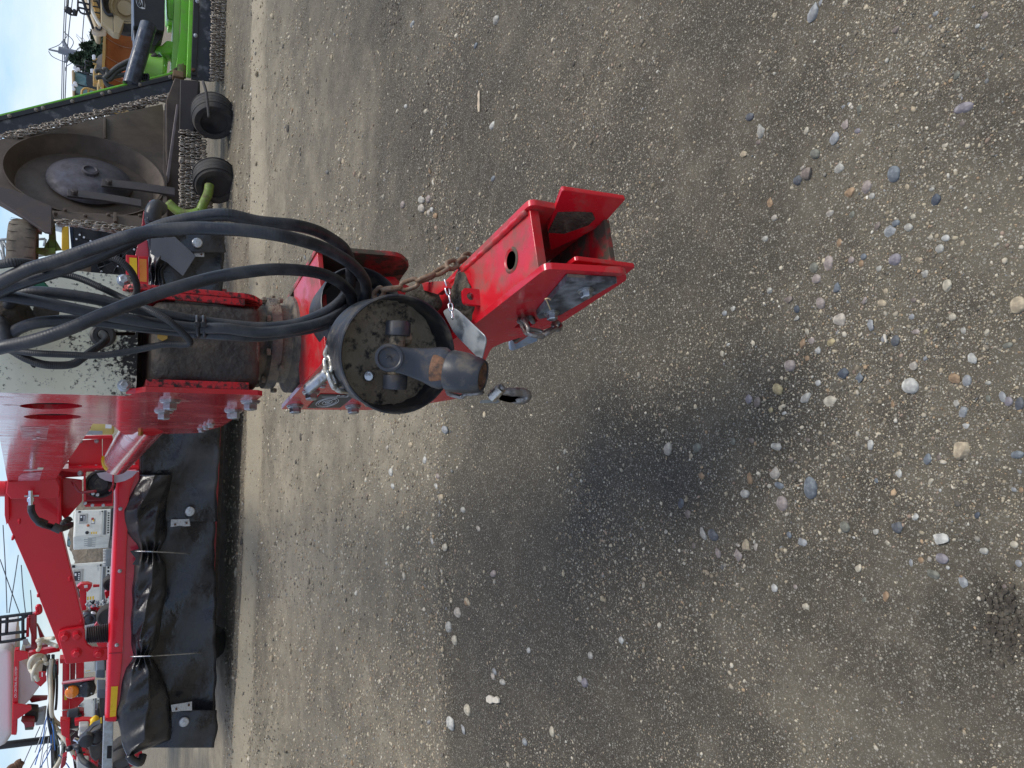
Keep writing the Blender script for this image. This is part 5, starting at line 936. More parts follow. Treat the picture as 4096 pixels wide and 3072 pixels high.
# ================================================================== chains and hooks hanging on the hitch
ch = empty('safety_chain', P(1545, 1160, 1.45), 'rusty safety chain running from the shaft guard to the right hitch cheek', 'chain', 'chains on the hitch')
chain(ch, [P(1500, 1190, 1.47), P(1524, 1160, 1.44), P(1600, 1152, 1.42), P(1680, 1122, 1.40), P(1740, 1098, 1.39), P(1800, 1062, 1.40), P(1860, 1035, 1.44), P(1900, 1010, 1.47)], .046, .026, .0048, CHAIN_R, .5)
ch = empty('safety_chain', P(1330, 1450, 1.45), 'bright zinc chain hanging over the lock pin left of the shaft guard', 'chain', 'chains on the hitch')
chain(ch, [P(1362, 1290, 1.50), P(1345, 1345, 1.48), P(1322, 1405, 1.45), P(1302, 1455, 1.43), P(1325, 1505, 1.42), P(1332, 1545, 1.415), P(1372, 1556, 1.42), P(1420, 1552, 1.43)], .045, .026, .005, CHAIN_Z, .9)
ch = empty('pin_chain', P(1800, 1210, 1.3), 'thin silver chain dangling in front of the muddy web', 'chain', 'chains on the hitch')
chain(ch, [P(1778, 1118, 1.33), P(1790, 1160, 1.325), P(1800, 1205, 1.32), P(1806, 1250, 1.315), P(1814, 1290, 1.31)], .0195, .011, .0018, mat('small_bright_chain', (.7, .7, .7), .25, 1.0), .4)
ch = empty('tether_chain', P(2130, 1330, 1.2), 'dark steel chain looped through the slot in the left hitch cheek', 'chain', 'chains on the hitch')
chain(ch, [P(2098, 1262, 1.30), P(2090, 1290, 1.24), P(2110, 1325, 1.225), P(2150, 1338, 1.22), P(2190, 1335, 1.22), P(2222, 1310, 1.225), P(2240, 1290, 1.25)], .042, .024, .0046, CHAIN_D, .3)
chain(ch, [P(2125, 1262, 1.28), P(2128, 1290, 1.24), P(2132, 1312, 1.232)], .042, .024, .0046, CHAIN_D, .9)
gh = empty('grab_hook', P(2040, 1578, 1.2), 'forged steel grab hook on a short chain below the shaft joint', 'hook', 'chains on the hitch')
chain(gh, [P(1790, 1560, 1.30), P(1850, 1576, 1.28), P(1910, 1570, 1.26), P(1965, 1570, 1.24)], .044, .025, .0048, CHAIN_D, .2)
hs_ = [P(1962, 1570, 1.24), P(2000, 1570, 1.235), P(2050, 1568, 1.23), P(2090, 1570, 1.228), P(2108, 1580, 1.228), P(2100, 1596, 1.23), P(2078, 1602, 1.232), P(2050, 1598, 1.235)]
path = catmull(hs_, 6); rr_ = [.006 + .0035 * math.sin(math.pi * i / (len(path) - 1)) for i in range(len(path))]
V, F, UV = tube_geo(path, rr_, 10); mesh('hook_body', V, F, CHAIN_D, gh, True)
loft('hook_latch', [(P(2000, 1588, 1.228), Vector((0, 0, 1)), Vector((1, 0, 0)), .002, .006), (P(2040, 1594, 1.228), Vector((0, 0, 1)), Vector((1, 0, 0)), .003, .008), (P(2085, 1598, 1.228), Vector((0, 0, 1)), Vector((1, 0, 0)), .002, .003)], mat('cream_latch', (.6, .52, .34), .5, .3), gh, 12)
cyl('hook_pin', P(1968, 1590, 1.235), P(2005, 1552, 1.215), .0105, CHAIN_Z, gh, 12); cyl('hook_pin_stud', P(2005, 1552, 1.215), P(2014, 1545, 1.212), .007, CHAIN_D, gh, 10)
prism('hook_tag', [(1925, 1600), (1990, 1598), (2000, 1608), (1985, 1613), (1922, 1613)], PY(1.24), .002, GALV, gh)
# ================================================================== GREEN ROTARY CUTTER with one wing folded up
cut = empty('rotary_cutter', (2.6, 9.6, 0), 'lime green rotary cutter with a folded wing showing its brown underside and blades', 'mower')
DW = -46.0; plDk = (P(349, 692, 9.45) - nv(DW) * .2, nv(DW))
def cp(name, px, Y, th, m, bevel=0.0, parent=None): return prism(name, px, PY(Y), th, m, parent or cut, bevel)
def dp(name, px, th, m, off=0.0, bevel=0.0, parent=None):
    n = plDk[1] if plDk[1].dot(plDk[0] - CAMPOS) > 0 else -plDk[1]
    return prism(name, px, (plDk[0] - n * off, n), th, m, parent or cut, bevel)
dn = plDk[1] if plDk[1].dot(plDk[0] - CAMPOS) < 0 else -plDk[1]        # towards the viewer
deck_px = [(-80, 575), (650, 416), (672, 560), (664, 880), (640, 905), (579, 930), (221, 884), (205, 930), (-80, 770)]
cR = hit(349, 692, (plDk[0] + dn * .2, dn)) - dn * .2; rR = 300 / FPX * (cR - CAMPOS).length * .79; ur, vr, _a = frame(dn)
wing = prism_holes('wing_deck', o(deck_px, (plDk[0] + dn * .17, dn)), [[cR + dn * .17 + (ur * math.cos(k * .1309) + vr * math.sin(k * .1309)) * (rR * .978) for k in range(48)]], -dn * .03, DECKB, cut)
lathe('blade_ring', cR, dn, [(rR * .88, 0), (rR, .20), (rR - .012, .20), (rR * .88 - .012, .004)], DECKB, wing, 64, cap0=False)
lathe('inner_disc', cR, dn, [(rR * .85, .006), (rR * .8, .012), (0, .012)], DECKB, wing, 48)
cP = hit(360, 716, (plDk[0] + dn * .08, dn)) - dn * .08; rP = 172 / FPX * (cP - CAMPOS).length * .75
pan = lathe('blade_pan', cP, dn, [(rP, .05), (rP * .97, .08), (rP * .8, .12), (rP * .5, .155), (rP * .2, .17), (rP * .2, .20), (rP * .15, .21), (rP * .13, .19), (0, .19)], PAN, wing, 56)
for a, b_, w in (((409, 727), (700, 765), 29), ((271, 768), (566, 811), 27)):
    bl = dp('blade', [(a[0], a[1] - w / 2), ((a[0] + b_[0]) / 2, (a[1] + b_[1]) / 2 - w / 2 - 3), (b_[0], b_[1] - w / 2), (b_[0], b_[1] + w / 2), ((a[0] + b_[0]) / 2, (a[1] + b_[1]) / 2 + w / 2 - 3), (a[0] - 3, a[1] + w / 2)], .025, BLADE, .22, .004, pan)
    c0 = hit(a[0] + 26, a[1] + 8, (plDk[0] + dn * .22, dn)); bolt(c0, dn, .035, bl, BLADE, False)
for px in ([(415, 470), (425, 468), (425, 552), (415, 550)], [(655, 440), (668, 440), (668, 880), (650, 880)]): dp('deck_stiffener', px, .02, DECKB, .19, .004, wing)
dp('deck_skirt', [(-60, 735), (60, 760), (208, 826), (206, 930), (180, 925), (0, 806), (-60, 770)], .03, mat('skirt_steel', (.05, .036, .032), .6, dirt=((.1, .07, .05), .25, 6, .1), var=.3), .30, .006, wing)
fl_ = dp('deck_flange', [(210, 842), (640, 868), (640, 905), (579, 928), (440, 905), (221, 884)], .03, DECKB, .20, .004, wing)
for x, y in ((260, 844), (341, 866), (433, 862), (560, 866), (222, 858)): bolt(hit(x, y, (plDk[0] + dn * .20, dn)), dn, .018, fl_, DECKB, False)
dp('flange_tab', [(454, 848), (466, 848), (468, 884), (456, 884)], .05, DECKB, .24, .003, wing)
# far rim of the wing: green edge, bolted rubber strip, chain fringe
cp('deck_edge', [(-60, 471), (701, 284), (702, 291), (-60, 479)], 10.0, .06, GREEN, .004)
strip = cp('rubber_strip', [(-60, 478), (692, 300), (694, 371), (380, 462), (0, 541), (-60, 553)], 9.95, .02, mat('strip_rubber', (.028, .03, .035), .5, dirt=((.3, .3, .29), .2, 5, .1), var=.2, bump=(20, .2)), .003)
cp('strip_bar', [(-60, 478), (692, 298), (692, 316), (-60, 497)], 9.93, .02, BLK, .003)
for x, y in ((38, 464), (145, 439), (172, 432), (289, 405), (409, 375), (438, 368), (558, 338), (680, 308)): bolt(P(x, y, 9.93), (0, -1, 0), .015, strip, mat('dull_bolt', (.25, .22, .18), .5, .6))
box('corner_bracket', P(712, 305, 9.9), (.09, .1, .12), mat('rusty_bracket', (.16, .1, .05), .8, var=.4, vscale=12), cut, 20, .01)
it = []; FYa, FYb = hit(222, 884, (plDk[0] + dn * .26, dn)).y, hit(579, 928, (plDk[0] + dn * .26, dn)).y
def fringe(A, B_, n, m_, L=.075, W=.045, r=.0085, jit=.012, Ya=9.9, Yb=9.9, fall=lambda t: 1.0):
    for i in range(n):
        t = i / (n - 1); p = P(*A, Ya).lerp(P(*B_, Yb), t) + Vector((random.uniform(-jit, jit), random.uniform(-jit, jit), random.uniform(-.01, .01)))
        for k in range(max(1, round(m_ * fall(t)))):
            s = Vector((1, 0, 0)) if (k + i) % 2 else Vector((.45, .89, 0)); it.append((p + Vector((random.uniform(-.006, .006), random.uniform(-.008, .008), -(k + .4) * (L - 2.2 * r))), Vector((random.uniform(-.12, .12), random.uniform(-.1, .1), -1)).normalized(), s, L, W, r))
fringe((-20, 545), (694, 368), 74, 2, fall=lambda t: .8 if t < .8 else 1 + (t - .8) * 6); fringe((0, 548), (694, 374), 60, 2, Ya=9.82, Yb=9.82)
fringe((222, 884), (579, 928), 40, 3, .09, .05, .009, .02, FYa, FYb, lambda t: .7 + .6 * math.sin(t * 3.1)); fringe((222, 888), (579, 932), 34, 2, .09, .05, .009, .02, FYa - .05, FYb - .05)
fringe((850, -60), (842, 318), 44, 5, Ya=10.1, Yb=10.0); fringe((850, -60), (842, 318), 40, 5, Ya=10.2, Yb=10.1)
fringe((722, 640), (720, 860), 26, 6, Ya=9.25, Yb=9.1); fringe((722, 640), (720, 850), 22, 6, Ya=9.35, Yb=9.2); fringe((720, 520), (722, 650), 18, 5, Ya=9.5, Yb=9.3)
links_joined('chain_fringe', it, mat('fringe_chain', (.34, .3, .25), .42, .8, dirt=((.12, .08, .05), .35, 30, .1), var=.2), cut)
# lower beam, dark flap, tyres
cp('hinge_beam', [(665, 400), (700, 310), (735, 320), (725, 520), (712, 900), (668, 905)], 9.75, .25, DECKB, .01)
cp('deck_shade_panel', [(716, 322), (800, 325), (806, 560), (800, 905), (716, 905)], 10.05, .1, mat('deck_shade_brown', (.03, .026, .023), .8, var=.3), .006)  # added dark panel, its colour stands in for shade behind the chains
cp('hinge_rod', [(706, 415), (716, 420), (676, 730), (662, 726)], 9.6, .03, mat('rusted_rod', (.16, .13, .12), .6, .2, var=.3), .006)
cp('dark_flap', [(722, 318), (795, 322), (790, 380), (775, 528), (718, 520)], 9.65, .04, mat('brown_flap', (.055, .045, .04), .7, var=.3, vscale=3), .006)
t1_ = wheel('tyre', P(852, 462, 9.35), Vector((-.72, -.69, 0)), .235, .34, cut, TYRE, BLK, .62); t2_ = wheel('tyre', P(860, 722, 9.12), Vector((-.72, -.69, 0)), .235, .26, cut, TYRE, BLK, .62)
for c, tt in ((P(852, 462, 9.35), t1_), (P(860, 722, 9.12), t2_)):
    u, v, a = frame(Vector((-.72, -.69, 0)))
    for k in range(5): an = k * 1.2566; bolt(c + a * .07 + (u * math.cos(an) + v * math.sin(an)) * .07, a, .014, tt, ZINC, False)
    for s in (-.1, -.03, .04, .1): lathe('tread_groove', c + Vector((-.72, -.69, 0)) * s, Vector((-.72, -.69, 0)), [(.2365, -.006), (.238, 0), (.2365, .006)], TYRE, tt, 40)
tube('hanging_strap', [P(812, 325, 9.1), P(825, 370, 9.05), P(832, 430, 9.05), P(836, 470, 9.05)], .016, mat('strap', (.06, .055, .05), .8, var=.2), cut, 6, 4)
tube('axle_bracket', [P(838, 740, 8.95), P(832, 775, 8.92), P(815, 812, 8.9), P(800, 848, 8.9)], .05, GREEN_O, cut, 8, 5); tube('axle_bracket', [P(672, 812, 9.0), P(720, 850, 8.95), P(765, 856, 8.92), P(800, 846, 8.9)], .05, GREEN_O, cut, 8, 5)
# folded-up wing wheels seen edge on
wt = wheel('wing_tyre', P(92, 1003, 8.9), (0, 0, 1), .31, .235, cut, TYRE_T, BLK, .5)
wheel('wing_tyre', P(318, 1112, 9.1), (0, 0, 1), .20, .20, cut, TYRE_T, BLK, .5)
for k in range(40):
    an = 2 * math.pi * k / 40; d = Vector((math.cos(an), math.sin(an), 0)); box('tread_cut', P(92, 1003, 8.9) + d * .309 + UP * (.07 if k % 2 else -.07), (.006, .004, .075), mat('tread_cut', (.05, .04, .03), .9), wt, math.degrees(an) - 90)
cp('wheel_fork', [(132, 990), (222, 990), (222, 1012), (180, 1022), (132, 1008)], 8.85, .08, GREEN_O, .006); cp('wheel_post', [(196, 878), (218, 878), (224, 960), (226, 1000), (194, 1000)], 8.95, .1, GREEN_O, .006)
cp('post_gusset', [(194, 955), (194, 992), (176, 990)], 8.93, .03, GREEN_O); cp('post_gusset', [(224, 960), (248, 1000), (226, 1002)], 8.93, .03, GREEN_O)
cp('wheel_fork', [(256, 1075), (285, 1072), (285, 1096), (258, 1094)], 9.0, .08, GREEN_O, .006)
cyl('grease_cap', P(135, 910, 8.95), P(170, 918, 8.95), .055, mat('silver_cap', (.5, .5, .5), .3, .8), cut, 16)
# main deck of the cutter on the right
cp('deck_lip', [(760, -80), (776, -80), (764, 310), (746, 306)], 10.2, .05, GREEN, .006)
ms = cp('side_rubber', [(778, -80), (860, -80), (846, 326), (764, 318)], 10.18, .02, mat('strip_rubber', (.03, .03, .03), .5), .003)
cp('side_rubber_bar', [(777, -80), (800, -80), (786, 300), (764, 298)], 10.15, .02, BLK, .003)
for x, y in ((790, 5), (782, 142), (773, 280)): bolt(P(x, y, 10.15), (0, -1, 0), .018, ms, RUST if y > 200 else ZINC)
GREENL = mat('lime_paint_pale', (.33, .68, .12), .3, var=.06, vscale=3, coat=.3)
cp('deck_top', [(725, -80), (762, -80), (748, 306), (700, 294), (708, 240), (722, 120)], 10.4, .05, GREEN, .006); cp('deck_beam', [(700, -80), (728, -80), (712, 290), (684, 285)], 10.6, .2, GREENL, .01)
cp('deck_gearbox', [(664, -80), (712, -80), (704, 84), (668, 74)], 10.7, .3, GREEN, .02); cp('deck_gearbox', [(600, 178), (645, 182), (668, 160), (700, 165), (690, 215), (645, 218), (640, 205), (592, 196)], 10.6, .3, GREEN, .02)
cp('frame_tube', [(672, 82), (692, 82), (690, 120), (670, 120)], 10.9, .1, GREENL, .01); cp('frame_tube', [(655, 215), (675, 215), (668, 292), (648, 296)], 10.8, .1, GREENL, .02)
cp('frame_strut', [(638, 208), (650, 210), (672, 255), (660, 262)], 10.7, .06, GREEN, .006); cp('frame_plate', [(560, 165), (585, 168), (575, 200), (545, 235), (542, 190)], 10.95, .05, GREEN, .006)
lathe('frame_drum', P(610, 290, 10.6), (0, 0, 1), [(.20, -.12), (.22, -.1), (.22, .1), (.19, .13), (0, .13)], GREENL, cut, 28)
cp('corner_post', [(676, 285), (735, 250), (740, 312), (705, 318)], 10.05, .08, mat('green_corner', (.25, .3, .06), .6, dirt=((.12, .08, .05), .5, 12, .1)), .01)
cyl('corner_pin', P(727, 262, 10.0), P(727, 310, 10.0), .05, GREEN_O, cut, 14)
bx_ = cp('shield_box', [(531, -90), (662, -90), (658, 118), (654, 125), (533, 102)], 10.3, .5, BLK, .01)
cp('shield_box_back', [(533, 103), (655, 127), (652, 145), (622, 184), (570, 176), (536, 155)], 10.42, .3, BLK, .01)
cp('shield_edge', [(530, -90), (534, -90), (537, 102), (533, 102)], 10.28, .02, mat('blue_edge', (.3, .36, .45), .4), parent=bx_)
logo = cp('logo', [(541, -16), (545, 10), (551, 24), (559, 32), (567, 33), (566, 35), (580, 36), (581, 20), (576, -4), (572, -16)], 10.295, .004, TXTW, parent=bx_)
for pts in (((546, -14), (550, 12), (557, 25), (563, 27)), ((553, -14), (555, 8), (560, 20), (566, 26)), ((560, -14), (561, 4), (565, 14), (567, 26)), ((567, -14), (572, 6), (573, 28)), ((571, -10), (576, 10), (576, 30))): tube('logo_stroke', [P(x, y, 10.292) for x, y in pts], .0075, BLK, logo, 5, 4)
og = P(588, 148, 10.41); rt = P(588, 103, 10.41) - og; ut = P(548, 150, 10.41) - og
text('model_lettering', 'XH1', og, rt.normalized(), ut.normalized(), ut.length, rt.length, TXTY, cut)
cyl('lift_cylinder', P(594, 100, 10.05), P(524, 340, 9.98), .092, mat('blue_black_tube', (.02, .028, .042), .32, dirt=((.1, .12, .15), .25, 9, .15), var=.2, coat=.3), cut, 28)
for k, pts in enumerate((((412, 280), (425, 278), (430, 300), (418, 312), (470, 268), (520, 242), (560, 228)), ((415, 305), (440, 318), (470, 285), (530, 262), (570, 250)), ((380, 285), (400, 282), (418, 296), (422, 306), (470, 300), (530, 296)), ((382, 312), (402, 308), (430, 312), (480, 302), (530, 300)), ((420, 318), (430, 340), (455, 350)), ((575, 250), (600, 235), (625, 218)), ((570, 280), (610, 262), (640, 222)))): tube('hydraulic_line', [P(x, y, 10.35 + .02 * k) for x, y in pts], .028, mat('grey_hose', (.07, .065, .055), .5, var=.2), cut, 8, 6)
for k in range(4): tube('coil_spring', [P(566 + k * 8 + 5 * math.cos(t), 308 + 12 * math.sin(t), 10.0) for t in np.linspace(0, 6.28, 10)], .012, LBLACK, cut, 5, 2)
lathe('orange_reflector', P(498, 292, 10.6), (0, -1, .1), [(.075, 0), (.075, .02), (.06, .03), (0, .03)], mat('orange_lens', (.85, .16, .02), .3, var=.2, vscale=40), cut, 20)

# ================================================================== WHEEL LOADERS far right
LY = 28.0
ld = empty('wheel_loader', (5.5, 32, 0), 'yellow wheel loader with a big rusty orange bucket in front of its cab', 'loader')
bl_, br_ = P(520, 385, LY).x, P(520, 60, LY).x; zt = 1.34; V = []; F = []
prof = [(-1.25, .05), (-.6, .04), (-.15, .12), (.08, .32), (.16, .60), (.14, .90), (.02, 1.15), (-.10, zt)]
for i in range(25):
    x = bl_ + (br_ - bl_) * i / 24
    for d, z in prof: V.append(Vector((x, LY + d, z)))
for i in range(24):
    for k in range(7): F.append((i * 8 + k, i * 8 + k + 1, (i + 1) * 8 + k + 1, (i + 1) * 8 + k))
bk = mesh('bucket', V, F, BUCKET, ld, True); md = bk.modifiers.new('thick', 'SOLIDIFY'); md.thickness = .05; md.offset = 1
for x in (bl_, br_): prism_pts('bucket_side', [Vector((x, LY + d, z)) for d, z in prof], Vector((.05, 0, 0)), BUCKET, bk)
for x in np.linspace(bl_ + .5, br_ - .4, 4): tube('bucket_seam', [Vector((x + .05 * math.sin(k), LY + d - .02, z)) for k, (d, z) in enumerate(prof)], .012, mat('worn_seam', (.45, .3, .2), .5), bk, 5, 3)
box('bucket_lip', ((bl_ + br_) / 2, LY - .1, zt + .03), (br_ - bl_, .12, .08), CATY, bk); prism('spill_guard', [(413, 232), (420, 176), (426, 178), (424, 238)], PY(LY - .1), .1, CATY, ld)
def lp_(name, px, Y, th, m, bevel=.0, parent=None): return prism(name, px, PY(Y), th, m, parent or ld, bevel)
cabl = lp_('cab', [(298, 282), (358, 296), (392, 300), (398, 352), (372, 372), (362, 410), (300, 410)], 33, 1.6, GLASS, .03)
lp_('cab_roof', [(286, 280), (296, 278), (299, 292), (300, 420), (290, 420)], 32.8, 1.8, mat('cab_roof', (.5, .36, .2), .5, var=.1), .03, cabl)
for px in ([(297, 280), (302, 280), (358, 296), (358, 302)], [(300, 372), (300, 380), (360, 392), (360, 384)], [(299, 332), (303, 332), (352, 346), (352, 349)], [(345, 296), (396, 306), (397, 330), (396, 352), (352, 350), (345, 330)]): lp_('cab_pillar', px, 32.9, .1, mat('cab_dark', (.05, .055, .06), .5, var=.1), 0, cabl)
for x, y in ((299, 272), (306, 281), (313, 277), (301, 333), (304, 341), (293, 342), (295, 357), (376, 226), (376, 234), (369, 282), (369, 290)): lathe('work_lamp', P(x, y, 32.4), (0, -1, 0), [(.062, 0), (.062, .03), (.05, .06), (0, .065)], LAMPW, ld, 12)
tube('cab_mirror', [P(x, y, 32.4) for x, y in ((305, 265), (308, 262), (330, 268), (331, 274), (325, 277), (306, 273), (304, 268))], .03, LBLACK, ld, 5, 2)
for pts in (((340, 242), (365, 248)), ((342, 240), (342, 258), (365, 262)), ((336, 288), (372, 296)), ((342, 262), (340, 290)), ((368, 250), (396, 256))): tube('hand_rail', [P(x, y, 32.3) for x, y in pts], .022, LBLACK, ld, 5, 2)
for pts in (((326, 420), (328, 362), (348, 354), (356, 356), (388, 364)), ((352, 420), (354, 356))): tube('hand_rail', [P(x, y, 32.3) for x, y in pts], .04, CATY, ld, 5, 2)
lp_('front_frame', [(372, 285), (380, 262), (392, 250), (412, 250), (412, 328), (372, 326)], 31.2, .6, CATY, .03); lp_('front_frame', [(388, 330), (402, 326), (404, 378), (390, 380)], 31.0, .5, CATY, .03)
for px in ([(382, 232), (412, 238), (412, 242), (382, 236)], [(372, 250), (396, 256), (396, 260), (372, 254)]): lp_('lamp_post', px, 31, .1, CATY)
lp_('lamp_bar', [(370, 222), (382, 222), (382, 240), (370, 240)], 32.5, .1, CATY); lp_('lift_arm', [(392, 285), (430, 292), (430, 320), (396, 318)], 29.5, .8, CATY, .03)
wheel('tyre', Vector((P(440, 400, 31).x, 31.2, .8)), (1, 0, 0), .8, .6, ld, TYRE, CATY)
wheel('tyre', Vector((P(440, 260, 31).x, 31.2, .8)), (1, 0, 0), .8, .6, ld, TYRE, CATY)
BY = 25.0
lb_ = empty('wheel_loader', (8.2, 26, 0), 'dusty yellow loader at the top edge with black tyre, ladder and mirror frame', 'loader')
def lq(name, px, Y, th, m, bevel=.0, parent=None): return prism(name, px, PY(Y), th, m, parent or lb_, bevel)
wheel('tyre', P(502, 28, BY + .5), Vector((-.3, -.95, 0)), .80, .6, lb_, TYRE, None, .52)
wc = P(500, 32, BY + .3); wa = Vector((-.3, -.95, 0)).normalized(); lathe('rim', wc, wa, [(.43, -.1), (.43, .08), (.40, .1), (.37, .06), (.33, .06), (.31, -.04), (.22, -.08), (.20, .02), (0, .02)], CATD, lb_, 36)
fd = lq('fender', [(402, -60), (412, -60), (412, 0), (418, 45), (432, 60), (452, 58), (470, 62), (497, 82), (493, 95), (478, 133), (454, 128), (448, 122), (404, 86)], BY - .1, .5, CATD, .03)
lq('fender_seam', [(451, 56), (453, 56), (455, 127), (452, 127)], BY - .104, .01, BLK, 0, fd); lq('mud_flap', [(454, 62), (497, 82), (478, 134), (455, 128)], BY - .13, .03, CATD, .02, fd)
tube('fender_arch', [P(x, y, BY - .15) for x, y in ((406, -40), (410, 10), (420, 44), (436, 60), (452, 58))], .045, BLK, lb_, 6, 4)
lq('hood', [(330, -60), (345, 0), (362, 36), (372, 80), (386, 116), (404, 118), (404, -60)], BY + .4, 1.2, CATD, .04)
lq('hood_panel', [(368, -60), (400, -60), (400, 70), (385, 62), (372, 20)], BY + .3, .1, CATY, .02)
for y in (2, 24, 47): lq('grille_bar', [(372, y - 2), (402, y + 3), (402, y + 7), (372, y + 2)], BY + .27, .04, BLK)
tube('hood_stripe', [P(x, y, BY + .25) for x, y in ((350, -20), (362, 20), (378, 62), (400, 100), (425, 120))], .05, mat('white_stripe', (.7, .68, .6), .5), lb_, 5, 4)
lq('lamp_pod', [(366, 120), (378, 104), (398, 104), (428, 122), (424, 130), (396, 132), (380, 128)], BY + .2, .3, mat('dusty_cream', (.6, .48, .34), .6, var=.1), .02)
tube('hood_pipe', [P(x, y, BY + .15) for x, y in ((382, 108), (392, 118), (402, 118), (406, 108))], .03, BLK, lb_, 6, 4)
for pts in (((272, -10), (271, 22), (262, 32), (262, 46), (305, 62), (312, 0)), ((312, 30), (322, 50), (340, 56), (360, 56)), ((312, 8), (360, 18)), ((314, 30), (360, 40)), ((358, 0), (360, 56)), ((326, -8), (348, 52), (358, 74), (372, 116)), ((330, -8), (352, 50), (362, 80), (374, 112))): tube('hand_rail', [P(x, y, BY) for x, y in pts], .028, BLK, lb_, 6, 2)
for x, y in ((270, 36), (280, 42), (298, 48)): blob('mirror', P(x, y, BY - .05), (.09, .03, .06), BLK, lb_, 2, .1, x)

# ================================================================== pole, wires, trees, lattice mast
pole = empty('utility_pole', (14, 62, 0), 'pale utility pole with three slanted crossarms above the loaders', 'utility pole')
PYD = 62.0
cyl('shaft', P(420, 247, PYD), P(234, 199, PYD), .33, WOODP, pole, 14, .24)
for a, b_, r in (((278, 212), (252, 164), .17), ((278, 216), (261, 249), .17), ((248, 209), (194, 198), .08)): cyl('crossarm', P(*a, PYD), P(*b_, PYD), r, WOODP, pole, 8, r * .7)
for a, b_ in (((252, 164), (194, 197)), ((257, 126), (255, 160)), ((261, 250), (194, 205)), ((255, 126), (276, 205)), ((262, 284), (290, 250))):
    m_ = ((a[0] + b_[0]) / 2 + (b_[1] - a[1]) * .35, (a[1] + b_[1]) / 2); tube('jumper_wire', [P(*a, PYD), P(*m_, PYD), P(*b_, PYD)], .025, WIRE, pole, 4, 8)
wn = 0
WL = ['first power line from the left crossing behind the pole', 'second power line from the left crossing behind the pole', 'lower power line right of the utility pole', 'power line passing above the loader cab', 'steep thin cable above the red arm', 'slanting cable left of the hopper rail', 'thin cable above the white hopper', 'thin cable crossing over the handrail', 'faint cable at the far lower left sky', 'stray cable beside the black post', 'cable low in the sky beside the black post', 'long cable behind the red arm']
for a, b_, m_ in (((262, -60), (244, 520), (250, 230)), ((270, -60), (252, 520), (257, 240)), ((294, -40), (254, 560), (270, 190)), ((345, -40), (318, 330), (330, 140)), ((0, 2237), (78, 2452), (38, 2345)), ((73, 2220), (36, 2452), (55, 2340)), ((12, 2100), (28, 2452), (22, 2280)), ((85, 2260), (102, 2452), (92, 2360)), ((122, 2360), (128, 2452), (125, 2400)), ((78, 3090), (160, 2906), (118, 3000)), ((112, 3090), (188, 2960), (150, 3020)), ((0, 2860), (60, 2940), (40, 2890))):
    w = tube('power_line', [P(*a, 70), P(*m_, 70), P(*b_, 70)], .035, WIRE, None, 4, 10); tag(w, WL[wn], 'cable', 'cables across the sky'); wn += 1
lat = empty('lattice_mast', P(40, 1010, 60), 'grey steel lattice mast seen behind the folded cutter wheel', 'mast')
for a, b_ in (((-20, 960), (60, 955)), ((0, 962), (40, 1120)), ((12, 962), (52, 1040)), ((2, 1000), (25, 1120)), ((-20, 1085), (65, 1065)), ((128, 958), (182, 956)), ((182, 956), (176, 985)), ((128, 1030), (175, 1020)), ((10, 960), (20, 1120)), ((-10, 1080), (40, 1110))): tube('lattice_bar', [P(*a, 60), P(*b_, 60)], .09, GREY, lat, 5, 1)
def tree(px, py, w, h, Y, seed, label, bare=False):
    rn = random.Random(seed); base = P(px, py, Y); top = base + UP * h; g = empty('evergreen_tree' if not bare else 'bare_tree', (base.x, Y, 0), label, 'tree', 'trees beyond the loaders')
    tube('trunk', [Vector((base.x, Y, 0)), Vector((base.x + .1, Y, h * .5)), Vector((base.x, Y, h))], [max(.05, .28 - .012 * i) for i in range(17)], BARK, g, 7, 8)
    V = []; F = []
    if bare:
        for k in range(46):
            a = rn.uniform(0, 6.28); z0 = h * rn.uniform(.35, .9); L = rn.uniform(.4, 1.3); p = Vector((base.x, Y, z0)); d = Vector((math.cos(a), math.sin(a), rn.uniform(.4, 1.2))).normalized()
            v, f, _ = tube_geo([p, p + d * L * .5 + Vector((rn.uniform(-.1, .1), 0, .08)), p + d * L], .014, 4); s = len(V); V += v; F += [tuple(i + s for i in q_) for q_ in f]
        mesh('crown', V, F, BARK, g, True); return
    for k in range(3400):
        z0 = h * (1 - rn.random() ** .75 * .85); lim = w * (1.05 - z0 / h) ** .8 * (.75 + .35 * math.sin(z0 * 2.3 + seed)); a = rn.uniform(0, 6.28); rr = lim * math.sqrt(rn.uniform(.15, 1)) * (.7 + .5 * abs(math.sin(a * 3 + z0 * 1.7)))
        p = Vector((base.x + math.cos(a) * rr, Y + math.sin(a) * rr, z0)); d = Vector((rn.gauss(0, 1), rn.gauss(0, 1), rn.gauss(0, .6))).normalized() * .2; e = Vector((rn.gauss(0, 1), rn.gauss(0, 1), rn.gauss(0, 1))).normalized() * .1
        s = len(V); V += [p - d, p + e, p + d, p - e]; F.append((s, s + 1, s + 2, s + 3))
    mesh('crown', V, F, LEAF, g)
tree(425, 150, 1.5, 2.2, 55, 3, 'dark evergreen tree nearest the yellow loader cab', False); tree(425, 205, 1.9, 2.7, 55, 5, 'wide dark evergreen tree left of the utility pole base', False); tree(425, 262, 1.5, 3.4, 58, 8, 'evergreen tree behind the loader lamps', False); tree(425, 203, 1.4, 3.1, 64, 12, 'bare leafless tree behind the evergreens', True)

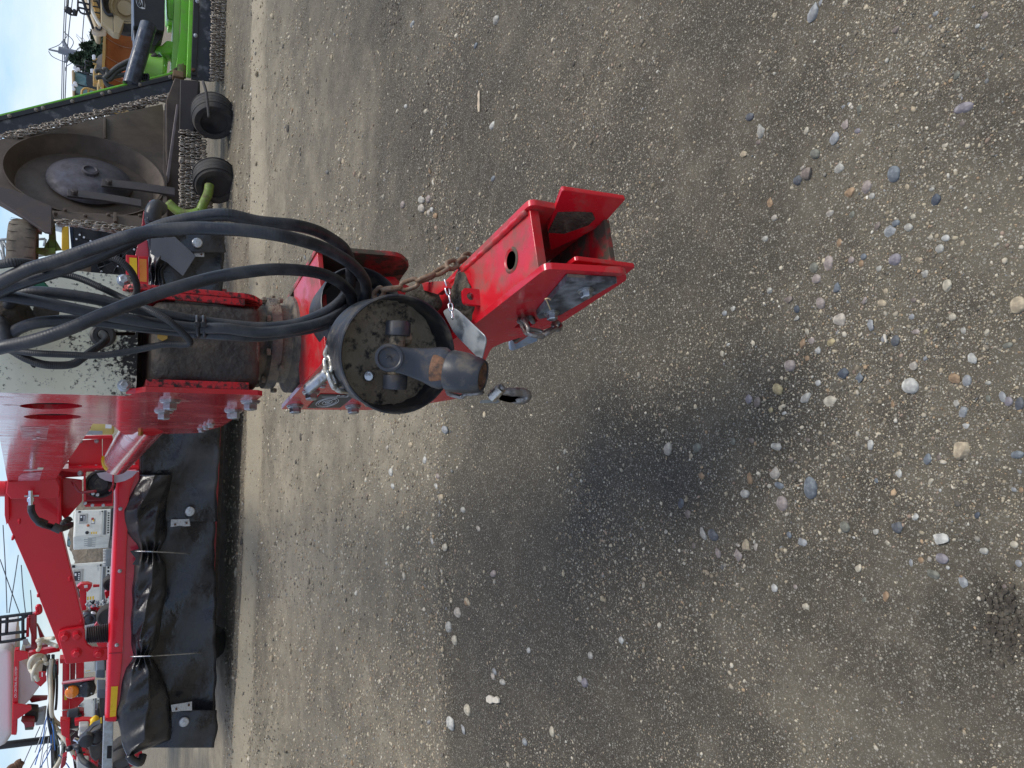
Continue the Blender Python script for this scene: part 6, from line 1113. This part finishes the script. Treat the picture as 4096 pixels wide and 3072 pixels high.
# ================================================================== black machine with a radiator fan, yellow post
fm = empty('compact_loader', (3.0, 13.5, 0), 'black-backed compact machine with a round fan grille and a yellow post', 'loader'); FY = 13.2
def fpn(name, px, Y, th, m, bevel=0.0, parent=None): return prism(name, px, PY(Y), th, m, parent or fm, bevel)
fan = P(477, 1040, FY); frd = .33
outer_ = o([(283, 900), (600, 900), (600, 1120), (345, 1120), (300, 1110)], PY(FY)); hole_ = [fan + Vector((frd * math.cos(k * .2618), 0, frd * math.sin(k * .2618))) for k in range(24)]
fpz = prism_holes('rear_panel', outer_, [hole_], Vector((0, .04, 0)), BLK, fm); fpn('rear_panel_side', [(277, 905), (292, 905), (300, 1110), (296, 1110)], FY - .02, .8, mat('blue_black_paint', (.02, .03, .05), .3), .01)
box('machine_body', fan + Vector((0, .6, -.1)), (1.5, .7, .9), BLK, fm)
for k in range(9): a = k * .698; tube('fan_guard_bar', [fan + Vector((0, -.02, 0)), fan + Vector((math.cos(a) * frd, -.02, math.sin(a) * frd))], .008, LBLACK, fm, 5, 1)
for q_ in (.12, .22, .32): tube('fan_guard_ring', [fan + Vector((math.cos(a) * q_, -.025, math.sin(a) * q_)) for a in np.linspace(0, 6.283, 25)], .006, LBLACK, fm, 5, 1)
for k in range(6): a = k * 1.047 + .3; box('fan_blade', fan + Vector((math.cos(a) * .17, .06, math.sin(a) * .17)), (.26, .01, .11), mat('fan_blade', (.03, .028, .026), .5), fm, ax=(Vector((math.cos(a), 0, math.sin(a))), Vector((0, 1, 0)), Vector((-math.sin(a), 0, math.cos(a)))))
tube('panel_seam', [P(x, y, FY - .003) for x, y in ((325, 925), (323, 952), (380, 968))], .008, GAP_SHADE, fpz, 4, 1)
for x, y in ((319, 940), (306, 957), (336, 950), (362, 965), (524, 988), (536, 998), (358, 1047), (405, 1086), (470, 1066)): bolt(P(x, y, FY), (0, -1, 0), .016, fpz, LAMPW, False)
fpn('yellow_post', [(247, 905), (275, 905), (277, 1000), (246, 1000)], FY - .05, .12, mat('post_yellow', (.7, .4, .02), .35, var=.06), .01); cyl('exhaust_pipe', P(222, 905, FY), P(250, 912, FY), .07, mat('silver_pipe', (.5, .5, .48), .3, .8), fm, 14)

# ================================================================== white generators, soil heap, crates
def genset(label, px0, y0, px1, y1, Y, dpt, seed, emblem=False, ltr='QAS', yaw=18):
    a = P(px0, y0, Y); b_ = P(px1, y1, Y); x0, x1 = min(a.x, b_.x), max(a.x, b_.x); z1, z0 = max(a.z, b_.z), min(a.z, b_.z); w, h = x1 - x0, z1 - z0; cz_ = (z0 + z1) / 2
    g = empty('generator', ((x0 + x1) / 2, Y, 0), label, 'generator', 'white generators behind the header')
    bd = box('canopy', ((x0 + x1) / 2, Y + dpt / 2, cz_), (w, dpt, h), GENW, g, 0, .03); box('skid_base', ((x0 + x1) / 2, Y + dpt / 2, z0 / 2), (w * 1.04, dpt * 1.02, max(.05, z0 - .01)), BLK, g)
    def f_(name, u0, v0, u1, v1, m, d=.012, bev=.006, par=None): return box(name, (x0 + (u0 + u1) / 2 * w, Y - d / 2, z1 - (v0 + v1) / 2 * h), (abs(u1 - u0) * w, d, abs(v1 - v0) * h), m, par or g, 0, bev)
    f_('door', .06, .04, .95, .76, GENW, .014); f_('louvre', .06, .80, .95, .87, mat('louvre_grey', (.14, .15, .15), .5), .02)
    for k in range(9): f_('vent_slot', .10 + k * .09, .91, .15 + k * .09, .955, GAP_SHADE, .006, 0)
    pn = f_('control_panel', .50, .12, .86, .36, mat('panel_frame', (.45, .44, .40), .5), .03, .02); f_('display', .58, .155, .80, .295, mat('panel_dark', (.04, .045, .055), .3), .036, .004, pn); f_('display_window', .70, .17, .76, .21, LAMPW, .04, .002, pn)
    for k in range(4): f_('button', .60 + k * .045, .25, .625 + k * .045, .28, LAMPW, .04, 0, pn)
    for u in (.9, .92): f_('hinge', u, .10, u + .04, .17, LBLACK, .03)
    f_('handle', .89, .73, .94, .77, LBLACK, .03)
    lathe('stop_button', Vector((x0 + .42 * w, Y - .01, z1 - .38 * h)), (0, -1, 0), [(.035 * w * 1.4, 0), (.03 * w * 1.4, .03), (0, .035)], mat('copper_red', (.5, .14, .05), .4), g, 16)
    for k in range(3): f_('warning_sticker', .10 + k * 0, .47 + k * .06, .18, .505 + k * .06, YEL, .016, 0)
    lathe('socket', Vector((x0 + .16 * w, Y - .01, z1 - .36 * h)), (0, -1, 0), [(.06 * w, 0), (.055 * w, .03), (0, .03)], LBLACK, g, 18)
    if emblem:
        f_('emblem_plate', .46, .45, .66, .57, mat('emblem_grey', (.3, .3, .3), .4), .018, .02); f_('emblem_mark', .49, .47, .60, .55, TXTW, .021, .01); f_('emblem_mark', .60, .46, .70, .53, mat('emblem_red', (.4, .05, .03), .4), .022, .015); f_('emblem_mark', .55, .50, .62, .545, YEL, .024, .006)
    text('maker_lettering', ltr, Vector((x0 + .78 * w, Y - .018, z1 - .72 * h)), Vector((1, 0, 0)), UP, .05 * h, .15 * w, GREY, g)
    for k in range(9): box('side_vent', (x0 - .004, Y + .15 + k * (dpt - .4) / 9, cz_ + .1 * h * (k % 2)), (.012, .05, .22 * h), GREY, g)
    g.rotation_euler = (0, 0, R(yaw)); return g
genset('white generator with round emblem beside the red guard frame', 298, 2040, 441, 2144, 26, 1.7, 1, True, 'QAS', 24); genset('white generator standing behind the red post and black disc', 270, 2258, 440, 2406, 23, 1.6, 2, False, 'VALTE'); genset('white generator partly hidden behind the lamp cluster', 292, 2650, 402, 2682, 24, 1.5, 3, False, 'QAS'); genset('grey-white generator at the lower left behind the yellow rail marker', 296, 2804, 396, 2890, 22, 1.6, 4, False, 'QAS')
V = []; F = []; n_ = 60; m0 = P(360, 2225, 42)
for i in range(n_ + 1):
    for j in range(n_ // 2 + 1):
        x = m0.x - 6 + 12 * i / n_; y = 40 + 6 * j / (n_ // 2); hgt = 1.75 * max(0, 1 - ((x - m0.x) / 6) ** 4) * max(0, 1 - ((y - 43) / 3) ** 2) ** .5; V.append(Vector((x, y, hgt + .18 * hgt * float(fbm(np.array([x]), np.array([y]), 91, 1.3, 4)[0]) - .02)))
for i in range(n_):
    for j in range(n_ // 2): k = i * (n_ // 2 + 1) + j; F.append((k, k + 1, k + n_ // 2 + 2, k + n_ // 2 + 1))
sh = mesh('soil_heap', V, F, DIRTP, None, True); tag(sh, 'heap of brown soil between two white generators', 'soil heap')
cr_ = empty('wire_crate', P(430, 2240, 25), 'grey wire mesh crate between the generators and the red rail', 'crate')
for k in range(7): tube('mesh_bar', [P(425 + k * 4, 2195, 20), P(425 + k * 4, 2262, 20)], .012, GREY, cr_, 4, 1)
for k in range(12): tube('mesh_bar', [P(412, 2198 + k * 6, 20), P(455, 2198 + k * 6, 20)], .012, GREY, cr_, 4, 1)
pk = empty('parked_truck', P(300, 2170, 48), 'dark green parked truck partly hidden behind the first generator', 'truck')
prism('truck_body', [(268, 2160), (290, 2150), (330, 2150), (400, 2150), (400, 2196), (292, 2196), (268, 2186)], PY(47), 2.0, mat('truck_dark', (.03, .05, .05), .4, var=.2), pk, .05); prism('truck_window', [(271, 2164), (284, 2158), (284, 2184), (272, 2182)], PY(46.9), .05, GLASS, pk)
yb_ = empty('yellow_tank', P(400, 1720, 14), 'pale yellow tank glimpsed under the red tongue', 'tank')
prism('tank_shell', [(350, 1680), (458, 1680), (458, 1740), (350, 1740)], PY(13.5), .8, mat('tank_yellow', (.65, .5, .16), .4, var=.2, vscale=2), yb_, .05); prism('tank_label', [(422, 1697), (447, 1699), (446, 1714), (421, 1713)], PY(13.44), .02, LAMPW, yb_); prism('tank_band', [(345, 1722), (410, 1724), (410, 1738), (345, 1740)], PY(13.4), .03, GREY, yb_)
# ================================================================== RED PLANTER with white fill hoppers, lower left
pln = empty('planter', (-4.6, 12.5, 0), 'red planter with white seed hoppers, cream hoses and tangled cables', 'planter'); LPY = 12.0
def pp(name, px, Y, th, m, bevel=0.0, parent=None): return prism(name, px, PY(Y), th, m, parent or pln, bevel)
# hopper tanks
hop = pp('hopper', [(-60, 2600), (10, 2596), (46, 2600), (50, 2660), (50, 2935), (20, 2985), (-60, 3010)], 12.3, 1.3, TANK, .06); lathe('hopper_lid', P(18, 2560, 12.9), (0, 0, 1), [(.32, -.15), (.33, 0), (.25, .12), (0, .18)], TANK, hop, 28)
pp('hopper_cone', [(74, 2632), (92, 2640), (140, 2705), (160, 2745), (120, 2800), (100, 2822), (74, 2822)], 12.5, .9, TANK, .04, hop)
bm_ = pp('hopper_beam', [(58, 2600), (76, 2598), (72, 2800), (66, 2940), (46, 2940), (50, 2800)], 12.15, .12, RED_FAR, .006)
og = P(66.5, 2790, 12.14); rt = P(69, 2668, 12.14) - og; ut = P(57, 2790, 12.14) - og
text('hopper_lettering', 'CFS CENTRAL FILL SYSTEM', og, rt.normalized(), ut.normalized(), ut.length, rt.length, TXTW, bm_)
pp('hopper_bracket', [(58, 2602), (64, 2601), (112, 2610), (113, 2634), (78, 2645), (58, 2648)], 12.1, .04, RED_FAR, .004); pp('hopper_bracket', [(52, 2816), (60, 2815), (124, 2824), (126, 2838), (72, 2876), (52, 2877)], 12.1, .04, RED_FAR, .004)
pp('hopper_bracket', [(138, 2728), (160, 2712), (186, 2705), (186, 2724), (162, 2748)], 12.1, .04, RED_FAR, .004); pp('bracket_tag', [(155, 2688), (183, 2687), (183, 2708), (155, 2710)], 12.05, .02, RED_FAR); pp('bracket_tag', [(166, 2690), (171, 2690), (171, 2707), (166, 2707)], 12.04, .01, LAMPW)
# walkway railing and mast
for pts in (((-10, 2470), (40, 2464), (108, 2455), (130, 2452)), ((-10, 2490), (22, 2486), (80, 2478), (108, 2462)), ((0, 2476), (-2, 2568)), ((29, 2462), (26, 2534)), ((98, 2458), (92, 2470), (92, 2552)), ((-10, 2540), (40, 2533), (106, 2526)), ((-10, 2570), (40, 2564), (104, 2553)), ((86, 2466), (98, 2462), (112, 2464))): tube('handrail', [P(x, y, 12.4) for x, y in pts], .022, LBLACK, pln, 6, 3)
mst = pp('mast', [(108, 2470), (118, 2460), (138, 2452), (146, 2460), (146, 2600), (124, 2600), (124, 2540)], 12.6, .1, RED_DEEP, .006); pp('mast_face', [(106, 2472), (117, 2470), (116, 2548), (104, 2550)], 12.5, .03, RED_FAR, .004, mst); pp('mast_brace', [(146, 2495), (152, 2500), (178, 2552), (160, 2560)], 12.7, .06, RED_DEEP, .004)
tube('mast_loop', [P(x, y, 12.6) for x, y in ((140, 2455), (160, 2448), (158, 2425), (150, 2428), (152, 2445))], .03, RED_FAR, pln, 7, 5); pp('latch_plate', [(90, 2560), (110, 2555), (116, 2575), (105, 2582), (92, 2578)], 12.35, .02, GREY, .003)
pp('cross_arm', [(113, 2612), (160, 2600), (236, 2588), (240, 2606), (150, 2624), (116, 2628)], 12.3, .1, RED_FAR, .006); pp('cross_arm_rear', [(100, 2594), (190, 2576), (192, 2590), (102, 2610)], 12.8, .1, RED_DEEP, .006)
# tool bar, posts
tbx = pp('tool_bar', [(250, 2648), (278, 2646), (276, 2905), (248, 2905)], 12.0, .18, RED_FAR, .01); pp('tool_bar_cap', [(238, 2638), (290, 2636), (290, 2652), (240, 2655)], 11.95, .2, RED_FAR, .006); pp('tool_bar_strut', [(304, 2650), (336, 2650), (336, 2726), (304, 2730)], 12.2, .1, RED_FAR, .006)
pp('tool_bar_strut', [(280, 2650), (302, 2650), (300, 2726), (280, 2728)], 12.6, .1, RED_DEEP, .006); pp('gusset_plate', [(278, 2786), (336, 2790), (336, 2800), (288, 2850), (278, 2850)], 12.3, .04, RED_FAR, .004); pp('bar_sticker', [(256, 2780), (268, 2782), (268, 2800), (257, 2800)], 11.99, .006, YEL); tube('bar_tie', [P(244, 2842, 11.95), P(278, 2838, 11.95)], .008, ZINC, pln, 5, 1)
pp('tool_bar_rear', [(222, 2645), (234, 2644), (234, 2700), (222, 2705)], 12.4, .1, RED_DEEP, .004); pp('drip_hopper', [(100, 2845), (150, 2848), (150, 2890), (110, 2900), (96, 2880)], 12.6, .3, BLK, .02); pp('drip_chute', [(145, 2850), (185, 2840), (178, 2900), (140, 2905)], 12.7, .2, GREY, .02); pp('drip_body', [(82, 2884), (135, 2886), (138, 2908), (100, 2915), (96, 2898)], 12.4, .2, RED_DEEP, .01); pp('drip_pad', [(98, 2908), (134, 2904), (134, 2920), (100, 2922)], 12.4, .2, mat('olive_pad', (.12, .13, .1), .7), .01)
pp('hopper_rear_beam', [(110, 2790), (190, 2790), (188, 2800), (126, 2812)], 12.9, .1, RED_DEEP, .006); pp('dark_hopper', [(95, 2640), (120, 2640), (172, 2715), (186, 2690), (186, 2640)], 13.4, .3, BLK, .02)  # the long beam is in the deeper red, behind the hopper brackets
# tall black post
bp_ = empty('black_post', (-5.9, 13.5, 0), 'black round post standing behind the hoppers at the lower left', 'post'); lathe('post_tube', P(230, 2954, 13.5), P(-20, 2985, 13.5) - P(230, 2954, 13.5), [(.055, 0), (.055, .80), (.065, .81), (.065, .86), (.058, .87), (.058, 1.4)], BLK, bp_, 20)
# cream seed hoses and the cable bundle
def ph(pts, r, m, Y=11.85, name='seed_hose'): return tube(name, [P(x, y, Y + .12 * math.sin(i * 1.7)) for i, (x, y) in enumerate(pts)], r, m, pln, 9, 5)
for pts in (((180, 2640), (172, 2625), (150, 2622), (128, 2632), (118, 2655), (122, 2680), (140, 2700), (152, 2722)), ((188, 2655), (170, 2648), (150, 2655), (132, 2690), (135, 2720)), ((150, 2563), (175, 2556), (215, 2553)), ((155, 2558), (190, 2570), (230, 2585)), ((160, 2565), (158, 2590), (152, 2600)), ((205, 2640), (202, 2700), (204, 2780), (206, 2850), (218, 2880), (245, 2900), (285, 2908), (310, 2916)), ((202, 2850), (212, 2890), (240, 2935), (268, 2970), (295, 3020), (318, 3060)), ((198, 2830), (206, 2880), (225, 2915)), ((225, 3072), (240, 3045), (260, 3030)), ((250, 2960), (254, 3000), (240, 3040), (215, 3080))): ph(pts, .027, CREAMH)
for k, pts in enumerate((((196, 2620), (194, 2700), (200, 2800), (194, 2850), (200, 2900), (218, 2960), (222, 3080)), ((192, 2620), (206, 2700), (208, 2760), (196, 2830), (198, 2880), (212, 2930), (216, 3080)), ((214, 2620), (212, 2720), (206, 2810), (204, 2880), (224, 2950), (228, 3080)), ((218, 2640), (216, 2750), (210, 2830), (214, 2900), (234, 2990), (230, 3080)), ((210, 2620), (215, 2700), (203, 2790), (192, 2850), (196, 2900), (206, 2960), (210, 3080)), ((222, 2900), (240, 2930), (250, 2950), (262, 2950), (240, 2920), (238, 2950), (270, 2990)), ((262, 2935), (275, 2950), (258, 2985), (255, 3020), (262, 3040)), ((222, 2950), (225, 3000), (220, 3040), (228, 3080)), ((225, 2660), (228, 2720), (226, 2800), (222, 2840)))): ph(pts, .016, [LBLACK, mat('grey_hose', (.07, .065, .055), .5), LBLACK, mat('grey_green_hose', (.12, .14, .12), .5)][k % 4], 11.9, 'cable')
for pts in (((192, 2840), (196, 2870), (210, 2900), (216, 2950), (220, 3000)), ((190, 2860), (180, 2900), (172, 2950), (140, 3060)), ((200, 2810), (190, 2850), (206, 2890)), ((205, 2940), (200, 3000), (150, 3090)), ((236, 3020), (270, 3060), (285, 3090))): ph(pts, .007, BLUE, 11.8, 'blue_line')
for pts in (((186, 2910), (176, 2960), (158, 3080)), ((208, 2975), (175, 3020), (165, 3090)), ((230, 2990), (290, 2930)), ((262, 2962), (300, 2928)), ((195, 2950), (188, 3020), (195, 3090)), ((180, 2880), (165, 2940), (140, 3010))): ph(pts, .006, GREY, 11.8, 'thin_line')
# drive parts low on the left: housings, valve blocks, red row units, black wheels
pp('gear_case', [(355, 2945), (375, 2925), (408, 2905), (408, 3030), (380, 3050), (362, 3030), (352, 2990)], 9.6, .25, mat('black_case', (.04, .038, .036), .6, dirt=((.12, .1, .08), .3, 5, .15), var=.2), .02); lathe('case_cap', P(386, 2950, 9.6), (0, -1, 0), [(.09, 0), (.09, .02), (.07, .03), (.06, .02), (.03, .03), (0, .03)], LBLACK, pln, 24); lathe('case_hub', P(346, 2958, 9.5), (0, -1, 0), [(.07, -.05), (.07, .05), (.04, .06), (0, .06)], LBLACK, pln, 20)
pp('case_arm', [(335, 2945), (345, 2935), (372, 2905), (410, 2890), (408, 2905), (385, 2925), (352, 2960)], 9.7, .12, LBLACK, .01)
for x, y, w_, h_ in ((335, 2918, 40, 26), (335, 2932, 26, 18), (318, 2944, 14, 10), (330, 3062, 50, 34), (318, 2998, 12, 8)): pp('valve_block', [(x - w_ / 2, y - h_ / 2), (x + w_ / 2, y - h_ / 2 - 2), (x + w_ / 2, y + h_ / 2), (x - w_ / 2 + 2, y + h_ / 2)], 10.3, .15, mat('cast_alloy', (.55, .54, .5), .45, .3, var=.2, vscale=8), .015)
lathe('hose_coupling', P(312, 2962, 10.0), P(338, 2972, 10.0) - P(312, 2962, 10.0), [(.02, -.05), (.02, 0), (.03, .002), (.03, .05), (.022, .052), (.022, .12)], CHROME, pln, 12)
ph(((335, 2970), (360, 2985), (385, 3005), (405, 3020)), .03, RUBBER, 9.9, 'hydraulic_hose'); ph(((312, 2985), (318, 3010), (330, 3040), (360, 3062), (385, 3080)), .032, RUBBER, 9.9, 'hydraulic_hose'); ph(((275, 2995), (290, 2988), (305, 2984), (310, 2992)), .035, LBLACK, 10.2, 'rubber_boot')
rng2 = random.Random(5)
pp('dark_backing', [(262, 2880), (330, 2895), (412, 2885), (412, 3100), (300, 3100), (285, 2990)], 12.9, .1, mat('dark_red_clutter', (.06, .012, .012), .5, dirt=((.015, .014, .014), .5, 9, .1), var=.4, vscale=6), .01)  # added dark backing sheet, closes the bright gaps between planter parts
for k, px in enumerate(([(298, 2885), (330, 2880), (370, 2882), (372, 2895), (330, 2900), (300, 2905)], [(300, 2990), (330, 2985), (345, 3000), (335, 3015), (302, 3012)], [(300, 3020), (340, 3012), (380, 3022), (395, 3030), (392, 3075), (350, 3080), (305, 3050)], [(262, 2960), (280, 2955), (285, 3000), (270, 3010)], [(250, 3030), (268, 3020), (262, 3060), (240, 3085)], [(300, 2840), (336, 2844), (336, 2890), (300, 2892)], [(240, 2880), (280, 2884), (278, 2960), (246, 2940)])): pp('row_unit', px, 10.8 + .1 * (k % 3), .12, RED_DEEP if k in (2, 4, 5) else RED_FAR, .006)
for k in range(14): a = (rng2.uniform(300, 400), rng2.uniform(3000, 3075)); tube('spring_rod', [P(a[0], a[1], 10.6), P(a[0] + rng2.uniform(-30, 30), a[1] + rng2.uniform(-25, 25), 10.6)], .012, rng2.choice([RED_FAR, LBLACK, GREY]), pln, 5, 1)
wheel('gauge_wheel', P(505, 2985, 9.3), Vector((-.5, -.85, 0)), .15, .12, pln, TYRE, LBLACK); wheel('gauge_wheel', P(488, 3040, 9.0), Vector((-.5, -.85, 0)), .13, .12, pln, TYRE, LBLACK)
for px in ([(296, 2870), (316, 2862), (330, 2868), (310, 2890)], [(380, 2838), (398, 2832), (402, 2872), (382, 2876)]): pp('drive_block', px, 10.9, .2, LBLACK, .02)
pp('caution_sticker', [(400, 2872), (408, 2871), (408, 2893), (401, 2894)], 9.5, .01, YEL); blob('yellow_knob', P(380, 2888, 10.2), (.06, .04, .05), YEL, pln, 2, .3, 3); lathe('black_canister', P(268, 2868, 11.0), P(298, 2862, 11.0) - P(268, 2868, 11.0), [(.06, 0), (.09, .02), (.09, .12), (.07, .14), (0, .14)], LBLACK, pln, 20); lathe('black_canister', P(278, 2895, 11.0), P(296, 2892, 11.0) - P(278, 2895, 11.0), [(.07, 0), (.07, .10), (0, .10)], LBLACK, pln, 20)
pp('blue_bin', [(388, 2758), (424, 2758), (424, 2792), (388, 2794)], 15, .5, mat('slate_bin', (.1, .12, .15), .5), .02); pp('blue_bin', [(385, 2680), (420, 2678), (420, 2714), (382, 2712)], 15, .5, mat('slate_bin', (.1, .12, .15), .5), .02)
# second red implement seen through the arm: seed disc, post, corrugated boot
im = empty('seed_drill', P(380, 2450, 10), 'red seeding unit with round black fan housing seen through the red arm', 'seed drill')
def ip(name, px, Y, th, m, bevel=0.0): return prism(name, px, PY(Y), th, m, im, bevel)
ip('post', [(318, 2352), (346, 2352), (345, 2440), (318, 2446)], 10.5, .1, RED_FAR, .006); ip('post_head', [(308, 2348), (322, 2336), (352, 2334), (370, 2340), (362, 2356), (348, 2370), (344, 2358), (312, 2358)], 10.45, .12, RED_FAR, .006); ip('post_eye', [(336, 2342), (350, 2340), (350, 2350), (337, 2352)], 10.44, .01, GENW); ip('link_bar', [(372, 2340), (398, 2340), (398, 2348), (372, 2350)], 10.6, .04, RED_FAR, .003); tube('post_chain', [P(300, 2345, 10.4), P(312, 2362, 10.4), P(316, 2390, 10.4)], .014, CHAIN_D, im, 6, 4)
ip('tilt_frame', [(362, 2432), (378, 2420), (388, 2426), (404, 2436), (398, 2480), (404, 2498), (414, 2508), (372, 2510), (388, 2490), (385, 2440), (365, 2450)], 10.4, .08, RED_FAR, .006); ip('press_arm', [(418, 2370), (440, 2350), (440, 2380), (424, 2398)], 10.6, .08, RED_FAR, .006)
lathe('fan_housing', P(358, 2474, 10.3), (0, -1, .1), [(.085, -.1), (.085, .03), (.07, .05), (.05, .045), (.03, .06), (0, .06)], LBLACK, im, 24); ip('seed_cup', [(330, 2460), (345, 2452), (358, 2456), (352, 2492), (336, 2490)], 10.5, .1, GREY, .01); blob('seed_cap', P(372, 2456, 10.28), (.035, .03, .035), LAMPW, im, 2, .1, 4)
wheel('press_wheel', P(445, 2462, 10.2), Vector((-.3, -.95, 0)), .16, .1, im, TYRE, LBLACK, .7); wheel('press_wheel', P(446, 2330, 10.6), Vector((-.3, -.95, 0)), .10, .1, im, TYRE, LBLACK, .6)
for k in range(24): a = (rng2.uniform(345, 425), rng2.uniform(2395, 2430)); tube('chain_part', [P(a[0], a[1], 10.3), P(a[0] + rng2.uniform(-14, 14), a[1] + rng2.uniform(-12, 12), 10.3)], .012, rng2.choice([LBLACK, LBLACK, GREY, ZINC]), im, 5, 1)
ip('lower_mount', [(380, 2562), (432, 2548), (432, 2590), (395, 2590)], 9.6, .1, RED_FAR, .004); ip('clevis_pin', [(340, 2506), (378, 2498), (378, 2512), (342, 2520)], 10.0, .05, GREY, .004)
c0, c1 = P(342, 2540, 7.6), P(434, 2532, 7.6); L_ = (c1 - c0).length; lathe('corrugated_boot', c0, c1 - c0, [((.075 if k % 2 else .062) + .012 * k / 26, L_ * k / 26) for k in range(27)], RUBBER, mower, 24)
pw = empty('metal_stump', P(60, 3060, 14), 'rusty bent metal bracket at the very bottom left corner', 'bracket'); tube('bent_bar', [P(x, y, 14) for x, y in ((85, 3046), (70, 3052), (62, 3062), (40, 3072), (30, 3090))], .05, RUST, pw, 7, 4); tube('bent_bar', [P(x, y, 14) for x, y in ((90, 3048), (80, 3064), (74, 3090))], .04, RUST, pw, 7, 4)
